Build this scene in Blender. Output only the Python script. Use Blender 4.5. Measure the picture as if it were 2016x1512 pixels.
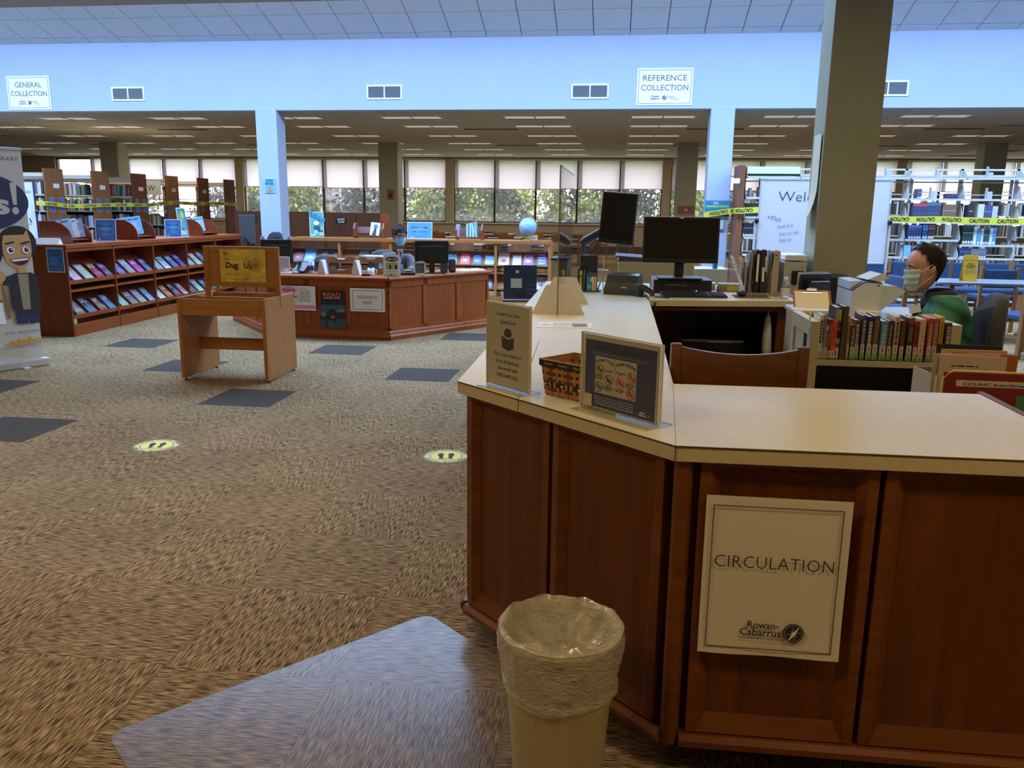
import bpy, bmesh, math, random
from math import sin, cos, pi, radians as R
from mathutils import Vector, Matrix
import numpy as np
S = bpy.context.scene
for o in list(bpy.data.objects): bpy.data.objects.remove(o)
random.seed(7)
# ---------------------------------------------------------------- camera
EYE = 1.585
FPX, YAW, PITCH, ROLL = 1610.0, 0.125331212, 0.211179689, 0.0108908938
def cam_rows():
    cy, sy, cp, sp = cos(YAW), sin(YAW), cos(PITCH), sin(PITCH)
    f = np.array([-sy*cp, cy*cp, -sp]); r = np.array([cy, sy, 0.]); u = np.cross(r, f)
    cr, sr = cos(ROLL), sin(ROLL)
    return cr*r+sr*u, -sr*r+cr*u, f
_r, _u, _f = cam_rows()
cam_d = bpy.data.cameras.new('camera'); cam = bpy.data.objects.new('camera', cam_d)
S.collection.objects.link(cam); S.camera = cam
cam_d.sensor_width = 36; cam_d.lens = FPX/2016*36; cam_d.clip_start = .05; cam_d.clip_end = 300
mw = Matrix.Identity(4)
for i in range(3): mw[i][0] = _r[i]; mw[i][1] = _u[i]; mw[i][2] = -_f[i]
mw[2][3] = EYE; cam.matrix_world = mw
# ---------------------------------------------------------------- world, sun, large lights, exposure
S.view_settings.view_transform = 'Standard'; S.view_settings.look = 'None'
S.view_settings.gamma = 1; S.view_settings.use_curve_mapping = False
S.view_settings.exposure = 0.0
W = bpy.data.worlds.new('sky'); S.world = W; W.use_nodes = True
_bg = W.node_tree.nodes['Background']; _bg.inputs[0].default_value = (.93, .85, .93, 1); _bg.inputs[1].default_value = 5.2
def light(name, typ, loc, rot, energy, color, **k):
    d = bpy.data.lights.new(name, typ); d.energy = energy; d.color = color
    for a, b in k.items(): setattr(d, a, b)
    o = bpy.data.objects.new(name, d); S.collection.objects.link(o); o.location = loc; o.rotation_euler = rot
    return o
light('sun', 'SUN', (0, 40, 30), (R(-14), R(10), 0), 16, (1, .97, .94), angle=.01)
light('skylight', 'AREA', (-3, 11.6, 5.76), (0, 0, 0), 4600, (.42, .62, 1.0), shape='RECTANGLE', size=34, size_y=2.2)
for k, (lx, ly) in enumerate([(-5.5, .5), (-1.9, .5), (1.8, .5), (-5.5, 3.8), (-1.9, 3.9), (1.9, 4.2), (5.5, 4.2), (5.5, .6)]):
    light('near_fill_%d' % k, 'AREA', (lx, ly, 3.37), (0, 0, 0), 32, (1, .74, .40), shape='RECTANGLE', size=1.2, size_y=.5)  # added warm fill for the near bay, standing in for unseen ceiling fittings
for k, (lx, ly) in enumerate([(-12, 19.5), (-4, 19.5), (4, 19.5), (-12, 25.5), (-4, 25.5), (4, 25.5)]):
    light('far_fill_%d' % k, 'AREA', (lx, ly, 3.35), (0, 0, 0), 90, (1, .88, .70), shape='RECTANGLE', size=3, size_y=1.2)  # added fill that brightens the far bay, separate from the ceiling fittings
# ---------------------------------------------------------------- projection helpers used to measure the room
def ray(x, y): return _r*((x-1008)/FPX) - _u*((y-756)/FPX) + _f
def G(x, y, z=0.):                       # point of a horizontal plane
    d = ray(x, y); t = (z-EYE)/d[2]; return Vector((d[0]*t, d[1]*t, z))
def PY(x, y, Y):                         # point of a plane Y = const
    d = ray(x, y); t = Y/d[1]; return Vector((d[0]*t, Y, EYE+d[2]*t))
def PX(x, y, X):
    d = ray(x, y); t = X/d[0]; return Vector((X, d[1]*t, EYE+d[2]*t))
def inframe(p, m=60):
    v = np.array([p[0], p[1], p[2]-EYE]); zc = v@_f
    if zc < .1: return False
    x = 1008+FPX*(v@_r)/zc; y = 756-FPX*(v@_u)/zc
    return -m < x < 2016+m and -m < y < 1512+m
# ---------------------------------------------------------------- materials
MC = {}
def nmat(name):
    m = bpy.data.materials.new(name); m.use_nodes = True; nt = m.node_tree
    return m, nt, nt.nodes['Principled BSDF']
def M(name, c, rough=.6, metal=0., spec=.5, noise=0., scale=20., bump=0., emit=0.):
    if name in MC: return MC[name]
    m, nt, b = nmat(name)
    b.inputs['Base Color'].default_value = (*c, 1); b.inputs['Roughness'].default_value = rough
    b.inputs['Metallic'].default_value = metal; b.inputs['Specular IOR Level'].default_value = spec
    if noise or bump:
        g = nt.nodes.new('ShaderNodeNewGeometry'); n = nt.nodes.new('ShaderNodeTexNoise'); n.inputs['Scale'].default_value = scale
        n.inputs['Detail'].default_value = 3
        nt.links.new(g.outputs['Position'], n.inputs['Vector'])
        if noise:
            r = nt.nodes.new('ShaderNodeValToRGB'); r.color_ramp.elements[0].position = .3; r.color_ramp.elements[1].position = .7
            r.color_ramp.elements[0].color = (*[v*(1-noise) for v in c], 1); r.color_ramp.elements[1].color = (*[min(1, v*(1+noise)) for v in c], 1)
            nt.links.new(n.outputs['Fac'], r.inputs['Fac']); nt.links.new(r.outputs['Color'], b.inputs['Base Color'])
        if bump:
            u = nt.nodes.new('ShaderNodeBump'); u.inputs['Strength'].default_value = bump; u.inputs['Distance'].default_value = .01
            nt.links.new(n.outputs['Fac'], u.inputs['Height']); nt.links.new(u.outputs['Normal'], b.inputs['Normal'])
    if emit:
        b.inputs['Emission Color'].default_value = (*c, 1); b.inputs['Emission Strength'].default_value = emit
    MC[name] = m; return m
def mixmats(nt, fac, a, b):
    x = nt.nodes.new('ShaderNodeMixShader')
    if isinstance(fac, (int, float)): x.inputs[0].default_value = fac
    else: nt.links.new(fac, x.inputs[0])
    nt.links.new(a, x.inputs[1]); nt.links.new(b, x.inputs[2]); return x.outputs[0]
def wood(name, c1, c2, axis='Z', rough=.35, sc=1., coat=0.):
    if name in MC: return MC[name]
    m, nt, b = nmat(name)
    tc = nt.nodes.new('ShaderNodeNewGeometry'); mp = nt.nodes.new('ShaderNodeMapping')
    s = {'X': (.6, 9, 9), 'Y': (9, .6, 9), 'Z': (9, 9, .6)}[axis]
    mp.inputs['Scale'].default_value = tuple(v*sc for v in s)
    n = nt.nodes.new('ShaderNodeTexNoise'); n.inputs['Scale'].default_value = 2.2; n.inputs['Detail'].default_value = 6; n.inputs['Distortion'].default_value = .7
    n2 = nt.nodes.new('ShaderNodeTexNoise'); n2.inputs['Scale'].default_value = 14; n2.inputs['Detail'].default_value = 3
    r = nt.nodes.new('ShaderNodeValToRGB'); r.color_ramp.elements[0].position = .32; r.color_ramp.elements[1].position = .68
    r.color_ramp.elements[0].color = (*c1, 1); r.color_ramp.elements[1].color = (*c2, 1)
    mx = nt.nodes.new('ShaderNodeMath'); mx.operation = 'MULTIPLY_ADD'; mx.inputs[1].default_value = .35
    ad = nt.nodes.new('ShaderNodeMath'); ad.operation = 'MULTIPLY_ADD'; ad.inputs[1].default_value = .75; ad.inputs[2].default_value = -.04
    nt.links.new(tc.outputs['Position'], mp.inputs['Vector'])
    nt.links.new(mp.outputs[0], n.inputs['Vector']); nt.links.new(mp.outputs[0], n2.inputs['Vector'])
    nt.links.new(n.outputs['Fac'], ad.inputs[0]); nt.links.new(n2.outputs['Fac'], mx.inputs[0]); nt.links.new(ad.outputs[0], mx.inputs[2])
    nt.links.new(mx.outputs[0], r.inputs['Fac']); nt.links.new(r.outputs['Color'], b.inputs['Base Color'])
    b.inputs['Roughness'].default_value = rough+.08; b.inputs['Specular IOR Level'].default_value = .3; b.inputs['Coat Weight'].default_value = coat; b.inputs['Coat Roughness'].default_value = .2
    MC[name] = m; return m
def glass(name, tint=(1, 1, 1), refl=.08, rough=.02, fres=True):
    if name in MC: return MC[name]
    m = bpy.data.materials.new(name); m.use_nodes = True; nt = m.node_tree; nt.nodes.clear()
    out = nt.nodes.new('ShaderNodeOutputMaterial'); t = nt.nodes.new('ShaderNodeBsdfTransparent'); t.inputs[0].default_value = (*tint, 1)
    g = nt.nodes.new('ShaderNodeBsdfGlossy'); g.inputs['Roughness'].default_value = rough
    lw = nt.nodes.new('ShaderNodeLayerWeight'); lw.inputs[0].default_value = .5
    pw = nt.nodes.new('ShaderNodeMath'); pw.operation = 'POWER'; pw.inputs[1].default_value = 5
    ma = nt.nodes.new('ShaderNodeMath'); ma.operation = 'MULTIPLY_ADD'; ma.inputs[1].default_value = .8; ma.inputs[2].default_value = refl*.3+.01
    nt.links.new(lw.outputs['Facing'], pw.inputs[0]); nt.links.new(pw.outputs[0], ma.inputs[0])
    s = mixmats(nt, ma.outputs[0], t.outputs[0], g.outputs[0])
    nt.links.new(s, out.inputs[0]); MC[name] = m; return m
def objcol(name, rough=.5, mul=1.):
    """one material shared by many copies: the colour is the object's own colour"""
    if name in MC: return MC[name]
    m, nt, b = nmat(name)
    oi = nt.nodes.new('ShaderNodeObjectInfo'); nt.links.new(oi.outputs['Color'], b.inputs['Base Color']); b.inputs['Roughness'].default_value = rough
    MC[name] = m; return m
# ---------------------------------------------------------------- mesh builder
class B:
    def __init__(s): s.v = []; s.f = []; s.m = []; s.sm = []
    def add(s, vs, fs, m=0, smooth=False, T=None):
        o = len(s.v)
        s.v += [tuple(T @ Vector(v)) if T else tuple(v) for v in vs]
        s.f += [tuple(i+o for i in f) for f in fs]; s.m += [m]*len(fs); s.sm += [smooth]*len(fs); return s
    def box(s, x0, x1, y0, y1, z0, z1, m=0, T=None):
        vs = [(x, y, z) for x in (x0, x1) for y in (y0, y1) for z in (z0, z1)]
        return s.add(vs, [(0, 1, 3, 2), (4, 6, 7, 5), (0, 4, 5, 1), (2, 3, 7, 6), (0, 2, 6, 4), (1, 5, 7, 3)], m, T=T)
    def bbox(s, x0, x1, y0, y1, z0, z1, r=.005, m=0, T=None):
        """box with chamfered edges"""
        r = min(r, (x1-x0)/2.01, (y1-y0)/2.01, (z1-z0)/2.01)
        bm = bmesh.new(); bmesh.ops.create_cube(bm, size=1)
        for v in bm.verts: v.co = Vector(((x0+x1)/2+v.co.x*(x1-x0), (y0+y1)/2+v.co.y*(y1-y0), (z0+z1)/2+v.co.z*(z1-z0)))
        bmesh.ops.bevel(bm, geom=bm.edges[:], offset=r, segments=2, profile=.6, affect='EDGES')
        return s.frombm(bm, m, T)
    def frombm(s, bm, m=0, T=None, smooth=False):
        bm.verts.index_update()
        s.add([v.co[:] for v in bm.verts], [[v.index for v in f.verts] for f in bm.faces], m, smooth, T); bm.free(); return s
    def prism(s, poly, z0, z1, m=0, T=None):
        n = len(poly); vs = [(x, y, z0) for x, y in poly]+[(x, y, z1) for x, y in poly]
        fs = [tuple(range(n-1, -1, -1)), tuple(range(n, 2*n))]+[(i, (i+1) % n, n+(i+1) % n, n+i) for i in range(n)]
        return s.add(vs, fs, m, T=T)
    def prismy(s, poly, y0, y1, m=0, T=None):
        """poly in x,z extruded along y"""
        n = len(poly); vs = [(x, y0, z) for x, z in poly]+[(x, y1, z) for x, z in poly]
        fs = [tuple(range(n)), tuple(range(2*n-1, n-1, -1))]+[(i, n+i, n+(i+1) % n, (i+1) % n) for i in range(n)]
        return s.add(vs, fs, m, T=T)
    def prismx(s, poly, x0, x1, m=0, T=None):
        n = len(poly); vs = [(x0, y, z) for y, z in poly]+[(x1, y, z) for y, z in poly]
        fs = [tuple(range(n-1, -1, -1)), tuple(range(n, 2*n))]+[(i, (i+1) % n, n+(i+1) % n, n+i) for i in range(n)]
        return s.add(vs, fs, m, T=T)
    def tube(s, pts, r, n=8, m=0, T=None, cap=True):
        pts = [Vector(p) for p in pts]; rs = r if isinstance(r, (list, tuple)) else [r]*len(pts)
        vs = []; prev = None
        for i, p in enumerate(pts):
            d = (pts[min(i+1, len(pts)-1)]-pts[max(i-1, 0)]).normalized()
            a = Vector((0, 0, 1)) if abs(d.z) < .9 else Vector((1, 0, 0))
            if prev is None: u = d.cross(a).normalized()
            else:
                u = (prev-d*prev.dot(d)); u = u.normalized() if u.length > 1e-6 else d.cross(a).normalized()
            prev = u; w = d.cross(u)
            vs += [p+(u*cos(2*pi*k/n)+w*sin(2*pi*k/n))*rs[i] for k in range(n)]
        fs = [(i*n+k, i*n+(k+1) % n, (i+1)*n+(k+1) % n, (i+1)*n+k) for i in range(len(pts)-1) for k in range(n)]
        s.add(vs, fs, m, True, T)
        if cap: s.add(vs[:n], [tuple(range(n-1, -1, -1))], m, False, T); s.add(vs[-n:], [tuple(range(n))], m, False, T)
        return s
    def lathe(s, prof, n=20, m=0, T=None, smooth=True, c=(0, 0)):
        vs = [(c[0]+r*cos(2*pi*k/n), c[1]+r*sin(2*pi*k/n), z) for r, z in prof for k in range(n)]
        fs = [(i*n+k, i*n+(k+1) % n, (i+1)*n+(k+1) % n, (i+1)*n+k) for i in range(len(prof)-1) for k in range(n)]
        return s.add(vs, fs, m, smooth, T)
    def ell(s, c, r, m=0, T=None, seg=16):
        bm = bmesh.new(); bmesh.ops.create_uvsphere(bm, u_segments=seg, v_segments=max(6, seg//2), radius=1)
        for v in bm.verts: v.co = Vector((c[0]+v.co.x*r[0], c[1]+v.co.y*r[1], c[2]+v.co.z*r[2]))
        return s.frombm(bm, m, T, True)
    def quad(s, a, b, c, d, m=0): return s.add([a, b, c, d], [(0, 1, 2, 3)], m)
def mesh(name, b, mats):
    me = bpy.data.meshes.new(name); me.from_pydata(b.v, [], b.f)
    for m in (mats if isinstance(mats, (list, tuple)) else [mats]): me.materials.append(m)
    if len(me.polygons):
        me.polygons.foreach_set('material_index', b.m); me.polygons.foreach_set('use_smooth', b.sm)
    me.update(); return me
def tag(o, label=None, cat=None, group=None, kind=None):
    if label: o['label'] = label
    if cat: o['category'] = cat
    if group: o['group'] = group
    if kind: o['kind'] = kind
    return o
def obj(name, b, mats, parent=None, label=None, cat=None, group=None, kind=None, loc=None, rz=0):
    me = b if isinstance(b, bpy.types.Mesh) else mesh(name, b, mats)
    o = bpy.data.objects.new(name, me); S.collection.objects.link(o)
    if parent: o.parent = parent
    if loc is not None: o.location = loc
    if rz: o.rotation_euler = (0, 0, rz)
    return tag(o, label, cat, group, kind)
def thing(name, label, cat, loc=(0, 0, 0), rz=0, group=None, rot=None):
    o = bpy.data.objects.new(name, None); S.collection.objects.link(o); o.empty_display_size = .1
    o.location = loc; o.rotation_euler = rot or (0, 0, rz); return tag(o, label, cat, group)
def struct(name, b, m, parent=None):
    return obj(name, b, m, parent, kind=None if parent else 'structure')
def dup(root, loc, rz=0, label=None, group=None, color=None):
    def cp(o, par):
        c = o.copy(); S.collection.objects.link(c); c.parent = par
        if color is not None and o.get('tint'): c.color = (*color, 1)
        for k in o.children: cp(k, c)
        return c
    r = cp(root, None); r.location = loc; r.rotation_euler = (r.rotation_euler[0], r.rotation_euler[1], rz)
    if color is not None: r.color = (*color, 1)
    if label: r['label'] = label
    if group: r['group'] = group
    return r
def ordw(n):
    w = 'first second third fourth fifth sixth seventh eighth ninth tenth eleventh twelfth thirteenth fourteenth fifteenth sixteenth seventeenth eighteenth nineteenth twentieth'.split()
    return w[n] if n < 20 else str(n+1)+('st' if (n+1) % 10 == 1 else 'nd' if (n+1) % 10 == 2 else 'rd' if (n+1) % 10 == 3 else 'th')
# ---------------------------------------------------------------- lettering
_TC = {}
def glyphs(s, bold=0., spacing=1., shear=0.):
    k = (s, bold, spacing, shear)
    if k not in _TC:
        cu = bpy.data.curves.new('t', 'FONT'); cu.body = s; cu.size = 1; cu.offset = bold; cu.space_character = spacing; cu.shear = shear
        cu.align_x = 'LEFT'; cu.resolution_u = 2
        o = bpy.data.objects.new('t', cu); S.collection.objects.link(o)
        me = bpy.data.meshes.new_from_object(o.evaluated_get(bpy.context.evaluated_depsgraph_get()))
        vs = [tuple(v.co) for v in me.vertices]; fs = [tuple(p.vertices) for p in me.polygons]
        bpy.data.objects.remove(o); bpy.data.curves.remove(cu); bpy.data.meshes.remove(me)
        xs = [v[0] for v in vs] or [0]; _TC[k] = (vs, fs, min(xs), max(xs))
    return _TC[k]
class Sheet:
    """flat print on a local x,z plane facing -y; every layer sits a hair in front of the last"""
    def __init__(s, mats): s.b = B(); s.mats = list(mats); s.y = 0.; s.step = .0004
    def mi(s, m):
        if m not in s.mats: s.mats.append(m)
        return s.mats.index(m)
    def rect(s, x0, x1, z0, z1, m): return s.poly([(x0, z0), (x1, z0), (x1, z1), (x0, z1)], m)
    def poly(s, p, m, up=1):
        s.y -= s.step*up; s.b.add([(x, s.y, z) for x, z in p], [tuple(range(len(p)))], s.mi(m)); return s
    def ell(s, cx, cz, rx, rz, m, n=20, a0=0., a1=2*pi): return s.poly([(cx+rx*cos(a0+(a1-a0)*k/n), cz+rz*sin(a0+(a1-a0)*k/n)) for k in range(n+(0 if a1-a0 >= 6.28 else 1))], m)
    def frame(s, x0, x1, z0, z1, t, m):
        s.y -= s.step
        for a, b, c, d in ((x0, x1, z0, z0+t), (x0, x1, z1-t, z1), (x0, x0+t, z0, z1), (x1-t, x1, z0, z1)):
            s.b.add([(a, s.y, c), (b, s.y, c), (b, s.y, d), (a, s.y, d)], [(0, 1, 2, 3)], s.mi(m))
        return s
    def ring(s, cx, cz, r, t, m, n=28):
        s.y -= s.step; vs = []
        for k in range(n): a = 2*pi*k/n; vs += [(cx+r*cos(a), s.y, cz+r*sin(a)), (cx+(r-t)*cos(a), s.y, cz+(r-t)*sin(a))]
        s.b.add(vs, [(2*k, 2*((k+1) % n), 2*((k+1) % n)+1, 2*k+1) for k in range(n)], s.mi(m)); return s
    def line(s, x0, z0, x1, z1, t, m):
        d = Vector((x1-x0, z1-z0)); n = Vector((-d.y, d.x)).normalized()*t/2
        return s.poly([(x0-n.x, z0-n.y), (x1-n.x, z1-n.y), (x1+n.x, z1+n.y), (x0+n.x, z0+n.y)], m)
    def txt(s, t, cx, z, w, h, m, bold=0., al='c', ang=0., flip=False, sp=1., shear=0.):
        """text fitted to width w (None: natural) with cap height h, baseline at z"""
        vs, fs, a, b = glyphs(t, bold, sp, shear); k = h/.72
        kx = k if w is None else w/max(1e-6, b-a); off = {'c': (a+b)/2, 'l': a, 'r': b}[al]
        s.y -= s.step; ca, sa = cos(ang), sin(ang); o = []
        for x, y, _ in vs:
            X, Z = (x-off)*kx, y*k
            if flip: X, Z = -X, h-Z
            o.append((cx+X*ca-Z*sa, s.y, z+X*sa+Z*ca))
        s.b.add(o, [f[::-1] if False else f for f in fs], s.mi(m)); return s
    def words(s, x0, x1, z, h, m, seed=0, gap=.012):
        """rows of print too small to read in the photograph"""
        r = random.Random(seed); x = x0; s.y -= s.step
        while x < x1-h:
            w = min(x1-x, h*r.uniform(1.2, 4.5)); s.b.add([(x, s.y, z), (x+w, s.y, z), (x+w, s.y, z+h*.62), (x, s.y, z+h*.62)], [(0, 1, 2, 3)], s.mi(m)); x += w+h*.7
        return s
    def done(s, name, parent, loc=(0, 0, 0), rot=None, label=None):
        o = obj(name, s.b, s.mats, parent, label, loc=loc)
        if rot: o.rotation_euler = rot
        return o
# ================================================================ palette
white = M('white paper', (.80, .80, .78), .7); black = M('black plastic', (.012, .012, .014), .38); ink = M('black ink', (.015, .015, .02), .8)
dgrey = M('dark grey plastic', (.05, .05, .055), .5); lgrey = M('light grey plastic', (.52, .53, .54), .5); navy = M('navy print', (.012, .022, .085), .5)
chrome = M('chrome', (.75, .75, .76), .18, 1.); steel = M('brushed steel', (.5, .5, .51), .35, 1.); red = M('red print', (.55, .03, .03), .6)
beige = M('beige painted metal', (.55, .50, .36), .5); putty = M('putty plastic', (.50, .46, .36), .5); teal = M('teal print', (.02, .20, .26), .6)
yellow = M('yellow print', (.75, .58, .04), .6); orange = M('orange print', (.75, .25, .02), .6); green = M('green label print', (.25, .52, .20), .6)
lblue = M('light blue print', (.25, .50, .80), .6); blue = M('blue print', (.03, .14, .42), .55); pink = M('pink print', (.75, .25, .45), .6)
greyink = M('grey ink', (.12, .13, .14), .8); tan = M('tan paper', (.58, .46, .28), .7); cream = M('cream paper', (.72, .66, .50), .7)
gold = M('gold print', (.62, .36, .03), .6); pages = M('page block', (.70, .66, .56), .85); redbrown = M('brick red ink', (.45, .08, .05), .7)
sage = M('sage green paint', (.33, .335, .235), .6, noise=.03, scale=3)
paint = M('pale wall paint', (.40, .495, .66), .6, noise=.02, scale=2)
tanwall = M('tan wall paint', (.50, .42, .28), .65, noise=.03, scale=4)
cherry = wood('cherry veneer', (.21, .046, .007), (.33, .082, .014), 'Z', .33)
cherryh = wood('cherry veneer across', (.23, .053, .009), (.36, .092, .017), 'X', .33)
cherryy = wood('cherry veneer along', (.18, .040, .008), (.28, .068, .014), 'Y', .33)
circ = wood('dark stained cherry', (.085, .022, .003), (.155, .043, .007), 'Z', .36, 1.0, .08)
circh = wood('dark stained cherry rail', (.115, .032, .005), (.19, .056, .009), 'X', .33, 1.0, .1)
oak = wood('honey oak veneer', (.30, .125, .035), (.40, .175, .052), 'Z', .35)
oakh = wood('honey oak veneer across', (.30, .125, .035), (.40, .175, .052), 'X', .35)
dwood = wood('dark walnut laminate', (.075, .026, .010), (.12, .042, .016), 'Z', .35)
laminate = M('cream laminate', (.80, .77, .58), .27, noise=.035, scale=60, spec=.6)
lamedge = M('cream laminate edge', (.56, .47, .28), .4, noise=.05, scale=50)
kick = M('black rubber kick', (.02, .02, .022), .6)
# ---------------------------------------------------------------- carpet
def carpet(name, axis, dark=False):
    m, nt, b = nmat(name)
    g = nt.nodes.new('ShaderNodeNewGeometry'); mp = nt.nodes.new('ShaderNodeMapping')
    mp.inputs['Scale'].default_value = (17, 250, 1) if axis == 'X' else (250, 17, 1)
    if dark: mp.inputs['Scale'].default_value = (120, 120, 1)
    n = nt.nodes.new('ShaderNodeTexNoise'); n.inputs['Scale'].default_value = 1.; n.inputs['Detail'].default_value = 2
    n2 = nt.nodes.new('ShaderNodeTexNoise'); n2.inputs['Scale'].default_value = 1.6; n2.inputs['Detail'].default_value = 2
    r = nt.nodes.new('ShaderNodeValToRGB'); e = r.color_ramp.elements
    e[0].position = .40; e[1].position = .62
    e[0].color = (.058, .038, .014, 1); e[1].color = (.47, .325, .168, 1)
    if dark: e[0].color = (.052, .043, .034, 1); e[1].color = (.088, .073, .058, 1)
    nt.links.new(g.outputs['Position'], mp.inputs['Vector']); nt.links.new(mp.outputs[0], n.inputs['Vector']); nt.links.new(g.outputs['Position'], n2.inputs['Vector'])
    mx = nt.nodes.new('ShaderNodeMath'); mx.operation = 'MULTIPLY_ADD'; mx.inputs[1].default_value = .10; mx.inputs[2].default_value = -.05
    ad = nt.nodes.new('ShaderNodeMath'); ad.operation = 'ADD'
    nt.links.new(n2.outputs['Fac'], mx.inputs[0]); nt.links.new(n.outputs['Fac'], ad.inputs[0]); nt.links.new(mx.outputs[0], ad.inputs[1])
    nt.links.new(ad.outputs[0], r.inputs['Fac']); nt.links.new(r.outputs['Color'], b.inputs['Base Color'])
    u = nt.nodes.new('ShaderNodeBump'); u.inputs['Strength'].default_value = .5; u.inputs['Distance'].default_value = .003
    nt.links.new(n.outputs['Fac'], u.inputs['Height']); nt.links.new(u.outputs['Normal'], b.inputs['Normal'])
    b.inputs['Roughness'].default_value = .95; b.inputs['Specular IOR Level'].default_value = .15
    return m
CX, CY, CD = carpet('carpet combed across', 'X'), carpet('carpet combed along', 'Y'), carpet('charcoal carpet', 'X', True)
T = .6096
floor = struct('floor', B().box(-26, 16, -3, 31, -.10, -.006), M('floor adhesive', (.10, .08, .06), .9))
DARK = {(-6, 10), (-6, 14), (-4, 12), (-10, 14), (-8, 8), (-8, 12), (-10, 10), (-4, 16), (-12, 12), (-14, 16), (-2, 14), (-14, 10), (-12, 8)}
def tilem(m): return mesh('carpet_tile', B().box(-T/2+.0008, T/2-.0008, -T/2+.0008, T/2-.0008, -.006, 0), m)
TM = [tilem(CX), tilem(CY), tilem(CD)]
cells = []
for i in range(-42, 26):
    for j in range(-4, 50):
        c = ((i+1)*T, (j+.5)*T)
        k = 2 if (i, j) in DARK or (j > 17 and (i*7+j*5) % 11 == 0 and j % 2 == 0 and i % 2 == 0) else (i+j) % 2
        vis = inframe((c[0], c[1], 0), 90) and not (-.2 < c[0] < 1.2 and 2.4 < c[1] < 6) and j >= 2
        cells.append((math.hypot(*c) if vis else 1e3+abs(j), i, j, c, k))
cells.sort()
rest = B()
for n, (d, i, j, c, k) in enumerate(cells):
    if n < 300 and d < 900: obj('carpet_tile', TM[k], None, floor, loc=(c[0], c[1], 0))
    else: rest.box(c[0]-T/2+.0008, c[0]+T/2-.0008, c[1]-T/2+.0008, c[1]+T/2-.0008, -.006, 0, k)
obj('carpet_tiling', rest, [CX, CY, CD], floor, kind='stuff')
# ---------------------------------------------------------------- far low ceiling
ceilm = M('mineral ceiling tile', (.50, .46, .40), .9, noise=.05, scale=30)
teem = M('ceiling tee', (.62, .60, .56), .5)
CZ, SY = 3.391, 15.7
PXW, PYW = 1.27, .61
cl = struct('ceiling', B().box(-26, 16, 16.1, 30.6, CZ+.03, CZ+.12), ceilm)
LX = lambda k: -2.385+PXW*k
rowsY = [17.15+PYW*q for q in (0, 3, 7, 11, 15, 19)]
lights_at = set(); slot_at = set()
pan = mesh('panel', B().box(.012, PXW-.012, .012, PYW-.012, -.004, .02), ceilm)
cs = []
for a in range(-19, 15):
    for b_ in range(0, 24):
        x, y = LX(a), 16.845+PYW*(b_-1)
        if a % 2 == 0 and (b_-1) in (0, 3, 7, 11, 15, 19): continue
        cs.append((y+abs(x)*.3 if inframe((x+.6, y+.3, CZ), 0) else 1e3, x, y))
cs.sort(); rest = B()
for n, (d, x, y) in enumerate(cs):
    if n < 280 and d < 900: obj('panel', pan, None, cl, loc=(x, y, CZ))
    else: rest.box(x+.012, x+PXW-.012, y+.012, y+PYW-.012, CZ-.004, CZ+.02)
obj('panelling', rest, ceilm, cl, kind='stuff')
gr = B()
for a in range(-19, 15): gr.box(LX(a)-.011, LX(a)+.011, 16.1, 30.4, CZ-.008, CZ+.02)
obj('grid_rail', gr, teem, cl, kind='stuff')
# recessed fluorescent fittings
lensm = M('fluorescent lens', (.80, .74, .64), .5, emit=.35)
def fitting(n, x, y, z=CZ, lab=None, emit=None, group='recessed ceiling lights of the far bay'):
    t = thing('ceiling_light', lab, 'ceiling light', (x, y, z), 0, group)
    f = B()
    for q in ((0, PXW, 0, .03), (0, PXW, PYW-.03, PYW), (0, .03, 0, PYW), (PXW-.03, PXW, 0, PYW)): f.box(*q, -.012, .03)
    obj('frame', f, teem, t); obj('diffuser', B().box(.03, PXW-.03, .06, PYW-.06, -.002, .012), emit or lensm, t)
    obj('louver', B().box(.03, PXW-.03, .03, .06, -.01, .02).box(.03, PXW-.03, PYW-.06, PYW-.03, -.01, .02).box(PXW/2-.008, PXW/2+.008, .03, PYW-.03, -.012, .0), dgrey, t)
    return t
first = None
for ri, ry in enumerate(rowsY):
    for a in range(-14, 10, 2):
        x = LX(a); y = ry-PYW/2
        if not inframe((x+.6, y, CZ), 10): continue
        lab = 'recessed fluorescent ceiling light, row %s from the blue beam, column %s' % (ordw(ri), ordw((a+14)//2))
        if first is None: first = fitting(0, x, y, CZ, lab)
        else: dup(first, (x, y, CZ), 0, lab)
# supply vents and slots between the light columns
v = thing('ceiling_vent', 'x', 'vent', (0, 0, 0), 0, 'square ceiling air vents of the far bay')
f = B()
for q, r_ in enumerate((.29, .22, .15, .08)): 
    z = -.014+q*.006
    for p in ((-r_, r_, -r_, -r_+.022), (-r_, r_, r_-.022, r_), (-r_, -r_+.022, -r_, r_), (r_-.022, r_, -r_, r_)): f.box(*p, z, z+.004)
obj('louver', f, teem, v); obj('throat', B().box(-.28, .28, -.28, .28, .012, .02), black, v)
fv = True
for a in (-9, -5, -1+0, 1+2, 7):
    for b_, y in enumerate((19.0, 23.85, 28.7)):
        x = LX({-9: -9, -5: -5, -1: 1-0, 3: 5, 7: 9}[a])+PXW/2 if a != -1 else LX(1)+PXW/2
        if not inframe((x, y, CZ), 0): continue
        lab = 'square louvred ceiling vent, %s beyond the blue beam, bay %s' % (ordw(b_), ordw((a+9)//4))
        if fv: v.location = (x, y, CZ-.004); v['label'] = lab; fv = False
        else: dup(v, (x, y, CZ-.004), 0, lab)
s0 = None
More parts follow.
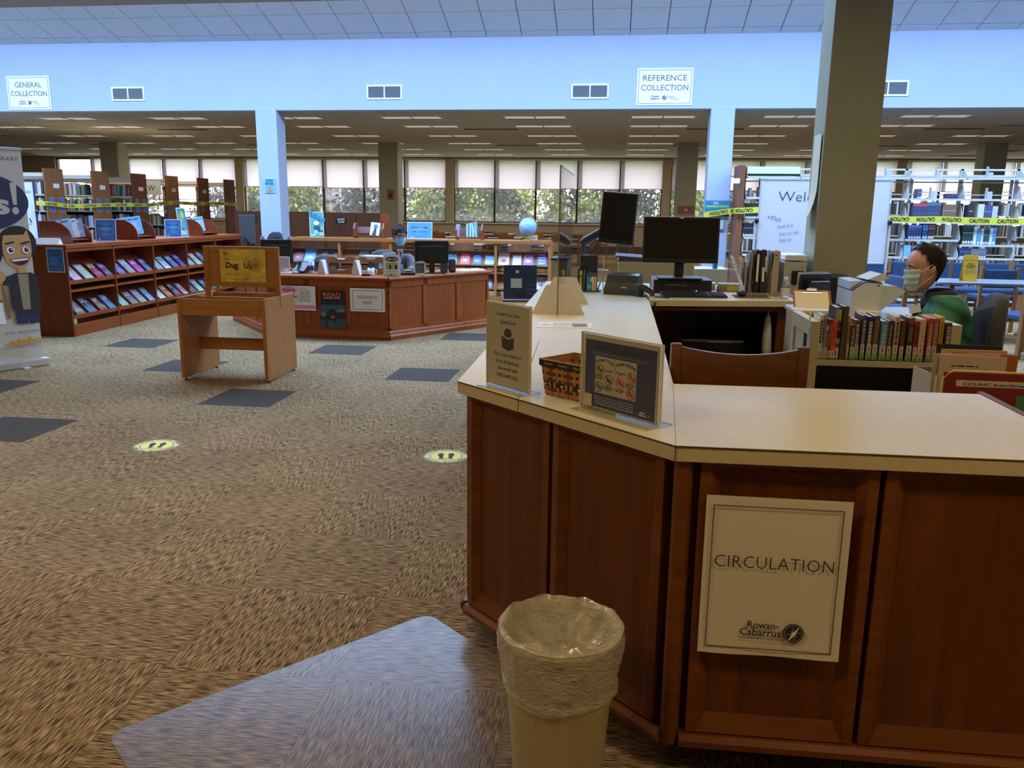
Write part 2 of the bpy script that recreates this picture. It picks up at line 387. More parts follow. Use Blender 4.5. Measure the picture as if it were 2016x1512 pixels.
for a in (-11, -7, -3, -1, 3, 7):
    for b_, y in enumerate((19.62, 24.55)):
        x = LX(a)
        if a == -3 or not inframe((x+.6, y, CZ), 0): continue
        lab = 'dark linear slot diffuser in ceiling, %s row, column %s' % (ordw(b_), ordw((a+11)//2))
        if s0 is None:
            s0 = thing('slot_diffuser', lab, 'vent', (x, y, CZ-.006), 0, 'linear slot diffusers of the far bay')
            obj('slot', B().box(0, PXW, -.1, .1, -.004, .0), M('slot shadow grey', (.06, .055, .05), .8), s0); obj('blade', B().box(0, PXW, -.012, .012, -.012, -.004), dgrey, s0)
        else: dup(s0, (x, y, CZ-.006), 0, lab)
# ---------------------------------------------------------------- tall bay
struct('wall_back', B().box(-26, 16, SY, SY+.40, CZ-.012, 4.64), paint)
struct('wall_front', B().box(-26, 16, 7.2, 7.58, CZ-.01, 4.64), paint)
blu = M('tall ceiling tile', (.64, .76, .90), .85, noise=.04, scale=20)
th = R(18); tw = .6456
def slope(n0, n1, ty):               # side 1 rises towards the camera from the back beam
    pass
tc = struct('ceiling_vault', B().add([(-26, SY, 4.68), (16, SY, 4.68), (16, 12.75, 4.68+2.95*math.tan(th)), (-26, 12.75, 4.68+2.95*math.tan(th)),
     (-26, SY, 4.74), (16, SY, 4.74), (16, 12.75, 4.74+2.95*math.tan(th)), (-26, 12.75, 4.74+2.95*math.tan(th))], [(0, 1, 2, 3), (4, 7, 6, 5), (3, 2, 6, 7)]), M('tall ceiling gap', (.10, .13, .18), .9))
Rm = Matrix.Rotation(-th, 4, 'X')
tm = mesh('ceiling_tile', B().box(.007, tw-.007, -tw+.007, -.007, 0, .02), blu)
tmp_ = mesh('ceiling_tile', B().box(.007, tw-.007, -.20, 0, 0, .02), blu)
for row in range(-1, 4):
    if row == -1: s0_, me = 0, tmp_
    else: s0_, me = .21+row*tw, tm
    for a in range(-20, 13):
        x = .077+tw*a; y = SY-s0_*cos(th); z = 4.633+s0_*sin(th)
        if not (inframe((x, y, z), 120) or inframe((x+tw, y-.6, z+.2), 120)): continue
        o = obj('ceiling_tile', me, None, tc, loc=(x, y, z)); o.rotation_euler = (-th, 0, 0)
struct('ceiling_vault_front', B().add([(-26, 7.58, 4.64), (16, 7.58, 4.64), (16, 10.45, 4.64+2.87*math.tan(th)), (-26, 10.45, 4.64+2.87*math.tan(th))], [(3, 2, 1, 0)]), blu)
struct('roof', B().box(-26, 16, -3, 31, 6.25, 6.4), M('sun block board', (.55, .60, .66), .9))  # unseen slab added to keep the sun from entering through the skylight
sk = struct('window_skylight', B().box(-26, 16, 10.4, 12.8, 5.80, 5.86), glass('skylight glazing', (.8, .9, 1), .1))
# near low bay over the camera
nc = struct('ceiling_near', B().box(-26, 16, -3, 7.58, CZ, CZ+.1), ceilm)
for x in (-26, 16):
    struct('wall_side', B().box(min(x, x+.2), max(x, x+.2), -3, 31, -.1, 6.2), tanwall)
struct('wall_rear', B().box(-26, 16, -3.2, -3, -.1, 3.5), tanwall)
# ---------------------------------------------------------------- columns
def column(x0, x1, y0, y1, m, z1=CZ+.02, label=None):
    return struct('column', B().bbox(x0, x1, y0, y1, 0, z1, .012), m)
column(-7.004, -6.584, 15.68, 16.10, paint); column(1.568, 1.990, 15.68, 16.10, paint); column(-15.57, -15.15, 15.68, 16.10, paint); column(10.15, 10.57, 15.68, 16.10, paint)
for x in (-15.42, -6.88, 1.52, 9.40): column(x, x+.56, 23.5, 24.05, sage)
column(1.723, 2.185, 7.60, 8.02, sage, 6)
column(-6.85, -6.40, 7.2, 7.6, sage) if False else None
# ---------------------------------------------------------------- window wall
WY = 30.3
wl = B().box(-26, 16, WY, WY+.25, 0, 1.05).box(-26, 16, WY, WY+.25, 3.33, 3.6)
piers = [-21.9, -14.28, -6.19, 1.63, 9.51, 15.6]
wl.box(-26, -22.05, WY-.02, WY+.25, 1.0, 3.4)
for p in piers: wl.box(p-.15, p+.15, WY-.06, WY+.25, 1.05, 3.34)
struct('wall_window_side', wl, tanwall)
struct('baseboard_back', B().box(-26, 16, WY-.03, WY, 0, .28), M('dark baseboard', (.10, .085, .07), .6))
struct('trim_sill', B().box(-26, 16, WY-.12, WY+.02, 1.03, 1.075), M('sill', (.60, .56, .48), .4))
mull = M('dark mullion', (.03, .03, .035), .4)
def blindmat(name, c, tr):
    m = bpy.data.materials.new(name); m.use_nodes = True; nt = m.node_tree; nt.nodes.clear()
    out = nt.nodes.new('ShaderNodeOutputMaterial'); d = nt.nodes.new('ShaderNodeBsdfDiffuse'); d.inputs[0].default_value = (*c, 1)
    t = nt.nodes.new('ShaderNodeBsdfTranslucent'); t.inputs[0].default_value = (*c, 1)
    nt.links.new(mixmats(nt, tr, d.outputs[0], t.outputs[0]), out.inputs[0]); return m
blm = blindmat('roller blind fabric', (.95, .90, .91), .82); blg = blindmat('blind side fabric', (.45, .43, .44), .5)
pane = glass('tinted window glass', (.80, .80, .92), .03)
nt = pane.node_tree; tl = nt.nodes.new('ShaderNodeBsdfTranslucent'); tl.inputs[0].default_value = (.78, .76, 1, 1)  # translucent mix puts the lavender haze of the view into the glass
ou = [q for q in nt.nodes if q.type == 'OUTPUT_MATERIAL'][0]; nt.links.new(mixmats(nt, .07, ou.inputs[0].links[0].from_socket, tl.outputs[0]), ou.inputs[0])
n = 0
for pi_ in range(len(piers)-1):
    a, b_ = piers[pi_]+.15, piers[pi_+1]-.15; w = (b_-a)/5
    for k in range(5):
        x0, x1 = a+k*w, a+(k+1)*w
        if not inframe(((x0+x1)/2, WY, 2.9), 120): continue
        n += 1
        t = struct('window_%d' % n, B().box(x0, x0+.035, WY+.02, WY+.12, 1.07, 3.33).box(x1-.035, x1, WY+.02, WY+.12, 1.07, 3.33).box(x0, x1, WY+.02, WY+.12, 1.07, 1.12).box(x0, x1, WY+.02, WY+.12, 3.27, 3.33), mull)
        obj('pane', B().quad((x0+.035, WY+.06, 1.12), (x1-.035, WY+.06, 1.12), (x1-.035, WY+.06, 3.27), (x0+.035, WY+.06, 3.27)), pane, t)
        if pi_ == 0 and k == 0: 
            continue
        zb = 2.28+.012*((n*5) % 4)
        obj('roller_blind', B().quad((x0+.17, WY-.04, zb), (x1-.01, WY-.04, zb), (x1-.01, WY-.04, 3.30), (x0+.17, WY-.04, 3.30)), blm, t)
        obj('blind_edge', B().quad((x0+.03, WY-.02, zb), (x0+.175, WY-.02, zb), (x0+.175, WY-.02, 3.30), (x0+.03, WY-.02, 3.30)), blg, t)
        obj('hem_bar', B().box(x0+.03, x1-.01, WY-.046, WY-.034, zb-.02, zb+.005), teem, t)
        obj('cassette', B().box(x0, x1, WY-.09, WY+.0, 3.285, 3.35), teem, t)
# ================================================================ outdoors
grassm = M('lawn', (.10, .16, .04), .9, noise=.4, scale=3)
struct('lawn', B().box(-70, 60, 30.6, 90, -.6, -.15), grassm)
barkm = M('bark', (.10, .07, .05), .9, noise=.3, scale=12)
leafs = [M('leaf green', (.22, .32, .06), .55), M('leaf pale green', (.50, .56, .20), .5), M('leaf dark green', (.07, .11, .05), .6), M('leaf blue green', (.22, .28, .24), .5)]
def tree(x, y, h, r, seed, lab, pal):
    rd = random.Random(seed); t = thing('tree', lab, 'tree', (x, y, -.2), 0, 'trees outside the windows')
    b = B(); b.tube([(0, 0, 0), (.1*r, 0, h*.3), (0, .05, h*.6), (.1, 0, h*.85)], [.22, .17, .11, .04], 8)
    for k in range(7):
        a = rd.uniform(0, 6.28); z = h*rd.uniform(.25, .6); b.tube([(0, 0, z), (cos(a)*r*.35, sin(a)*r*.35, z+.6), (cos(a)*r*.7, sin(a)*r*.7, z+1.3)], [.08, .05, .02], 5)
    obj('trunk', b, barkm, t)
    f = B(); cl_ = [(rd.gauss(0, r*.42), rd.gauss(0, r*.35), h*(.12+.86*rd.random()), rd.uniform(.35, .8)) for _ in range(70)]
    for cx, cy, cz, cr in cl_:
        mi = rd.choice(pal)
        for _ in range(100):
            d = Vector((rd.gauss(0, 1), rd.gauss(0, 1), rd.gauss(0, 1))).normalized()*cr*rd.uniform(.6, 1); p = Vector((cx, cy, cz))+d
            n = (d.normalized()+Vector((rd.gauss(0, .5), rd.gauss(0, .5), rd.gauss(0, .5)))).normalized(); u = n.cross(Vector((0, 0, 1))).normalized()*rd.uniform(.05, .10); w = n.cross(u).normalized()*rd.uniform(.05, .10)
            f.add([p-u, p-w, p+u*1.0, p+w*1.3], [(0, 1, 2, 3)], mi if rd.random() < .7 else rd.choice(pal))
    obj('foliage', f, leafs, t, kind='stuff')
wh = ['pale sunlit bushy tree', 'dark dense leafy tree', 'mixed green leafy tree']
for k, (px, Y, h, r, pal) in enumerate([(-23.5, 37, 2.2, 1.5, (2, 3)), (-18, 38, 3.8, 2, (2, 3)), (-14.6, 36.5, 4.6, 1.6, (0, 1)), (-11.4, 37.5, 4.2, 1.8, (3, 2)), (-7.7, 36.2, 4.4, 1.5, (0, 1, 3)), (-4.9, 37, 5, 1.9, (1, 3)),
        (-2.2, 36.4, 5, 1.7, (0, 1)), (.1, 37.4, 5.2, 1.9, (2, 3)), (2.6, 36.6, 5, 1.8, (1, 0)), (5.2, 37.8, 5, 2, (2, 3)), (8, 37, 4.8, 2, (0, 3)), (11, 38, 5, 2, (1, 2)), (-27, 38, 2.3, 1.4, (0, 1)), (-10.0, 39.5, 2.6, 1.5, (2, 3)),
        (-6.0, 40.5, 5.5, 2.3, (2, 3)), (-1.0, 41, 5.5, 2.6, (2, 3)), (3.6, 41, 5.5, 2.6, (2, 2, 3)), (7.5, 42, 5.5, 2.6, (2, 3))]):
    tree(px, Y, h, r, 30+k, '%s outside the %s window bay, %s along' % (wh[0] if 1 in pal and 2 not in pal else (wh[1] if 2 in pal else wh[2]), 'far' if Y > 39 else 'near', ordw(k)), pal)
bt = thing('building', 'low lavender grey brick building beyond the trees outside', 'building', (-15, 52, -.3))
bb = B().box(-9, 7.6, 0, 8, 0, 4.6); obj('wall', bb, M('distant brick', (.20, .17, .24), .9, noise=.1, scale=2), bt)
obj('roof', B().box(-9.4, 8, -.4, 8.4, 4.6, 4.9), M('distant roof', (.30, .28, .36), .8), bt)
for k in range(6): f = obj('window', B().box(-7.6+k*2.4, -6.4+k*2.4, -.06, 0, 1.4, 3.2), M('distant window frame', (.5, .5, .55), .6), bt); obj('pane', B().box(-7.5+k*2.4, -6.5+k*2.4, -.08, -.06, 1.5, 3.1), M('distant window pane', (.08, .09, .14), .2), f)
# ================================================================ signs and grilles on the blue beam
def college(s, cx, z, h, mt=navy, mt2=None, sub=True):
    """two-line college name with its compass emblem"""
    s.txt('Rowan-', cx-h*.15, z+h*.52, h*1.5, h*.40, mt, .012, 'r' if False else 'c').txt('Cabarrus', cx-h*.35, z+h*.06, h*1.95, h*.40, mt, .012)
    if sub: s.txt('COMMUNITY COLLEGE', cx-h*.15, z-h*.16, h*2.3, h*.11, greyink if mt is navy else mt)
    emblem(s, cx+h*1.28, z+h*.38, h*.46, mt, mt2 or gold)
def emblem(s, cx, cz, r, m, star):
    s.ell(cx, cz, r, r, m, 28).ring(cx, cz, r*.86, r*.04, star if m is navy else m)
    for k in range(8):
        a = k*pi/4+.12; L = r*(.82 if k % 2 == 0 else .5); w = .13*r
        s.poly([(cx+cos(a)*L, cz+sin(a)*L), (cx+cos(a+pi/2)*w, cz+sin(a+pi/2)*w), (cx-cos(a)*w*.3, cz-sin(a)*w*.3)], star)
    a = 1.0; s.poly([(cx+cos(a)*r, cz+sin(a)*r), (cx+cos(a+1.57)*r*.16, cz+sin(a+1.57)*r*.16), (cx-cos(a)*r, cz-sin(a)*r), (cx-cos(a+1.57)*r*.16, cz-sin(a+1.57)*r*.16)], white)
board = M('white sign board', (.88, .90, .93), .5)
def wallsign(px0, py0, px1, py1, l1, lab):
    p0, p1 = PY(px0, py0, SY), PY(px1, py1, SY); w, h = p1.x-p0.x, p0.z-p1.z
    t = thing('wall_sign', lab, 'sign', ((p0.x+p1.x)/2, SY-.004, p1.z))
    obj('board', B().box(-w/2, w/2, -.008, 0, 0, h), board, t)
    s = Sheet([greyink]); s.step = .0015
    s.frame(-w/2+.03, w/2-.03, .03, h-.03, .008, greyink)
    s.txt(l1, 0, h*.66, w*.62 if l1 == 'GENERAL' else w*.78, h*.16, greyink).txt('COLLECTION', 0, h*.40, w*.84, h*.16, greyink)
    s.txt('Rowan', -w*.16, h*.22, w*.13, h*.055, navy, .01).txt('Cabarrus', -w*.17, h*.155, w*.17, h*.055, navy, .01)
    emblem(s, 0, h*.205, h*.055, navy, white)
    s.txt('Navigate', w*.12, h*.215, w*.15, h*.055, redbrown, shear=.4).txt('Forward', w*.19, h*.155, w*.15, h*.05, redbrown, shear=.4)
    s.done('lettering', t, (0, -.008, 0))
wallsign(12, 150, 103, 215.5, 'GENERAL', 'white GENERAL COLLECTION sign on the blue beam')
wallsign(1255, 134.5, 1362, 207, 'REFERENCE', 'white REFERENCE COLLECTION sign on the blue beam')
mesh_d = M('grille mesh', (.035, .04, .045), .7); wire_m = M('grille bars', (.26, .30, .33), .6)
gfirst = None
for (x, y, lab) in ((252.5, 185, 'two-part air return grille near the GENERAL COLLECTION sign'), (757, 181.5, 'two-part air return grille over the middle bay, above the globe bookcase'),
                    (1161.5, 180, 'two-part air return grille just before the REFERENCE COLLECTION sign'), (1748, 174, 'two-part air return grille beside the sage pillar, above reference shelves')):
    p = PY(x, y, SY)
    if gfirst is None:
        gfirst = thing('air_grille', lab, 'air vent', (p.x, SY, p.z), 0, 'return air grilles along the blue beam')
        f = B()
        for q in ((-.34, .34, .10, .13), (-.34, .34, -.13, -.10), (-.34, -.31, -.13, .13), (.31, .34, -.13, .13), (-.012, .012, -.13, .13)): f.box(q[0], q[1], -.02, 0, q[2], q[3])
        obj('frame', f, board, gfirst)
        for c in (-.161, .161):
            gg = obj('grille', B().box(c-.15, c+.15, -.008, -.004, -.1, .1), mesh_d, gfirst); w_ = B()
            for k in range(19): w_.box(c-.15+k*.3/18-.002, c-.15+k*.3/18+.002, -.014, -.008, -.1, .1)
            for k in range(11): w_.box(c-.15, c+.15, -.014, -.008, -.1+k*.02-.002, -.1+k*.02+.002)
            obj('bars', w_, wire_m, gg)
    else: dup(gfirst, (p.x, SY, p.z), 0, lab)
# ================================================================ circulation counter
ZC = .987
def vec2(a, b): d = Vector((b[0]-a[0], b[1]-a[1])); return d.length, math.atan2(d.y, d.x)
ct = thing('service_counter', 'long dark cherry service counter with a cream laminate worktop, CIRCULATION poster on its front', 'counter', (0, 0, 0))
A_, B_, C_, D_ = (-.59, 6.95), (-.545, 2.785), (.168, 2.085), (1.245, 2.10)
E_, F_ = (1.235, 2.885), (.212, 2.872); G_ = (.222, 5.62); H_ = (.10, 6.95)
q1, q2 = (-.346, 3.72), (.219, 3.773)
g = .0012
def slab(poly, name):
    b = B(); b.prism(poly, ZC-.043, ZC); o = obj(name, b, [laminate], ct)
    bm = bmesh.new(); bm.from_mesh(o.data); bm.normal_update()
    o.data.materials.append(lamedge)
    for p in o.data.polygons:
        if abs(p.normal.z) < .5: p.material_index = 1
    bm.free(); return o
m1 = (-.30, 2.545)
slab([A_, B_, (m1[0]-g, m1[1]+g), (q1[0]-g, q1[1]+g), (q2[0], q2[1]+g), G_, H_][::1], 'worktop')
slab([(m1[0]+g, m1[1]-g), C_, (F_[0], F_[1]+.03), (q2[0], q2[1]-g), (q1[0]+g, q1[1]-g)], 'worktop')
slab([(C_[0]+g, C_[1]+g), D_, E_, (F_[0]+g, F_[1]), (F_[0]+g, F_[1]+.03)], 'worktop')
# dark joint line seen at the top of the edging
ed = B()
for p, q in ((A_, B_), (B_, C_), (C_, D_)):
    L, a = vec2(p, q); Tm = Matrix.Translation((p[0], p[1], 0)) @ Matrix.Rotation(a, 4, 'Z')
    ed.box(0, L, -.0016, .004, ZC-.0045, ZC-.0015, T=Tm); 
ed.box(C_[0]-.001, C_[0]+.001, C_[1]-.0025, C_[1], ZC-.043, ZC-.001)
obj('edge_joint', ed, M('edge glue line', (.04, .025, .012), .7), ct)
def offs(a, b, d):
    L, t = vec2(a, b); return (a[0]-sin(t)*d, a[1]+cos(t)*d), (b[0]-sin(t)*d, b[1]+cos(t)*d)
o_ = .05
Ai, Bi, Ci, Di = (-.535, 6.9), (-.494, 2.805), (.190, 2.137), (1.23, 2.152)
body = B().prism([(-.51, 6.9), (-.474, 2.83), (.198, 2.165), (1.20, 2.18), (1.20, 2.75), (.30, 2.75), (.19, 2.9), (.20, 5.6), (.08, 6.9)], .10, ZC-.043)
obj('carcass', body, dwood, ct)
obj('kick', B().prism([(-.44, 6.85), (-.405, 2.86), (.225, 2.235), (1.17, 2.25), (1.17, 2.70), (.18, 2.75), (.15, 6.8)], 0, .10), kick, ct)
def panel_run(p, q, cuts, zb=.135, zt=ZC-.043, post=(0, 0)):
    """framed fielded panels along a run; local x along, local -y outward"""
    L, a = vec2(p, q); Tm = Matrix.Translation((p[0], p[1], 0)) @ Matrix.Rotation(a, 4, 'Z')
    for x0, x1 in cuts:
        u = B(); w = .028; bt = .052                         # flat outer frame then splayed bevel to the recessed panel
        def quad(a_, b_, c_, d_): u.add([a_, b_, c_, d_], [(0, 1, 2, 3)], 0, T=Tm)
        ox0, ox1, oz0, oz1 = x0+.004, x1-.004, zb+.004, zt-.004; ix0, ix1, iz0, iz1 = ox0+w, ox1-w, oz0+.004, oz1-.012
        jx0, jx1, jz0, jz1 = ix0+.026, ix1-.026, iz0+bt, iz1-.02; y0, y1 = -.026, -.004
        for (c0, c1) in (((ox0, oz0, ox1, oz1, y0), (ix0, iz0, ix1, iz1, y0-.002)), ((ix0, iz0, ix1, iz1, y0-.002), (jx0, jz0, jx1, jz1, y1))):
            a0, b0, a1, b1, ya = c0; e0, f0, e1, f1, yb = c1
            quad((a0, ya, b0), (a1, ya, b0), (e1, yb, f0), (e0, yb, f0)); quad((a1, ya, b0), (a1, ya, b1), (e1, yb, f1), (e1, yb, f0))
            quad((a1, ya, b1), (a0, ya, b1), (e0, yb, f1), (e1, yb, f1)); quad((a0, ya, b1), (a0, ya, b0), (e0, yb, f0), (e0, yb, f1))
        for s0, s1, t0, t1 in ((ox0, ox0+.001, oz0, oz1), (ox1-.001, ox1, oz0, oz1)): u.box(s0, s1, y0, .03, t0, t1, T=Tm)
        fr = obj('panel_frame', u, circh, ct)
        obj('panel', B().box(jx0-.002, jx1+.002, -.003, .02, jz0-.002, jz1+.002, T=Tm), circ, ct)
    mo = B(); pr = [(.01, .095), (-.032, .095), (-.046, .103), (-.048, .122), (-.036, .136), (.01, .137)]
    mo.add([(0, y, z) for y, z in pr]+[(L, y, z) for y, z in pr], [tuple(range(5, -1, -1)), tuple(range(6, 12))]+[(i, (i+1) % 6, 6+(i+1) % 6, 6+i) for i in range(6)], 0, T=Tm)
    obj('base_moulding', mo, circh, ct)
panel_run(Bi, Ci, [(0.0, .452), (.462, .925)])
panel_run((Ci[0]+.03, Ci[1]), Di, [(.015, .478), (.486, .98)])
panel_run(Ai, Bi, [(.02, .8), (.82, 1.6), (1.62, 2.4), (2.42, 3.2), (3.22, 4.07)])
obj('corner_post', B().tube([(Ci[0]+.006, Ci[1]-.012, .10), (Ci[0]+.006, Ci[1]-.012, ZC-.043)], .026, 12), circh, ct)
obj('edge_trim', B().bbox(1.236, 1.262, 2.09, 2.92, ZC-.045, ZC+.004, .008), circh, ct)
obj('screw_hole', B().tube([(-.153, 2.45, .45), (-.157, 2.446, .45)], .004, 6), black, ct) if False else None
# CIRCULATION poster
t = thing('poster', 'large cream CIRCULATION poster taped to the front of the counter', 'poster', (.443, 2.1, .402))
pb = B(); nx, nz = 8, 10; w, h = .372, .452
for j in range(nz+1):
    for i in range(nx+1):
        x = -w/2+w*i/nx; z = h*j/nz; y = -.004-.006*max(0, 1-z/.1)*(.5+.5*sin(i*1.1))
        pb.v.append((x, y, z))
for j in range(nz):
    for i in range(nx): k = j*(nx+1)+i; pb.f.append((k, k+1, k+nx+2, k+nx+1)); pb.m.append(0); pb.sm.append(True)
obj('sheet', pb, M('poster paper', (.66, .60, .46), .7), t)
s = Sheet([ink]); s.y = -.0105; s.frame(-w/2+.018, w/2-.022, .02, h-.024, .0022, ink).frame(-w/2+.0215, w/2-.0255, .0235, h-.0275, .0009, ink)
s.txt('CIRCULATION', -.003, .255, .306, .036, ink, -.012, sp=1.06)
s.txt('Rowan-', -.018, .084, .082, .021, ink, .012).txt('Cabarrus', -.024, .062, .108, .021, ink, .012).txt('COMMUNITY COLLEGE', -.02, .051, .115, .006, ink)
emblem(s, .062, .076, .0275, navy, gold)
s.done('lettering', t)
# ---------------------------------------------------------------- chair mat, bin
mat_m = bpy.data.materials.new('clear vinyl'); mat_m.use_nodes = True; nt = mat_m.node_tree; nt.nodes.clear()
out = nt.nodes.new('ShaderNodeOutputMaterial'); tr = nt.nodes.new('ShaderNodeBsdfTransparent'); tr.inputs[0].default_value = (.86, .86, .88, 1)
gl = nt.nodes.new('ShaderNodeBsdfGlossy'); gl.inputs['Roughness'].default_value = .3; df = nt.nodes.new('ShaderNodeBsdfDiffuse'); df.inputs[0].default_value = (.5, .5, .52, 1)
lw = nt.nodes.new('ShaderNodeLayerWeight'); lw.inputs[0].default_value = .5
pw = nt.nodes.new('ShaderNodeMath'); pw.operation = 'POWER'; pw.inputs[1].default_value = 3.2; ma = nt.nodes.new('ShaderNodeMath'); ma.operation = 'MULTIPLY_ADD'; ma.inputs[1].default_value = .45; ma.inputs[2].default_value = .05
nt.links.new(lw.outputs['Facing'], pw.inputs[0]); nt.links.new(pw.outputs[0], ma.inputs[0])
nt.links.new(mixmats(nt, ma.outputs[0], mixmats(nt, .10, tr.outputs[0], df.outputs[0]), gl.outputs[0]), out.inputs[0])
def rounded(w, d, r, n=6):
    p = []
    for cx, cy, a in ((w-r, r, -pi/2), (w-r, d-r, 0), (r, d-r, pi/2), (r, r, pi)):
        p += [(cx+r*cos(a+pi/2*k/n), cy+r*sin(a+pi/2*k/n)) for k in range(n+1)]
    return p
rp_ = rounded(1.19, .96, .05); matb = B(); matb.add([(x, y, .004) for x, y in rp_], [tuple(range(len(rp_)))])
cm = obj('chair_mat', matb, mat_m, None, 'clear vinyl chair mat on the carpet before the counter', 'floor mat', loc=(-.815, 1.42, 0))
cm.rotation_euler = (0, 0, R(48)); ce = B(); n_ = len(rp_)
for i in range(n_): a_, b_ = rp_[i], rp_[(i+1) % n_]; ce.quad((*a_, .0005), (*b_, .0005), (*b_, .004), (*a_, .004))
obj('mat_edge', ce, M('vinyl edge', (.55, .53, .48), .3), cm)
mx = Matrix.Rotation(R(48), 3, 'Z')
cm.location = Vector((-1.492, 2.045, 0)) - mx @ Vector((0, .96, 0))
bin_m = M('beige bin plastic', (.42, .35, .19), .45, noise=.04, scale=15)
bn = thing('waste_bin', 'round beige plastic waste bin with a clear liner, standing on the chair mat', 'bin', (-.113, 1.985, .005))
obj('bin_body', B().lathe([(.0, .0), (.112, .0), (.118, .008), (.128, .16), (.141, .33), (.152, .485), (.150, .486), (.138, .33), (.122, .12), (.110, .01), (0, .008)], 40), bin_m, bn)
obj('rim', B().lathe([(.150, .478), (.163, .480), (.166, .490), (.163, .500), (.154, .503), (.148, .498), (.150, .478)], 40), bin_m, bn)
sm_ = B()
for a in (-1.95, -1.1): sm_.tube([(cos(a)*.114, sin(a)*.114, .02), (cos(a)*.139, sin(a)*.139, .31)], .0012, 5)
obj('mould_seam', sm_, bin_m, bn)
lin = bpy.data.materials.new('clear bin liner film'); lin.use_nodes = True; nt = lin.node_tree; nt.nodes.clear()
out = nt.nodes.new('ShaderNodeOutputMaterial'); tr = nt.nodes.new('ShaderNodeBsdfTransparent'); tr.inputs[0].default_value = (.93, .92, .88, 1)
gl = nt.nodes.new('ShaderNodeBsdfGlossy'); gl.inputs['Roughness'].default_value = .16; df = nt.nodes.new('ShaderNodeBsdfDiffuse'); df.inputs[0].default_value = (.80, .74, .58, 1)
lw = nt.nodes.new('ShaderNodeLayerWeight'); lw.inputs[0].default_value = .3
bp_ = nt.nodes.new('ShaderNodeBump'); bp_.inputs['Strength'].default_value = 1; bp_.inputs['Distance'].default_value = .012; no_ = nt.nodes.new('ShaderNodeTexNoise'); no_.inputs['Scale'].default_value = 26; no_.inputs['Detail'].default_value = 4; no_.inputs['Distortion'].default_value = 1.5
ge_ = nt.nodes.new('ShaderNodeNewGeometry'); mp_ = nt.nodes.new('ShaderNodeMapping'); mp_.inputs['Scale'].default_value = (1, 1, 2.2); nt.links.new(ge_.outputs['Position'], mp_.inputs[0]); nt.links.new(mp_.outputs[0], no_.inputs[0]); nt.links.new(no_.outputs['Fac'], bp_.inputs['Height'])
for q_ in (gl, df, lw): nt.links.new(bp_.outputs[0], q_.inputs['Normal'])
nt.links.new(mixmats(nt, .44, mixmats(nt, lw.outputs['Facing'], tr.outputs[0], gl.outputs[0]), df.outputs[0]), out.inputs[0])
rd = random.Random(3); N = 120
def ringz(r, z, ar, az, seed, fr=(7, 13, 29)):
    q = random.Random(seed); ph = [q.uniform(0, 6.28) for _ in fr]
    return [((r+ar*sum(sin(f*2*pi*k/N+p) for f, p in zip(fr, ph))/len(fr))*cos(2*pi*k/N), (r+ar*sum(sin(f*2*pi*k/N+p) for f, p in zip(fr, ph))/len(fr))*sin(2*pi*k/N),
             z+az*sum(cos(f*2*pi*k/N+p*1.7) for f, p in zip(fr[:2], ph))/2) for k in range(N)]
def film(rings):
    b = B(); b.v = [p for r in rings for p in r]
    for i in range(len(rings)-1):
        for k in range(N): b.f.append((i*N+k, i*N+(k+1) % N, (i+1)*N+(k+1) % N, (i+1)*N+k)); b.m.append(0); b.sm.append(True)
    return b
outer = [ringz(.168, .503, .002, .002, 1)]+[ringz(.170-.0014*i, .49-.0105*i, .0045, .005, 10+i//2, (7, 12, 26)) for i in range(1, 14)]+[ringz(.156, .345, .005, .016, 30, (2, 3, 21)), ringz(.151, .335, .004, .016, 30, (2, 3, 21))]
obj('liner_cuff', film(outer), lin, bn)
inner = [ringz(.166, .505, .002, .002, 1), ringz(.150, .515, .006, .012, 40, (3, 8, 17)), ringz(.142, .485, .010, .010, 41, (5, 9, 19)), ringz(.130, .455, .016, .016, 42, (5, 11, 23)), ringz(.108, .43, .020, .022, 43, (4, 9, 17)), ringz(.080, .41, .022, .028, 44, (3, 7, 13)), ringz(.045, .405, .016, .026, 45, (3, 5, 9)), ringz(.008, .41, .002, .006, 46)]
obj('liner', film(inner), lin, bn)
# ---------------------------------------------------------------- floor decals
def decal(px, py, ang, lab):
    p = G(px, py, 0); t = thing('floor_decal', lab, 'floor sticker', (p.x, p.y, .0012), 0, 'round yellow floor stickers')
    s = Sheet([ink]); s.step = .00006
    yl = M('sticker yellow', (.88, .74, .06), .45); wl_ = M('sticker white', (.72, .68, .22), .5)
    s.ell(0, 0, .150, .150, wl_, 36).ring(0, 0, .148, .006, ink, 36).ring(0, 0, .108, .005, ink, 36).ell(0, 0, .103, .103, yl, 32)
    for k, c in enumerate('PLEASE STAND HERE'):
        a = pi*.93-k*pi*.86/16
        if c != ' ': s.txt(c, .122*cos(a), .122*sin(a), None, .019, ink, .02, ang=a-pi/2)
    for k, c in enumerate('SOCIAL DISTANCE'):
        a = -pi*.88+k*pi*.76/14
        if c != ' ': s.txt(c, .139*cos(a), .139*sin(a), None, .019, ink, .02, ang=a+pi/2)
    for sx in (-1, 1):                                       # two footprints
        s.ell(sx*.034, .022, .020, .034, ink, 16).ell(sx*.030, -.035, .015, .020, ink, 12)
    s.rect(-.05, .05, -.074, -.068, ink)
    o = s.done('print', t); o.rotation_euler = (R(-90), 0, 0)
    o.location = (0, 0, 0); t.rotation_euler = (0, 0, ang)
    obj('backing', B().lathe([(0, -.0009), (.151, -.0009), (.151, -.0003), (0, -.0003)], 36), wl_, t)
decal(309, 877, R(14), 'round yellow distancing floor sticker on open carpet, farther from the counter')
decal(878, 898, R(10), 'round yellow distancing floor sticker close beside the service counter')
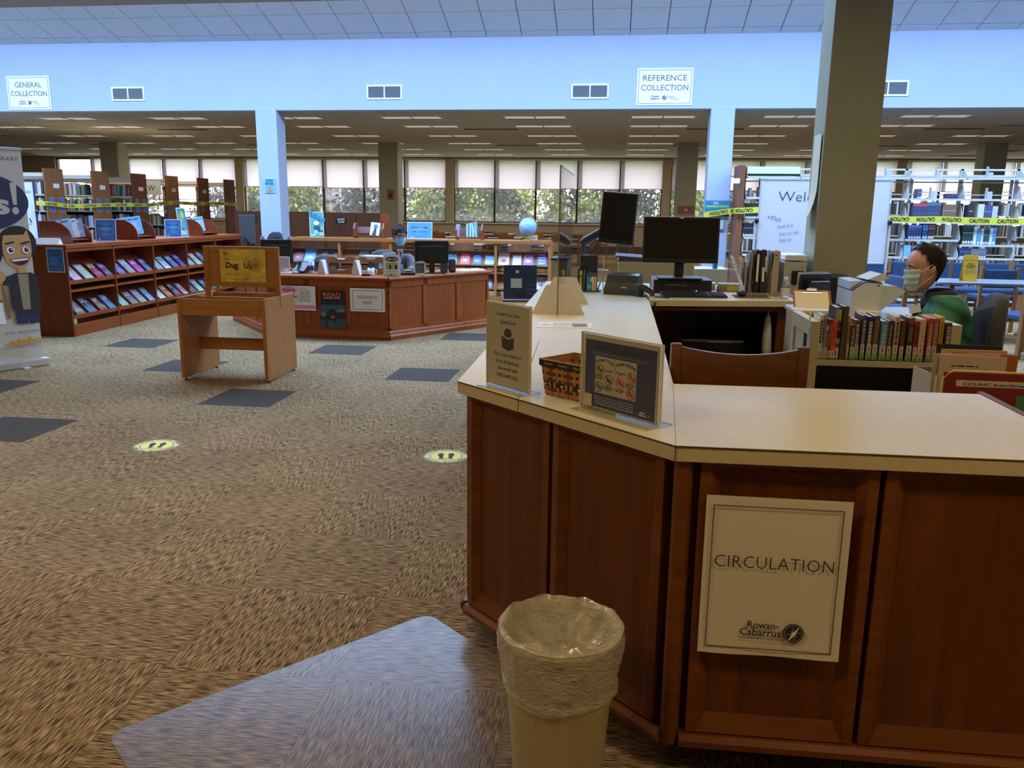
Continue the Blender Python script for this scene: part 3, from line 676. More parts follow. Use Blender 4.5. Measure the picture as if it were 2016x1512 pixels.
# ---------------------------------------------------------------- acrylic sign holders, basket, flyer
acr = glass('clear acrylic', (.97, .97, .95), .22, .03); acre = M('acrylic edge', (.62, .58, .42), .2)
RZ = R(-44.4)
def holder(name, lab, cx, cy, w, h, rz, base=.045):
    t = thing(name, lab, 'sign', (cx, cy, ZC+.0006), rz)
    obj('sleeve', B().quad((-w/2, -.005, .006), (w/2, -.005, .006), (w/2, -.005, h), (-w/2, -.005, h)).quad((-w/2, .003, .006), (w/2, .003, .006), (w/2, .003, h), (-w/2, .003, h)), acr, t)
    obj('foot', B().box(-w/2, w/2, -base, base, 0, .003).box(-w/2, w/2, -.006, -.004, 0, .01).box(-w/2, w/2, .002, .004, 0, .01), acr, t)
    e = B()
    for q in ((-w/2-.0015, -w/2+.0015, .004, h), (w/2-.0015, w/2+.0015, .004, h)): e.box(q[0], q[1], -.0062, .0042, q[2], q[3])
    e.box(-w/2, w/2, -.0062, -.0040, h-.002, h).box(-w/2, w/2, .002, .0042, h-.002, h).box(-w/2, w/2, -base-.0005, -base+.001, 0, .0033).box(-w/2, w/2, base-.001, base+.0005, 0, .0033)
    obj('bright_edge', e, acre, t); return t
t = holder('sign_holder', 'upright acrylic sign, Create Your Own Quiet Zone, on the counter corner', -.350, 2.672, .230, .292, RZ)
cp_ = M('cream sign paper', (.50, .455, .33), .7)
obj('insert', B().box(-.108, .108, -.003, .001, .008, .287), cp_, t)
s = Sheet([ink]); s.y = -.0032; s.step = .00005
for tx, z, w in (('Create Your Own', .248, .124), ('Quiet Zone!', .222, .086), ('Bury your head in a', .112, .142), ('book & block out', .088, .122), ('the world with', .064, .106), ('FREE EARPLUGS.', .040, .116)):
    s.txt(tx, .0, z, w, .0125, ink, .018)
s.ell(.0, .191, .021, .017, M('brown hair print', (.05, .025, .015), .8), 14).ell(-.033, .174, .006, .012, tan, 10).ell(.033, .172, .006, .012, tan, 10)
s.poly([(-.034, .182), (0, .172), (0, .133), (-.031, .143)], ink).poly([(0, .172), (.034, .180), (.031, .141), (0, .133)], M('charcoal print', (.03, .03, .035), .8)).poly([(-.034, .182), (0, .176), (.034, .180), (.0, .172)], white)
s.done('print', t)
t = holder('sign_holder', 'wide acrylic LIBRARY FOOD & DRINK POLICY sign in navy on the counter', .020, 2.362, .320, .236, RZ, .055)
obj('insert', B().box(-.150, .150, -.003, .001, .008, .231), cp_, t)
nb = M('navy insert', (.03, .048, .13), .6)
s = Sheet([ink]); s.y = -.0032; s.step = .00005; s.rect(-.143, .143, .013, .216, nb)
s.txt('LIBRARY FOOD & DRINK POLICY', -.002, .188, .222, .013, ink, .03)
s.txt('Help us protect our library materials and equipment.', -.002, .176, .222, .0055, M('dim print', (.35, .36, .40), .6))
s.rect(-.100, .068, .058, .170, cp_).rect(-.0185, -.0175, .058, .170, ink)
for word, cx in (('PERMITTED', -.060), ('FORBIDDEN', .025)):
    for k, c in enumerate(word):
        u = (k-4)/4; s.txt(c, cx+u*.033, .153-.0075*u*u+.003, None, .0085, ink, .035, ang=-u*.35)
icon = M('icon ring', (.06, .10, .07), .6); iconr = M('icon red ring', (.45, .04, .03), .6)
for cx, cz, m, sl in ((-.080, .131, icon, 0), (-.042, .103, icon, 1), (-.082, .078, icon, 0), (.050, .125, iconr, 1), (.006, .103, iconr, 1), (.048, .076, iconr, 1)):
    s.ring(cx, cz, .0165, .0022, m, 24); s.ell(cx-.004, cz+.002, .005, .008, m, 8).ell(cx+.005, cz-.003, .006, .005, m, 8)
    if sl: s.line(cx-.011, cz+.011, cx+.011, cz-.011, .002, m)
for x0, x1, z in ((-.060, -.024, .130), (-.098, -.062, .112), (-.098, -.066, .107), (-.098, -.07, .102), (-.062, -.022, .082), (-.062, -.022, .077), (-.058, -.028, .072), (-.012, .028, .131), (-.002, .012, .126), (.028, .064, .104), (.028, .064, .099), (.03, .06, .094), (-.014, .022, .080), (-.01, .018, .075)):
    s.words(x0, x1, z, .0034, ink, int(z*1e4))
for k in range(4): s.words(-.10+.004*k, .066, .046-.0072*k, .004, M('dim print', (.35, .36, .40), .6), 50+k)
s.txt('Rowan-', .100, .030, .022, .0055, white, .02).txt('Cabarrus', .100, .0225, .030, .0055, white, .02)
s.poly([(.122, .024), (.1245, .0255), (.131, .035), (.128, .0315)], white)
s.rect(-.141, -.108, .012, .050, cp_)
s.done('print', t)
# woven basket
wA = M('honey splint', (.42, .20, .05), .55, noise=.12, scale=60); wR = M('russet splint', (.13, .022, .014), .55, noise=.1, scale=60); wN = M('navy ribbon', (.012, .018, .014), .7)
wt = M('ribbon script', (.55, .58, .30), .7)
bk = thing('basket', 'small woven basket with a navy ribbon rim and stars, between the two acrylic signs', 'basket', (-.108, 2.628, ZC+.0006), R(-38))
rows = [(.004, 'A'), (.0175, 'R'), (.031, 'N'), (.0475, 'R'), (.0585, 'A'), (.0695, 'R'), (.0805, 'A'), (.0915, 'R')]
def taper(z): return 1-.13*(1-z/.118)
W2, D2 = .098, .082
ncol = 5
for ri, (z, c) in enumerate(rows):
    hgt = .017 if c == 'N' else .0105
    b = B()
    for side in range(4):
        Lh, Dh = ((W2, D2), (D2, W2))[side % 2]; Rm_ = Matrix.Rotation(side*pi/2, 4, 'Z'); n = 60; k_ = taper(z+hgt/2)
        vs = []
        for i in range(n+1):
            u = -1+2*i/n; wv = cos((u+1)/2*ncol*2*pi/2*1.0)*(1 if ri % 2 else -1)
            y = -Dh*k_+wv*.0028*(1 if abs(u) < .93 else .3)
            for yy, zz in ((y-.0008, z), (y-.0008, z+hgt), (y+.0008, z+hgt), (y+.0008, z)): vs.append((u*Lh*k_, yy, zz))
        fs = [(4*i+j, 4*(i+1)+j, 4*(i+1)+(j+1) % 4, 4*i+(j+1) % 4) for i in range(n) for j in range(4)]
        b.add(vs, fs, 0, True, Rm_)
    obj('weaver', b, {'A': wA, 'R': wR, 'N': wN}[c], bk)
for side in range(4):
    Lh, Dh = ((W2, D2), (D2, W2))[side % 2]; Rm_ = Matrix.Rotation(side*pi/2, 4, 'Z')
    for i in range(ncol):
        u = -1+2*(i+.5)/ncol; hw = .013
        b = B(); k0, k1 = taper(0), taper(.105)
        b.add([(u*Lh*k0-hw, -Dh*k0-.0004, 0), (u*Lh*k0+hw, -Dh*k0-.0004, 0), (u*Lh*k1+hw, -Dh*k1-.0004, .105), (u*Lh*k1-hw, -Dh*k1-.0004, .105),
               (u*Lh*k0-hw, -Dh*k0+.0012, 0), (u*Lh*k0+hw, -Dh*k0+.0012, 0), (u*Lh*k1+hw, -Dh*k1+.0012, .105), (u*Lh*k1-hw, -Dh*k1+.0012, .105)], [(0, 1, 2, 3), (7, 6, 5, 4), (0, 3, 7, 4), (1, 5, 6, 2), (3, 2, 6, 7)], 0, T=Rm_)
        obj('stake', b, wA, bk)
rimb, rib = B(), B()
for side in range(4):
    Lh, Dh = ((W2, D2), (D2, W2))[side % 2]; Rm_ = Matrix.Rotation(side*pi/2, 4, 'Z')
    rimb.box(-Lh-.004, Lh+.004, -Dh+.001, -Dh+.004, .096, .120, T=Rm_); rimb.box(-Lh-.005, Lh+.005, -Dh-.005, -Dh+.004, .1175, .1205, T=Rm_)
    rib.box(-Lh-.004, Lh+.004, -Dh-.005, -Dh-.001, .099, .1175, T=Rm_)
obj('rim', rimb, wA, bk); obj('ribbon', rib, wN, bk)
obj('bottom', B().box(-.085, .085, -.07, .07, .002, .006), wA, bk)
s = Sheet([wt]); s.y = -D2-.0052; s.step = .00005
for k in range(3): s.txt('America', -.062+.062*k, .1045, .036, .0085, wt, 0, shear=.35)
for k in range(3):
    cx = -.072+.072*k; cz = .040
    s.poly([(cx+(.0065 if j % 2 == 0 else .0027)*cos(pi/2+j*pi/5), cz+(.0065 if j % 2 == 0 else .0027)*sin(pi/2+j*pi/5)) for j in range(10)], white)
s.done('ribbon_print', bk)
obj('bead', B().ell((-.06, D2+.002, .122), (.006, .004, .005), seg=8), black, bk)
# flyer lying on the counter
fl = thing('flyer', 'cream printed flyer lying flat on the counter before the clear screen', 'paper', (-.265, 4.29, ZC+.0008), R(3))
obj('sheet', B().box(-.145, .145, -.108, .108, 0, .0006), M('flyer paper', (.78, .70, .52), .7), fl)
s = Sheet([ink]); s.step = .0001
for k in range(5): s.words(-.06, .03, -.06+.028*k, .012, greyink, k)
s.rect(.04, .12, -.07, .05, M('flyer picture', (.35, .22, .16), .8)).rect(.05, .11, -.05, .0, M('flyer picture blue', (.12, .14, .22), .8)); s.words(.04, .13, .065, .014, greyink, 9); s.words(-.11, -.08, -.02, .02, ink, 3)
o = s.done('print', fl, (0, 0, .0006)); o.rotation_euler = (R(-90), 0, 0)
# clear screen on two splayed feet
sc = thing('sneeze_guard', 'clear acrylic screen standing on two cream trapezoid feet', 'screen', (-.33, 4.66, ZC+.0006))
obj('screen_pane', B().box(-.003, .003, 0, 1.36, .0, .835), glass('screen acrylic', (.93, .96, .97), .12, .01), sc)
obj('screen_edge', B().box(-.0035, .0035, -.003, .001, 0, .835).box(-.0032, .0032, 0, 1.36, .832, .837), M('acrylic dark edge', (.13, .15, .15), .25), sc)
ff = M('cream foot board', (.62, .55, .46), .5)
for y in (.06, .62): obj('foot', B().prismy([(-.155, 0), (.155, 0), (.075, .165), (.062, .172), (-.062, .172), (-.075, .165)], y, y+.006), ff, sc)
# ================================================================ staff workstation behind the counter
WZ = .987
def P3(px, py, Y): return PY(px, py, Y)
ws = thing('work_desk', 'cream-topped staff desk with a dark knee hole, joined to the service counter', 'desk', (0, 0, 0))
o = obj('worktop', B().prism([(.232, 5.63), (1.235, 5.80), (1.235, 6.95), (.20, 6.95)], WZ-.040, WZ), [laminate], ws)
o.data.materials.append(lamedge)
for p in o.data.polygons:
    if abs(p.normal.z) < .5: p.material_index = 1
obj('end_trim', B().bbox(1.237, 1.285, 5.72, 6.95, WZ-.045, WZ+.004, .01), dwood, ws)
obj('side_panel', B().box(1.12, 1.19, 5.86, 6.9, 0, WZ-.04), circ, ws)
obj('back_panel', B().box(.25, 1.12, 6.72, 6.76, 0, WZ-.04), dwood, ws)
obj('apron', B().prism([(.235, 5.66), (1.12, 5.81), (1.12, 5.83), (.235, 5.68)], WZ-.075, WZ-.041), dwood, ws)
# things in the knee hole
t = thing('computer_tower', 'black floor-standing box with a button row, in the knee hole of the desk', 'computer', (.72, 6.35, 0))
obj('case', B().bbox(-.24, .24, -.25, .2, 0, .66, .02), M('dim black case', (.014, .014, .015), .35), t)
b = B()
for k in range(6): b.ell((-.14+.055*k, -.253, .60+.01*(k % 2)), (.008, .004, .008), seg=8)
obj('button', b, dgrey, t); obj('badge', B().box(-.03, .14, -.254, -.25, .637, .645), lgrey, t)
t = thing('plastic_bag', 'white plastic bag hanging inside the knee hole of the desk', 'bag', (1.07, 5.905, .55))
b = B(); prof = [(.0, 0), (.028, .01), (.040, .08), (.036, .2), (.022, .30), (.008, .34), (.014, .37)]
for r_, z in prof: pass
b.lathe(prof, 14); b.v = [(x*.8+.004*sin(9*z*20+y*60), y*1.2, z) for x, y, z in b.v]
obj('sack', b, M('bag film', (.55, .54, .50), .4), t)
def monitor(name, lab, loc, rz, w, h, z0, stand=True, tilt=0., th=.045, front=-1, col=None):
    t = thing(name, lab, 'monitor', loc, rz); Tm = Matrix.Translation((0, 0, z0+h/2)) @ Matrix.Rotation(tilt, 4, 'X')
    m = col or black
    obj('casing', B().bbox(-w/2, w/2, -.012, .012, -h/2, h/2, .006, T=Tm).bbox(-w*.36, w*.36, .012, th, -h*.34, h*.30, .015, T=Tm), m, t)
    obj('bezel', B().box(-w/2+.004, w/2-.004, -.0135, -.012, -h/2+.004, -h/2+.030, T=Tm), M('gloss black', (.02, .02, .022), .15), t)
    obj('screen', B().box(-w/2+.014, w/2-.014, -.0130, -.0118, -h/2+.032, h/2-.014, T=Tm), M('switched-off screen', (.006, .006, .007), .16), t)
    if stand:
        obj('neck', B().bbox(-.035, .035, .02, .06, .015, z0+h*.45, .008), m, t)
        obj('base', B().bbox(-.16, .16, -.12, .12, 0, .014, .006), m, t)
    return t
# main screen on a desktop computer
pc = thing('desktop_computer', 'black small desktop computer lying flat under the wide screen', 'computer', (.475, 6.30, WZ+.001), R(1))
obj('case', B().bbox(-.215, .215, -.165, .2, 0, .10, .004), black, pc)
obj('front_face', B().box(-.17, .21, -.169, -.165, .006, .094), M('pc front', (.02, .02, .024), .25), pc)
obj('side_cheek', B().box(-.218, -.206, -.172, -.1, 0, .10), lgrey, pc)
b = B().box(-.12, .03, -.1705, -.169, .055, .068); obj('drive_slot', b, dgrey, pc)
obj('power_light', B().ell((.105, -.170, .022), (.004, .002, .004), seg=8), M('blue indicator', (.2, .5, 1), .4, emit=3), pc)
for k in range(3): obj('port', B().box(.075+.025*k, .090+.025*k, -.1705, -.169, .016, .026), dgrey, pc) if k != 1 else None
m_ = monitor('monitor', 'wide black landscape computer screen standing on the flat desktop computer', (.458, 6.22, WZ+.103), R(1), .552, .335, .115, True, R(-3))
obj('brand_mark', B().box(-.012, .012, -.0145, -.0135, .437, .447), lgrey, m_)
b = B(); b.tube([(-.08, .03, .17), (-.06, .05, .13), (0, .07, .10), (.07, .06, .12), (.15, .05, .165)], .0035, 6); obj('cable', b, black, m_)
# portrait screen on a swing arm
pm = thing('monitor', 'black portrait computer screen on a jointed swing arm', 'monitor', (-.005, 6.32, WZ+.001))
Tm = Matrix.Translation((.0, 0, .535)) @ Matrix.Rotation(R(-15), 4, 'Z') @ Matrix.Rotation(R(4), 4, 'Y')
obj('casing', B().bbox(-.135, .135, -.014, .014, -.19, .19, .006, T=Tm).bbox(-.08, .08, .014, .04, -.1, .1, .01, T=Tm), black, pm)
obj('screen', B().box(-.122, .122, -.0152, -.0138, -.160, .178, T=Tm), MC['switched-off screen'], pm)
obj('bezel', B().box(-.130, .130, -.0155, -.0138, -.186, -.164, T=Tm), MC['gloss black'], pm)
arm = obj('arm', B().tube([(-.27, .12, .345), (-.25, .11, .357), (-.05, .07, .475), (-.03, .06, .485)], [.026, .034, .030, .022], 12).tube([(-.05, .07, .47), (-.02, .04, .50), (.0, .02, .53)], .024, 10), black, pm)
obj('lower_arm', B().tube([(-.262, .125, .35), (-.268, .13, .2), (-.27, .13, .02)], .020, 10).bbox(-.33, -.20, .06, .2, 0, .02, .005), dgrey, pm)
b = B().tube([(-.05, .05, .45), (-.10, .05, .38), (-.16, .06, .31), (-.21, .08, .24), (-.25, .1, .05)], .004, 6).tube([(-.02, .05, .40), (-.05, .04, .43), (-.10, .05, .40), (-.18, .06, .31), (-.22, .09, .22)], .004, 6)
obj('cable', b, black, pm)
# receipt printer with the hand scanner lying before it
rp = thing('receipt_printer', 'dark grey rounded receipt printer on the counter', 'printer', (.055, 6.02, WZ+.001), R(-14))
prof = [(-.09, 0), (.11, 0), (.11, .085), (.095, .115), (.055, .142), (.0, .148), (-.045, .135), (-.08, .09), (-.092, .04)]
obj('body', B().prismx(prof, -.115, .115), M('printer grey', (.045, .045, .048), .35), rp)
obj('side_cheek', B().prismx([(-.095, 0), (.115, 0), (.115, .095), (.06, .110), (-.03, .085), (-.095, .04)], -.128, -.115), dgrey, rp)
obj('paper_slot', B().box(-.075, .075, .01, .02, .1475, .151), black, rp); obj('badge', B().box(.0, .04, -.093, -.0905, .05, .056), lgrey, rp)
sn = thing('barcode_scanner', 'black hand-held barcode scanner lying beside the receipt printer', 'scanner', (.185, 5.84, WZ+.001), R(-35))
b = B().tube([(-.02, 0, .02), (.0, -.0, .055), (.01, 0, .07)], [.02, .017, .02], 10)
obj('stand', B().bbox(-.045, .02, -.03, .03, 0, .012, .004).bbox(-.03, .0, -.02, .02, .012, .05, .006), black, sn)
obj('grip', B().tube([(-.03, 0, .065), (.02, 0, .06), (.07, 0, .035), (.085, 0, .02)], [.024, .022, .018, .022], 12), black, sn)
obj('head', B().bbox(-.06, -.015, -.032, .032, .05, .088, .012), dgrey, sn)
b = B().tube([(.085, 0, .018), (.11, .0, .01), (.15, .02, .006), (.20, .03, .004)], .004, 6); obj('cable', b, black, sn)
cc = thing('coiled_cable', 'black coiled cable hanging over the desk edge', 'cable', (.262, 5.605, WZ-.1))
b = B(); b.tube([(.010*cos(a_*.9), .010*sin(a_*.9), -.05+a_*.0016) for a_ in range(0, 90)], .0028, 5); obj('coil', b, black, cc)
kb = thing('keyboard', 'black computer keyboard in front of the wide screen', 'keyboard', (.545, 5.93, WZ+.001), R(6))
obj('base', B().add([(-.225, -.075, 0), (.225, -.075, 0), (.225, .075, 0), (-.225, .075, 0), (-.225, -.075, .012), (.225, -.075, .012), (.225, .075, .026), (-.225, .075, .026)], [(3, 2, 1, 0), (4, 5, 6, 7), (0, 1, 5, 4), (1, 2, 6, 5), (2, 3, 7, 6), (3, 0, 4, 7)]), black, kb)
b = B(); kk = M('key caps', (.03, .03, .032), .5)
for r_ in range(6):
    for c in range(21):
        if c in (15,) or (c == 18 and False): continue
        x = -.216+c*.0208; y = -.068+r_*.0225; z = .0125+(y+.075)/.15*.014
        b.box(x, x+.0175, y, y+.0185, z, z+.006)
obj('keys', b, kk, kb)
ms = thing('computer_mouse', 'black computer mouse on the mouse pad', 'mouse', (.885, 5.985, WZ+.0138), R(20))
obj('shell', B().ell((0, 0, .012), (.030, .050, .022)), black, ms); obj('scroll_wheel', B().ell((0, -.028, .030), (.004, .009, .005), seg=8), dgrey, ms)
obj('mouse_pad', B().box(-.12, .12, -.1, .1, 0, .003), M('mouse pad print', (.16, .06, .04), .8, noise=.5, scale=70), None, 'dark red printed mouse pad beside the keyboard', 'mouse pad', loc=(.955, 6.02, WZ+.0006))
for k, (x, y, c, a, l) in enumerate([(1.02, 5.93, (.10, .50, .32), 10, 'teal green sticky note on the desk edge'), (1.06, 5.985, (.66, .66, .10), -8, 'yellow sticky note beside the teal one on the desk'), (1.15, 5.97, (.85, .35, .40), 5, 'pink sticky notes beside the sanitizer bottle')]):
    obj('sticky_note', B().box(-.045, .045, -.028, .028, 0, .002), M('note%d' % k, c, .8), None, l, 'sticky note', loc=(x, y, WZ+.0005), rz=R(a))
# sanitizer bottle
bt = thing('sanitizer_bottle', 'clear hand sanitizer bottle with a flip cap at the desk corner', 'bottle', (1.178, 5.955, WZ+.001))
obj('body', B().lathe([(0, 0), (.030, 0), (.032, .006), (.032, .085), (.026, .105), (.012, .115), (.012, .122), (0, .122)], 20), glass('clear plastic', (.88, .90, .92), .3, .05), bt)
obj('label_band', B().lathe([(.0325, .02), (.0325, .075)], 20), M('bottle label', (.55, .55, .48), .6), bt)
obj('cap', B().lathe([(.013, .120), (.016, .122), (.015, .150), (.0, .152)], 14), M('clear cap', (.60, .62, .64), .2), bt)
# leaflet stands
bh = thing('leaflet_stand', 'tall black leaflet stand with books in it, beside the receipt printer', 'stand', (-.215, 6.17, WZ+.001), R(-6))
obj('back', B().bbox(-.062, .068, .02, .05, 0, .265, .004), black, bh); obj('foot', B().box(-.07, .1, -.05, .06, 0, .008), black, bh)
obj('pocket', B().quad((-.06, -.03, .01), (.066, -.03, .01), (.066, -.03, .14), (-.06, -.03, .14)), acr, bh)
def printed_book(name, lab, loc, w, h, th, rot, cm, fn=None, group=None, sp=None):
    """upright book, cover facing local -y"""
    t = thing(name, lab, 'book', loc, 0, group, rot=rot)
    obj('cover', B().box(-w/2, w/2, 0, .002, 0, h).box(-w/2, w/2, th-.002, th, 0, h).box(-w/2, -w/2+.002, 0, th, 0, h), cm, t)
    obj('page_block', B().box(-w/2+.002, w/2-.003, .002, th-.002, .003, h-.003), pages, t)
    if fn: s = Sheet([ink]); s.step = .0003; fn(s, w, h); s.done('cover_print', t)
    return t
def bh1(s, w, h):
    s.txt('BE HAPPY', .0, h*.52-.012, h*.80, .018, MC['yellow print'], .03, ang=-pi/2)
printed_book('book', 'black BE HAPPY book leaning on the leaflet stand', (-.262, 6.085, WZ+.001), .048, .165, .03, (0, 0, R(-8)), black, lambda s, w, h: s.txt('BE HAPPY', -.009, h*.5, h*.86, .017, yellow, .03, ang=-pi/2))
printed_book('book', 'teal and orange picture book in the black leaflet stand', (-.185, 6.105, WZ+.009), .072, .105, .012, (0, 0, R(-6)), M('teal cover', (.03, .24, .26), .5),
    lambda s, w, h: s.rect(.008, .016, 0, h, cream).rect(.018, .028, 0, h, orange).rect(.030, w/2, 0, h, cream).rect(-.005, .012, .07, .095, cream).ell(-.015, .03, .014, .018, M('mint print', (.15, .45, .38), .6)))
st = thing('display_easel', 'clear curved acrylic easel beside the black leaflet stand', 'stand', (-.108, 6.22, WZ+.001), R(-10))
obj('curve', B().tube([(-.03, -.02, 0), (-.005, .0, .09), (.006, .01, .17), (.002, .02, .24)], .006, 8), M('frosted acrylic', (.45, .45, .46), .2), st)
obj('bar', B().tube([(-.04, .0, .155), (.045, .0, .152)], .004, 8).tube([(.006, .0, .15), (.008, .0, 0)], .004, 8), chrome, st)
# file rack with binders and papers
rk = thing('file_rack', 'tan file rack full of folders and binders at the back of the desk', 'rack', (1.06, 6.22, WZ+.001), R(2))
obj('base', B().bbox(-.145, .135, -.12, .13, 0, .018, .004), M('rack tan', (.30, .22, .13), .6), rk)
for x in (-.14, .13): obj('divider', B().box(x-.003, x+.003, -.11, .12, .018, .24), M('rack metal', (.38, .35, .30), .5), rk)
fi = [('grey document wallet at the near side of the file rack', -.105, .022, .28, .28, (.20, .19, .19), 2), ('black ring binder with a cream spine label, first in rack', -.052, .034, .30, .29, (.012, .012, .014), 0),
      ('thick black ring binder with two cream labels', -.006, .046, .305, .30, (.016, .015, .02), -2), ('yellow folder in the file rack', .036, .008, .28, .28, (.55, .50, .14), 3), ('tan box file with a finger hole', .072, .055, .30, .28, (.36, .30, .20), 0)]
for k, (l, x, w, h, d, c, a) in enumerate(fi):
    t = thing('binder' if 'binder' in l else 'folder', l, 'file', (1.06+x, 6.13, WZ+.02), rot=(0, R(a), 0)); m = M('file%d' % k, c, .45)
    obj('cover', B().box(-w/2, -w/2+.003, 0, .2, 0, h).box(w/2-.003, w/2, 0, .2, 0, h).box(-w/2, w/2, 0, .003, 0, h), m, t)
    if w > .02: obj('papers', B().box(-w/2+.004, w/2-.004, .006, .19, .005, h-.02), pages, t)
    if k in (1, 2, 4): obj('spine_label', B().box(-.008, .006, -.001, 0, .08, h*.92 if k == 1 else h*.6), cream, t) if k < 4 else obj('finger_hole', B().ell((.0, -.001, h-.03), (.006, .002, .006), seg=8), black, t)
    if k == 2: obj('spine_label', B().box(.012, .02, -.001, 0, .15, h*.85), cream, t)
for k, (x, a, w) in enumerate([(-.125, -22, .0), (-.118, -13, .01), (-.11, -7, .02), (-.10, -3, .03)]):
    t = obj('paper_sheaf', B().box(-.002, .002, 0, .19, 0, .27-.02*k), M('sheaf%d' % (k % 2), ((.62, .56, .42), (.45, .32, .18))[k % 2], .8), None, '%s loose sheaf of papers leaning out of the file rack' % ('widest-leaning', 'second', 'third', 'most upright')[k], 'paper', loc=(1.06+x+.012*k, 6.13+.01*k, WZ+.022))
    t.rotation_euler = (0, R(a), 0)
for k, (dz, a) in enumerate(((.19, 0), (.165, -7))):
    t = obj('envelope', B().box(-.14, .0, 0, .1, -.001, .001), cream, None, '%s cream envelope poking out sideways from the file rack' % ('upper', 'lower')[k], 'envelope', loc=(.93, 6.16, WZ+dz)); t.rotation_euler = (0, R(20-12*k), 0)
for k, (x, y, z, w, d, h, c, l) in enumerate([(.865, 6.45, 0, .20, .16, .055, (.40, .24, .10), 'tan cardboard tray beside the file rack'), (.69, 6.55, 0, .15, .12, .05, (.70, .70, .72), 'stack of white leaflets behind the keyboard')]):
    t = thing('card_box', l, 'box', (x, y, WZ+.001), R(-8)); m = M('cbox%d' % k, c, .7)
    obj('tray', B().box(-w/2, w/2, -d/2, d/2, 0, h*.7), m, t); obj('lid_flap', B().box(-w/2+.01, w/2, -d/2, d/2-.01, h*.72, h), m if k else M('card tan', (.45, .33, .17), .7), t)
    if k == 0: obj('yellow_note', B().box(-.02, .06, -d/2-.001, -d/2, .004, .042), yellow, t)
# wooden armchair tucked in at the counter
wc = wood('varnished chair wood', (.11, .035, .008), (.19, .065, .014), 'X', .3, 1, .3)
ch = thing('wooden_chair', 'varnished wooden chair with a wide curved back rail behind the counter', 'chair', (.475, 3.42, 0), 0)
def curved(x0, x1, y0, bow, z0, z1, th, n=14):
    b = B()
    for i in range(n+1):
        u = -1+2*i/n; x = x0+(x1-x0)*i/n; y = y0+bow*(1-u*u); zt = z1-.022*(1-u*u)
        for p in ((x, y, z0), (x, y-th, z0), (x, y-th, zt), (x, y, zt)): b.v.append(p)
    for i in range(n):
        for j in range(4): b.f.append((4*i+j, 4*i+(j+1) % 4, 4*(i+1)+(j+1) % 4, 4*(i+1)+j)); b.m.append(0); b.sm.append(False)
    return b
obj('back_rail', curved(-.225, .225, -.235, -.03, .86, 1.075, .022), wc, ch)
for x in (-.237, .237): obj('back_post', B().bbox(x-.021, x+.021, -.265, -.225, .02, 1.085, .008), wc, ch); obj('leg', B().bbox(x-.02, x+.02, .2, .24, 0, .58, .006), wc, ch); obj('arm', B().bbox(x-.025, x+.025, -.23, .24, .78, .80, .008), wc, ch)
obj('seat', B().bbox(-.24, .24, -.23, .25, .60, .64, .012), wc, ch); obj('stretcher', B().bbox(-.22, .22, .2, .23, .25, .28, .006), wc, ch)
# ================================================================ book cart
CYf = 4.35; X0, X1 = 1.045, 1.69
ctp = M('cart putty enamel', (.46, .40, .24), .4, noise=.03, scale=10)
cart = thing('book_cart', 'putty-coloured metal book cart with one row of books on top', 'cart', (0, 0, 0))
zs = PY(1700, 709, CYf).z
for x, nm in ((X0-.045, 'end_panel'), (X1, 'end_panel')):
    b = B(); zt = PY(1617, 633, CYf).z
    for q in ((CYf-.01, CYf+.05, .12, zt), (CYf+.39, CYf+.45, .12, zt), (CYf+.05, CYf+.39, zt-.075, zt), (CYf+.05, CYf+.39, .12, .22)): b.box(x, x+.045, q[0], q[1], q[2], q[3])
    b.box(x+.012, x+.033, CYf+.05, CYf+.39, .22, zt-.075)
    obj(nm, b, ctp, cart)
obj('hand_hold', B().box(X0-.034, X0-.0325, CYf+.10, CYf+.18, .60, .95), black, cart)
for k, (y, z) in enumerate(((.24, .97), (.27, .74))):
    s = Sheet([white]); s.ell(0, 0, .026, .036, M('sticker rim', (.55, .62, .66), .5)).ell(0, 0, .02, .03, blue).ell(0, 0, .012, .022, green)
    o = s.done('sticker', cart, (X0-.0460, CYf+.02+y*.1, z)); o.rotation_euler = (0, 0, -pi/2); o.location = (X0-.0455, CYf+.02, z)
o = obj('yellow_sticker', B().box(0, .001, -.02, .02, 0, .05), yellow, cart, loc=(X0-.0465, CYf+.02, 1.035))
for z in (zs, zs-.34, zs-.66): obj('shelf', B().box(X0, X1, CYf, CYf+.44, z-.035, z-.004).box(X0, X1, CYf+.18, CYf+.22, z-.004, z+(.12 if z == zs else .1)), ctp, cart)
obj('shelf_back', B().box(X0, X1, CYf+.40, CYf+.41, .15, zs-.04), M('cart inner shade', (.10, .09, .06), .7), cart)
for x in (X0, X1-.03):
    for y in (.06, .36): obj('caster', B().tube([(x, CYf+y, .05), (x+.025, CYf+y, .05)], .05, 14).box(x+.0, x+.025, CYf+y-.01, CYf+y+.01, .05, .12), dgrey, cart)
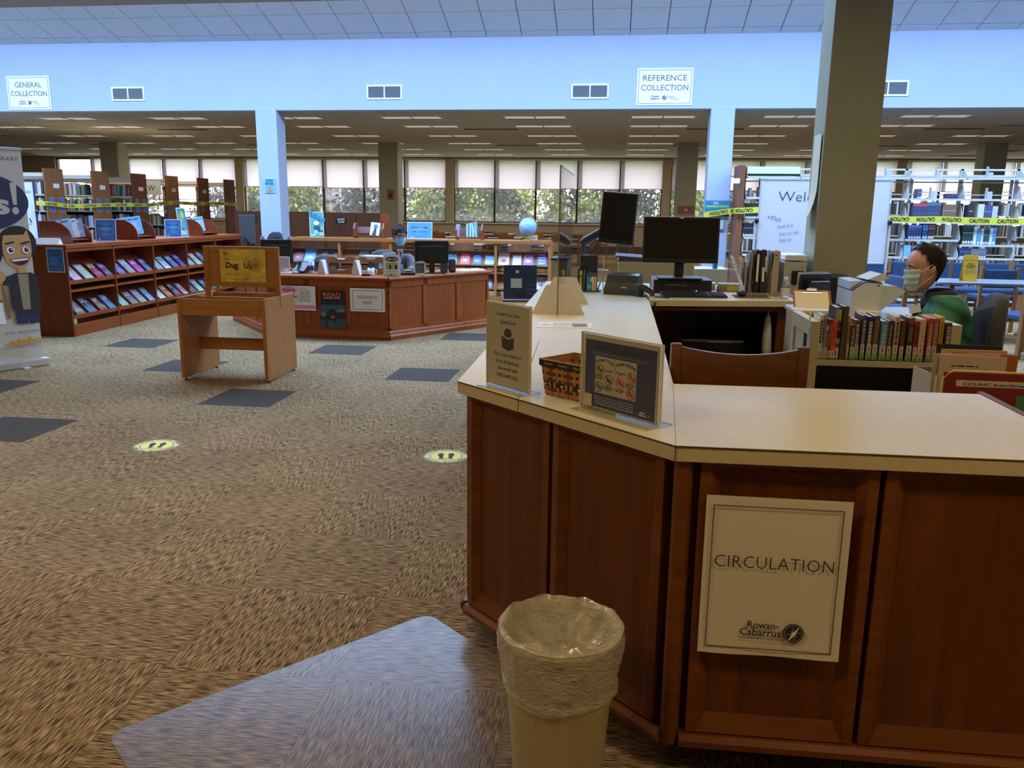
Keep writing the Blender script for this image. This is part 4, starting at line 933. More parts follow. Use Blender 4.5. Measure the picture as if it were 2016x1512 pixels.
# books on the cart: (left px, right px, top py, colour, second colour, style)
cb = [(1616, 1622, 622, 'black and white', (.60, .56, .45), (.02, .02, .02), 0), (1620, 1629, 621, 'grey', (.27, .27, .24), (.08, .08, .08), 0), (1627, 1634, 643, 'cream', (.50, .41, .28), (.10, .05, .04), 0), (1635, 1641, 630, 'maroon', (.18, .02, .015), (.5, .2, .1), 0),
      (1640, 1649, 630, 'orange and red', (.62, .10, .02), (.55, .03, .015), 0), (1648, 1660, 606, 'green, purple and black striped', (.012, .012, .02), (.24, .42, .03), 0), (1662, 1672, 604, 'thin dark brown tall', (.08, .06, .02), (.03, .02, .01), 0),
      (1672, 1677, 624, 'orange', (.55, .25, .09), (.1, .05, .02), 1), (1677, 1686, 640, 'charcoal', (.05, .05, .055), (.3, .25, .2), 1), (1687, 1697, 631, 'brown with script', (.12, .05, .015), (.5, .35, .18), 1), (1700, 1709, 622, 'dark blue', (.05, .055, .15), (.3, .3, .35), 1),
      (1711, 1722, 624, 'navy with yellow title', (.03, .03, .14), (.55, .50, .12), 1), (1723, 1734, 622, 'grey-brown', (.10, .08, .07), (.28, .10, .05), 1), (1737, 1751, 633, 'light blue', (.10, .28, .38), (.35, .5, .55), 1), (1752, 1761, 632, 'black and gold', (.035, .03, .02), (.25, .18, .08), 1),
      (1764, 1774, 624, 'tan patterned', (.48, .35, .20), (.10, .06, .04), 1), (1776, 1785, 631, 'plain brown', (.12, .035, .018), (.12, .035, .018), 1), (1791, 1803, 627, 'black with red top', (.035, .03, .03), (.30, .03, .02), 1), (1804, 1813, 633, 'crimson', (.33, .025, .025), (.1, .01, .01), 1),
      (1814, 1825, 629, 'cream indie', (.55, .47, .32), (.10, .06, .04), 1), (1831, 1840, 627, 'red-orange', (.42, .06, .025), (.55, .3, .2), 1), (1842, 1852, 628, 'dusty rose', (.33, .10, .08), (.45, .25, .2), 1), (1854, 1862, 625, 'yellow', (.60, .42, .03), (.2, .12, .02), 1), (1865, 1876, 636, 'purple', (.06, .035, .13), (.5, .42, .15), 1)]
lg = M('pale label', (.58, .50, .38), .7); gtab = M('green tab', (.22, .42, .14), .6); dt = M('tab mark', (.02, .05, .02), .7)
for k, (a, b_, ty, cn, c1, c2, stl) in enumerate(cb):
    pa, pb_ = PY(a, ty, CYf+.004), PY(b_, ty, CYf+.004); w = pb_.x-pa.x; h = pa.z-zs
    m1_, m2_ = M('spine%d' % k, c1, .4), M('spine title%d' % k, c2, .5)
    t = thing('book', 'spine-out %s book on the cart, %s from the hand-hold end' % (cn, ordw(k)), 'book', ((pa.x+pb_.x)/2, CYf+.004+.004*((k*7) % 4), zs+.0005), 0, 'books on the cart', rot=(0, R((0, 0, 1, 0, 1, 0, 1.5, 0, 0, -1, 0)[k % 11]*.6), 0))
    obj('cover', B().box(-w/2, -w/2+.0015, 0, .15, 0, h).box(w/2-.0015, w/2, 0, .15, 0, h).box(-w/2, w/2, -.001, .001, 0, h), m1_, t)
    obj('page_block', B().box(-w/2+.0015, w/2-.0015, .002, .146, .002, h-.004), pages, t)
    s = Sheet([m2_]); s.y = -.001
    if k == 5:
        for z0, z1, m in ((.84, .97, (.30, .32, .22)), (.74, .84, (.20, .38, .03)), (.60, .72, (.10, .02, .10)), (.30, .40, (.20, .38, .03)), (.22, .28, (.16, .04, .02)), (.13, .21, (.20, .38, .03))): s.rect(-w/2, w/2, h*z0, h*z1, M('stripe%d' % int(z0*100), m, .5))
        s.rect(-w/2, w/2, h*.575, h*.585, white)
    elif k == 19:
        for j, c in enumerate('indie'): s.txt(c, 0, h*.78-j*h*.105, None, .013, ink, .01)
    elif k == 17: s.rect(-w/2, w/2, h*.86, h, m2_); s.rect(-w*.3, w*.3, h*.45, h*.80, M('dim spine title', (.12, .10, .08), .6))
    elif k not in (16, 6):
        r2 = random.Random(k); z = h*.36
        while z < h*.88:
            L = r2.uniform(.006, .02); s.rect(-w*.26, w*.26, z, min(z+L, h*.9), m2_); z += L+.004
    if stl: s.rect(-w/2+.001, w/2-.001, .002, h*.17, gtab).rect(-w*.12, w*.2, .006, .014, dt).rect(-w*.42, w*.42, h*.17, h*.36, lg).rect(-w*.1, w*.1, h*.2, h*.32, greyink)
    elif k != 6: s.rect(-w*.42, w*.42, .004, h*.22, lg).rect(-w*.1, w*.1, h*.05, h*.17, greyink)
    s.done('spine_print', t)
# beige unit and clipboard behind the cart's end
t = thing('side_table', 'small putty-coloured cabinet with a rounded top behind the book cart', 'cabinet', (1.215, 5.28, 0))
obj('cabinet_top', B().bbox(-.13, .14, -.13, .2, .968, 1.0, .012), M('putty cabinet', (.50, .43, .26), .5), t); obj('body', B().bbox(-.12, .13, -.11, .18, 0, .968, .01), M('putty cabinet body', (.36, .32, .20), .5), t)
obj('tag_plate', B().bbox(-.10, .10, -.116, -.11, .80, .95, .004), M('putty recess', (.30, .26, .16), .5), t)
t = thing('clipboard', 'brown clipboard with a chrome clip and papers leaning on the cabinet', 'clipboard', (1.225, 5.30, 1.001), rot=(R(-52), 0, R(-4)))
obj('board', B().bbox(-.115, .115, 0, .004, 0, .16, .002), M('hardboard', (.25, .11, .035), .5), t); obj('paper', B().box(-.105, .098, -.002, 0, -.02, .145), cream, t)
obj('clip', B().bbox(-.06, .06, -.008, -.002, .125, .140, .003).prismy([(-.035, .14), (.035, .14), (.016, .172), (-.016, .172)], -.012, -.006).tube([(-.03, -.012, .15), (.03, -.012, .15)], .006, 8), chrome, t)
# right end of the counter: file box and interlibrary folder
t = thing('magazine_box', 'beige magazine file box stuffed with papers behind the counter end', 'box', (1.425, 3.50, .701), R(1))
bx = M('file box card', (.50, .42, .27), .6)
zf_, zb_ = PY(1833, 739, 3.37).z-.701, PY(1816, 721, 3.63).z-.701; b = B(); b.box(-.15, .15, -.13, -.127, 0, zf_).box(-.15, .15, .127, .13, 0, zb_).box(-.15, .15, -.13, .13, 0, .003)
for x_ in (-.15, .147): b.prismx([(-.13, 0), (.13, 0), (.13, zb_), (-.13, zf_)], x_, x_+.003)
obj('shell', b, bx, t)
for k, (dx, z, c, l, y) in enumerate([(-.02, .33, (.56, .46, .32), 'cream form letter standing foremost in the magazine box', -.11), (-.035, .335, (.50, .38, .22), 'tan envelope behind the form letter in the magazine box', -.095), (.07, .335, (.42, .13, .02), 'orange folder at the end of the magazine box', -.07), (.03, .345, (.58, .34, .20), 'peach folder in the magazine box', -.05), (.02, .357, (.015, .015, .015), 'black folder rearmost in the magazine box', -.0)]):
    t = thing('paper_folder', l, 'folder', (1.418+dx*.6, 3.50+y, .705), rot=(0, R((1, -1, 2, 0, 1)[k]), 0))
    obj('sheet', B().box(-.125, .125, 0, .004, 0, z), M('folder%d' % k, c, .7), t)
    if k == 0: s = Sheet([greyink]); s.words(-.08, .02, .285, .008, ink, 1).words(-.08, .09, .268, .005, greyink, 2).words(-.08, .1, .255, .005, greyink, 3).rect(-.08, .1, .236, .241, ink); s.done('print', t)
obj('shelf_unit', B().box(1.15, 1.95, 2.98, 3.7, 0, .645), dwood, None, 'low dark cabinet under the file boxes beyond the counter end', 'cabinet')
t = thing('paper_ream', 'wrapped paper ream under the magazine box behind the counter end', 'paper', (1.41, 3.50, .646)); obj('wrapper', B().bbox(-.15, .15, -.12, .12, 0, .054, .004), cream, t)
t = thing('file_tray', 'red interlibrary loans file tray with a yellow rim and a green note', 'tray', (1.462, 3.20, .651), R(-2))
rdm = M('red tray', (.20, .012, .014), .55)
obj('front', B().bbox(-.225, .25, -.004, .004, 0, .352, .003), rdm, t); obj('rim', B().tube([(-.226, 0, .0), (-.226, 0, .325), (-.21, 0, .346), (-.19, 0, .355), (.25, 0, .353)], .005, 8), M('tray yellow rim', (.62, .42, .13), .5), t)
obj('floor_plate', B().box(-.225, .25, .004, .26, 0, .01), rdm, t)
obj('label_strip', B().box(-.18, .2, -.0055, -.004, .298, .322), lg, t)
s = Sheet([ink]); s.txt('CCLINC Interlibrary Loans', -.005, .303, .30, .0105, ink, .02); s.done('lettering', t, (0, -.0056, 0))
obj('green_note', B().box(.035, .125, -.0065, -.0045, .18, .27), M('note green', (.05, .22, .07), .8), t); s = Sheet([ink]); s.words(.045, .115, .245, .006, greyink, 2).words(.045, .11, .23, .006, greyink, 4).words(.045, .1, .215, .006, greyink, 6); s.done('note_writing', t, (0, -.0066, 0))
# ================================================================ book display table with the sign frame
dt_ = thing('display_table', 'honey oak display table with a framed backboard, alone on the open carpet', 'table', (-3.53, 7.31, 0), 0)
for x in (-.42, .385):
    sp = obj('side_panel', B().bbox(x, x+.035, -.345, .335, .02, .765, .003), oak, dt_)
    for y in (-.30, .29): obj('foot', B().lathe([(0, 0), (.018, 0), (.018, .006), (.006, .01), (.006, .022)], 10, T=Matrix.Translation((x+.017, y, 0))), black, sp)
obj('apron', B().box(-.385, .385, -.335, -.315, .607, .755), oakh, dt_); obj('apron', B().box(-.385, .385, .30, .32, .607, .755), oakh, dt_)
obj('tray_floor', B().box(-.385, .385, -.315, .30, .64, .655), oakh, dt_)
obj('tray_divider', B().box(-.385, .385, -.02, .0, .655, .745), oakh, dt_)
obj('stretcher', B().box(-.385, .385, -.01, .01, .24, .355), oakh, dt_)
fr = B(); fx0, fx1, fz1 = -.225, .515, 1.215
for q in ((fx0, fx0+.055, .70, fz1), (fx1-.055, fx1, .66, fz1), (fx0+.055, fx1-.055, fz1-.05, fz1), (fx0+.055, fx1-.055, .84, .90)): fr.bbox(q[0], q[1], -.065, -.035, q[2], q[3], .003)
dt_.location.x = -3.535
bf = obj('sign_frame', fr, oak, dt_); bf.location = (-.09, .06, 0)
obj('frame_panel', B().box(fx0+.055, fx1-.055, -.055, -.045, .90, fz1-.05), wood('golden panel', (.30, .13, .04), (.38, .17, .055), 'Z', .4), bf)
obj('tray_strip', B().box(fx0+.055, fx1-.03, -.064, -.05, .66, .70), oakh, bf)
t = thing('table_sign', 'yellow parchment Dug Up sign with a compass drawing on the display table', 'sign', (-3.535-.09+.165, 7.31+.06-.0665, .885))
pm_ = M('parchment', (.62, .46, .07), .6, noise=.25, scale=12)
obj('sheet', B().box(-.223, .223, -.003, 0, 0, .305), pm_, t)
s = Sheet([ink]); s.y = -.0032; s.step = .0003; db = M('dark brown ink', (.05, .018, .012), .7); mb = M('faint brown ink', (.25, .14, .03), .7)
s.txt('check out', -.085, .232, .13, .020, mb).txt('all of our', -.08, .205, .115, .018, mb).txt('from the', -.09, .065, .15, .018, mb)
s.txt('Dug', -.105, .132, .125, .052, db, .045, shear=.08).txt('Up', .055, .132, .085, .052, db, .025)
s.ring(.13, .158, .062, .0035, mb, 30).ring(.13, .158, .040, .0025, mb, 24).ring(.13, .158, .012, .005, mb, 16)
for k in range(12): a = k*pi/6; L = .078 if k % 3 == 0 else .055; s.line(.13+cos(a)*.01, .158+sin(a)*.01, .13+cos(a)*L, .158+sin(a)*L, .0035, mb)
s.ell(-.165, .265, .020, .014, mb, 12).ell(.07, .19, .012, .010, mb, 10).line(-.165, .25, -.150, .20, .003, db).line(-.175, .215, -.135, .213, .006, db)
pts = [(-.17, .19), (-.19, .14), (-.18, .08), (-.13, .035), (-.05, .022), (.02, .030), (.09, .045)]
for (a, b_), (c, d) in zip(pts, pts[1:]): s.line(a, b_, c, d, .002, mb)
s.txt('Cabarrus', .12, .018, .08, .014, cream, .02).ell(.185, .026, .011, .011, cream, 14)
s.done('print', t)
# ================================================================ popular fiction shelving along the aisle
PFX, PFY, PU = -6.54, 9.14, .925
pf = thing('display_shelving', 'cherry display shelving with slanted shelves, running away from the banner', 'bookcase', (0, 0, 0))
cw = wood('cherry shelf side', (.13, .024, .004), (.20, .038, .008), 'Y', .35)
obj('end_panel', B().bbox(PFX-.62, PFX+.01, PFY-.03, PFY, 0, 1.075, .004), wood('dark cherry end', (.13, .028, .006), (.19, .043, .010), 'Z', .4), pf)
for u in range(6):
    y = PFY+u*PU
    if u: obj('divider', B().box(PFX-.60, PFX+.008, y-.014, y+.014, .0, 1.06), cw, pf)
    if u < 5:
        y0, y1 = y+.014*(u > 0), y+PU-.014
        obj('top_board', B().bbox(PFX-.62, PFX+.02, y-.03*(u == 0)-.014*(u > 0), y+PU-.014, 1.06, 1.105, .004), cherryy, pf)
        obj('top_rail', B().box(PFX-.02, PFX+.004, y0, y1, 1.02, 1.06), cherryy, pf)
        obj('base_board', B().box(PFX-.01, PFX+.012, y0, y1, 0, .145), cherryy, pf)
        obj('back_board', B().box(PFX-.34, PFX-.33, y0, y1, .145, 1.06), cw, pf)
        for zf in (.655, .235):                                # slanted shelf and its front lip
            sh = B(); sh.add([(PFX-.02, y0, zf), (PFX-.02, y1, zf), (PFX-.27, y1, zf+.24), (PFX-.27, y0, zf+.24), (PFX-.02, y0, zf-.02), (PFX-.02, y1, zf-.02), (PFX-.28, y1, zf+.225), (PFX-.28, y0, zf+.225)], [(0, 1, 2, 3), (7, 6, 5, 4), (0, 4, 5, 1), (3, 2, 6, 7)])
            so = obj('slanted_shelf', sh, cw, pf)
            obj('front_lip', B().box(PFX-.02, PFX, y0, y1, zf-.025, zf+.003).box(PFX-.003, PFX+.001, y0, y1, zf-.025, zf+.024), cherryy, so)
        obj('flat_shelf', B().box(PFX-.32, PFX-.004, y0, y1, .535, .56), cherryy, pf)
pfc = [[('white novel', (.62, .64, .70)), ('pale grey novel', (.55, .55, .56)), ('rust and blue portrait novel', (.30, .10, .06)), ('magenta novel', (.28, .06, .26))],
       [('grey-green novel', (.20, .22, .20)), ('charcoal and white novel', (.10, .11, .13)), ('dark red landscape novel', (.22, .06, .06)), ('blue marbled novel', (.16, .28, .55))],
       [('blue lagoon novel', (.10, .24, .55)), ('mint and cream novel', (.40, .55, .58)), ('pink and purple novel', (.55, .10, .35)), ('indigo and white novel', (.12, .11, .33))],
       [('powder blue novel', (.35, .52, .65)), ('orange flame novel', (.35, .22, .20)), ('lilac and yellow novel', (.45, .35, .50)), ('teal and coral novel', (.20, .38, .45))],
       [('sky and cream novel', (.40, .45, .50)), ('swirled white novel', (.50, .62, .68)), ('deep blue beach novel', (.08, .16, .36)), ('navy striped novel', (.08, .10, .35))],
       [('pale cyan novel', (.45, .60, .65)), ('scarlet and orange novel', (.62, .14, .05)), ('black dotted novel', (.12, .08, .10)), ('dusty pink novel', (.50, .34, .37))],
       [('aqua novel', (.30, .50, .58)), ('white and red novel', (.58, .50, .50)), ('grey sea novel', (.18, .24, .30)), ('violet novel', (.20, .12, .32))],
       [('black and white thriller', (.14, .15, .18)), ('ice blue novel', (.42, .52, .62)), ('slate novel', (.12, .16, .22)), ('steel blue novel', (.16, .24, .38))],
       [('turquoise novel', (.14, .35, .42)), ('cream novel', (.55, .50, .42)), ('wine novel', (.22, .05, .08)), ('cobalt novel', (.05, .12, .40))],
       [('pearl novel', (.52, .55, .62)), ('midnight novel', (.05, .07, .16)), ('silver novel', (.38, .40, .44)), ('ocean novel', (.06, .20, .32))]]
lam = glass('book jacket film', (1, 1, 1), .05)
for u in range(5):
    for r_ in range(2):
        zf = (.655, .235)[r_]
        for k in range(4):
            cn, c = pfc[u*2+r_][k]; y = PFY+u*PU+.10+k*.222+((k*7+u) % 3)*.008; w = .155; h = .225+.012*((k+u+r_) % 3); th = .022
            # cover faces +x and leans back with the shelf
            t = thing('book', '%s on the %s slanted shelf, %s section from the banner' % (cn, ('upper', 'lower')[r_], ordw(u)), 'book', (PFX-.022, y+w/2, zf+.006), group='novels on the slanted shelves', rot=(R(-43.8), 0, 0))
            t.rotation_mode = 'XYZ'; t.rotation_euler = (Matrix.Rotation(pi/2, 3, 'Z') @ Matrix.Rotation(R(-46), 3, 'X')).to_euler()
            c = tuple(v*.72 for v in c); cm_ = M('jacket %d%d%d' % (u, r_, k), c, .3)
            obj('cover', B().box(-w/2, w/2, -th, -th+.003, 0, h).box(-w/2, w/2, -.003, 0, 0, h).box(-w/2, -w/2+.003, -th, 0, 0, h), cm_, t)
            obj('page_block', B().box(-w/2+.003, w/2-.004, -th+.003, -.003, .003, h-.003), pages, t)
            rr = random.Random(u*8+r_*4+k); s = Sheet([cm_]); s.y = -th-.0002; s.step = .0002
            c2 = tuple(min(1, v*rr.uniform(.3, 1.5)+rr.uniform(0, .06)) for v in c); c3 = tuple(min(1, v*.6+rr.uniform(.02, .25)) for v in c)
            a2, a3 = M('art%d%d%d' % (u, r_, k), c2, .35), M('artb%d%d%d' % (u, r_, k), c3, .35)
            s.rect(-w/2, w/2, 0, h*rr.uniform(.25, .5), a2); s.ell(rr.uniform(-.03, .03), h*.5, rr.uniform(.02, .045), rr.uniform(.03, .06), a3, 10)
            s.poly([(-w/2, h*.2), (w*.1, h*.45), (w/2, h*.3), (w/2, h*.15)], a3)
            lt = white if sum(c) < 1.2 else ink
            for j in range(2): s.words(-w*.36, w*.36, h*(.80-.13*j), .022, lt, rr.randint(0, 99))
            s.done('cover_print', t)
pfp = M('sign blue fade', (.035, .12, .34), .5); pft = M('sign blue light', (.10, .30, .62), .5)
def pfsign(lab, loc, rz, w, h, tilt=-8, txt2='FICTION', big=True, bright=False):
    t = thing('table_sign', lab, 'sign', loc, rot=(R(tilt), 0, rz))
    obj('sheet', B().box(-w/2, w/2, 0, .004, 0, h), white, t)
    s = Sheet([ink]); s.step = .0006; s.rect(-w/2+.008, w/2-.008, .012, h-.008, pft if bright else pfp)
    for k in range(6): s.ell(0, h*.52, w*(.44-.06*k), h*(.42-.06*k), M('sign fade %d%d' % (k, bright), (.04+.012*k, .13+.035*k, .36+.05*k) if not bright else (.08+.01*k, .28+.02*k, .62+.03*k), .5), 24)
    s.txt('POPULAR', 0, h*.62, w*.64, h*.13, ink, .0).txt(txt2, 0, h*.38, w*.54, h*.13, ink, .0)
    s.txt('Rowan-', -w*.3, h*.125, w*.13, h*.035, white, .02).txt('Cabarrus', -w*.29, h*.075, w*.16, h*.035, white, .02)
    s.done('print', t); return t
pfsign('blue POPULAR FICTION sign beside the first curved book rack', (-6.66, 10.12, 1.107), R(22), .25, .29)
pfsign('blue POPULAR FICTION sign beyond the second curved book rack', (-6.62, 11.72, 1.107), R(25), .235, .27)
# sign taped on the end panel
t = thing('sign', 'blue POPULAR FICTION notice taped to the end of the cherry shelving', 'sign', (PFX-.125, PFY-.032, .80))
obj('sheet', B().box(-.115, .105, -.002, 0, -.02, .27), white, t); s = Sheet([ink]); s.y = -.002; s.step = .0004; s.rect(-.108, .098, -.012, .262, pfp)
s.txt('POPULAR', -.005, .215, .12, .020, ink, .01).txt('FICTION', .0, .180, .10, .020, ink, .01)
for k in range(3): s.words(-.08, .04-.02*k, .135-.028*k, .009, lblue, k)
s.txt('Cabarrus', .04, .012, .07, .016, lblue); s.done('print', t)
t = thing('tent_card', 'white folded Alphabetized by Title card on the shelving end, beside the banner', 'sign', (-6.83, 9.20, 1.107), R(4))
obj('card', B().prismx([(-.05, 0), (.05, 0), (0, .075)], -.28, .17), white, t)
s = Sheet([greyink]); s.step = .0004; s.txt('Alphabetized by Title', -.06, .02, .36, .022, lblue, shear=.3); o = s.done('lettering', t, (0, -.045, 0)); o.rotation_euler = (R(-34), 0, 0)
# curved wooden book racks on the shelving
rw = wood('red-brown rack wood', (.17, .035, .012), (.24, .055, .018), 'Y', .3, 1, .2)
def rackside(b, y, w=.34, h=.215, T_=None):
    pr = [(0, 0), (w, 0), (w, h*.25)]+[(w-w*.62*(1-cos(a))-0, h*.25+h*.75*sin(a)) for a in [k*pi/2/8 for k in range(1, 9)]]+[(0, h)]
    b.add([(x, y, z) for x, z in pr]+[(x, y+.016, z) for x, z in pr], [tuple(range(len(pr))), tuple(range(2*len(pr)-1, len(pr)-1, -1))]+[(i, i+len(pr), (i+1) % len(pr)+len(pr), (i+1) % len(pr)) for i in range(len(pr))])
def rack(lab, loc, rz, L=.40, w=.34, h=.235):
    t = thing('book_rack', lab, 'book rack', loc, rz, 'curved wooden book racks on the cherry shelving')
    for y in (0, L):
        b = B(); rackside(b, y, w, h); so = obj('side_panel', b, rw, t); pg = B()
        for a, c in ((.07, .05), (.11, .045), (.06, .17)): pg.ell((a*w/.34, y-.001, c), (.006, .003, .006), seg=8)
        obj('dowel_plug', pg, tan, so)
    obj('shelf', B().box(.02, w-.03, .016, L, .035, .05), rw, t); obj('back', B().box(.06, .075, .016, L, .05, .17), rw, t); return t
rack('curved reddish book rack closest to the banner', (-7.03, 9.36, 1.107), R(4), .43, .40, .27)
rack('curved reddish book rack in the middle of the shelving top', (-6.98, 10.72, 1.107), R(4), .50, .38, .27)
rack('curved reddish book rack at the far end of the shelving', (-6.95, 12.50, 1.107), R(4), .55, .38, .26)
for k, (x, y, z, a, cn, c, g_) in enumerate([(-6.86, 9.48, 1.17, -20, 'blue', (.16, .22, .42), 0), (-6.81, 9.56, 1.17, -18, 'pale blue', (.34, .50, .70), 0), (-6.79, 9.64, 1.17, -15, 'cream and white', (.62, .62, .62), 0), (-6.77, 9.72, 1.17, -12, 'navy speckled', (.25, .27, .38), 0),
        (-6.85, 10.85, 1.17, -20, 'lilac', (.38, .40, .62), 1), (-6.78, 11.02, 1.17, -14, 'aqua child portrait', (.16, .45, .66), 1), (-6.85, 12.62, 1.17, -20, 'dark blue', (.09, .10, .26), 2), (-6.77, 12.82, 1.17, -14, 'sky blue figure', (.25, .45, .75), 2)]):
    w, h = .17+.03*(k == 5), .235+.02*(k == 5)
    m = M('rack book %d' % k, c, .35)
    def fn(s, w, h, k=k, c=c):
        d = M('rack print %d' % k, tuple(min(1, v*.5+.3) for v in c), .4); s.ell(0, h*.55, w*.18, h*.16, d, 12).rect(-w*.3, w*.3, h*.2, h*.38, d); s.words(-w*.4, w*.4, h*.82, .02, white if sum(c) < 1.1 else ink, k)
    printed_book('book', '%s book in the %s curved rack on the cherry shelving' % (cn, ('first', 'middle', 'far')[g_]), (x, y, z), w, h, .025, (R(-10), R(a*.6), R(38)), m, fn, 'books in the curved racks')
t = thing('poster_stand', 'tall narrow green READ standee on the cherry shelving', 'sign', (-6.60, 12.02, 1.107), rot=(R(-6), 0, R(96)))
obj('board', B().box(-.15, .15, 0, .012, 0, .44), white, t)
s = Sheet([ink]); s.step = .0006; s.rect(-.14, .14, .01, .43, M('standee teal', (.02, .18, .22), .5)).ell(-.03, .27, .09, .13, M('standee leaf', (.16, .38, .08), .5)).ell(.04, .20, .05, .12, M('standee blue', (.04, .30, .50), .5)).ell(.02, .33, .05, .05, M('standee lime', (.45, .50, .12), .5)).txt('READ', 0, .035, .20, .065, white, .03)
s.done('print', t)
# ================================================================ roll-up banner
b0 = G(92, 718, 0); b1 = G(0, 731, 0); ang = math.atan2(b0.y-b1.y, b0.x-b1.x)
bw = .85; bn_ = thing('rollup_banner', 'tall cream roll-up banner with cartoon people, cut off by the picture edge', 'banner', (b0.x, b0.y, 0), ang)
cloth = M('banner cloth', (.54, .52, .46), .55)
obj('canvas', B().box(-bw+.01, -.015, .02, .022, .075, 2.08), cloth, bn_); obj('top_rail', B().bbox(-bw, -.01, .012, .032, 2.07, 2.10, .004), steel, bn_)
obj('base', B().bbox(-bw-.01, .015, -.05, .07, .0, .085, .02), M('silver base', (.62, .62, .60), .25, .6), bn_); obj('foot', B().bbox(-.25, -.19, -.10, .0, 0, .012, .004), lgrey, bn_)
s = Sheet([ink]); s.step = .0008; nv = M('banner navy', (.018, .025, .085), .5); sk1 = M('cartoon skin', (.55, .32, .13), .6); sk2 = M('cartoon brown skin', (.25, .12, .05), .6); hr = M('cartoon hair', (.02, .014, .012), .7); gld = M('banner gold', (.55, .32, .05), .5)
s.txt('LIBRARY', -.185, 1.975, .235, .043, greyink, -.01).txt('E', -.355, 1.973, .03, .043, greyink, -.01)
s.ell(-.49, 1.595, .47, .275, nv, 40); s.txt('s', -.262, 1.49, .135, .19, cloth, .03).poly([(-.175, 1.775), (-.115, 1.775), (-.128, 1.57), (-.163, 1.57)], cloth).ell(-.146, 1.515, .031, .035, cloth, 16)
# man figure
s.ell(-.165, 1.20, .175, .175, hr, 28)
s.poly([(-.30, 1.22), (-.285, 1.285), (-.10, 1.29), (-.07, 1.34), (-.045, 1.24), (-.04, 1.14), (-.06, 1.03), (-.13, .965), (-.20, .965), (-.275, 1.02), (-.305, 1.12)], sk1)
for cx in (-.235, -.095): s.ell(cx, 1.145, .042, .042, hr, 18).ell(cx, 1.145, .038, .038, white, 18).ell(cx+.004, 1.145, .021, .023, hr, 14).ell(cx+.010, 1.152, .006, .007, white, 8).line(cx-.042, 1.205, cx+.04, 1.222, .016, hr)
s.poly([(-.255, 1.06), (-.07, 1.075), (-.10, 1.02), (-.15, 1.0), (-.21, 1.015)], hr).poly([(-.245, 1.055), (-.08, 1.067), (-.095, 1.047), (-.22, 1.035)], white)
jk = M('cartoon jacket', (.02, .018, .02), .6); tn = M('cartoon shirt', (.28, .24, .15), .6)
s.rect(-.19, -.115, .90, .975, sk1).poly([(-.29, .90), (-.22, .925), (-.07, .925), (.0-.018, .88), (-.015, .56), (-.05, .52), (-.25, .53), (-.285, .60)], jk).poly([(-.20, .915), (-.105, .915), (-.115, .57), (-.185, .57)], tn).poly([(-.26, .53), (-.04, .52), (-.045, .43), (-.135, .43), (-.143, .49), (-.155, .43), (-.255, .44)], nv)
s.poly([(-.30, .905), (-.37, .80), (-.30, .82), (-.27, .87)], jk).ell(-.345, .90, .035, .05, sk1, 12)
# woman at the edge
s.ell(-.47, 1.15, .16, .19, hr, 24).ell(-.47, 1.07, .125, .13, sk2, 20).ell(-.40, 1.10, .03, .034, white, 12).ell(-.395, 1.10, .016, .02, hr, 10)
s.poly([(-.60, .90), (-.36, .90), (-.345, .84), (-.365, .68), (-.60, .68)], M('cartoon top', (.48, .36, .10), .6)).poly([(-.365, .84), (-.335, .80), (-.30, .50), (-.335, .49), (-.36, .68)], sk2).poly([(-.60, .68), (-.37, .67), (-.355, .45), (-.60, .45)], white).rect(-.60, -.37, .655, .685, sk2)
s.txt('arch questions.', -.215, .345, .33, .034, greyink, 0).txt('edu/lrc', -.205, .235, .30, .065, gld, .05, sp=.95).rect(-.80, -.075, .205, .208, greyink)
s.txt('Navigate', -.30, .145, .26, .045, gld, -.01, shear=.45).txt('Forward', -.165, .098, .22, .045, gld, -.01, shear=.45).line(-.39, .135, -.24, .125, .004, gld)
s.done('print', bn_, (.025, .0195, 0))
# ================================================================ research desk
RH = .764
rdk = thing('research_desk', 'angled cherry research help desk with framed panels, where the masked person in tweed sits', 'desk', (0, 0, 0))
L0, L1, R0, R1 = (-5.30, 10.92), (-4.28, 9.69), (-2.73, 9.61), (-1.74, 11.05)
def inset(a, b, d): return offs(a, b, d)
obj('desktop', B().prism([(-5.33, 10.95), (-4.30, 9.66), (-2.715, 9.575), (-1.70, 11.06), (-2.14, 11.34), (-2.95, 10.22), (-4.05, 10.25), (-4.85, 11.33)], RH-.035, RH), cherryh, rdk)
ew = B(); 
for p, q in (((-5.33, 10.95), (-4.30, 9.66)), ((-4.30, 9.66), (-2.715, 9.575)), ((-2.715, 9.575), (-1.70, 11.06)), ((-1.70, 11.06), (-2.14, 11.34))): ew.tube([(*p, RH-.022), (*q, RH-.022)], .024, 10)
obj('rounded_edge', ew, cherryh, rdk)
obj('carcass', B().prism([(-5.25, 10.90), (-4.25, 9.74), (-2.76, 9.66), (-1.80, 11.03), (-1.88, 11.08), (-2.80, 9.74), (-4.21, 9.81), (-5.18, 10.95)], .03, RH-.035), cherry, rdk)
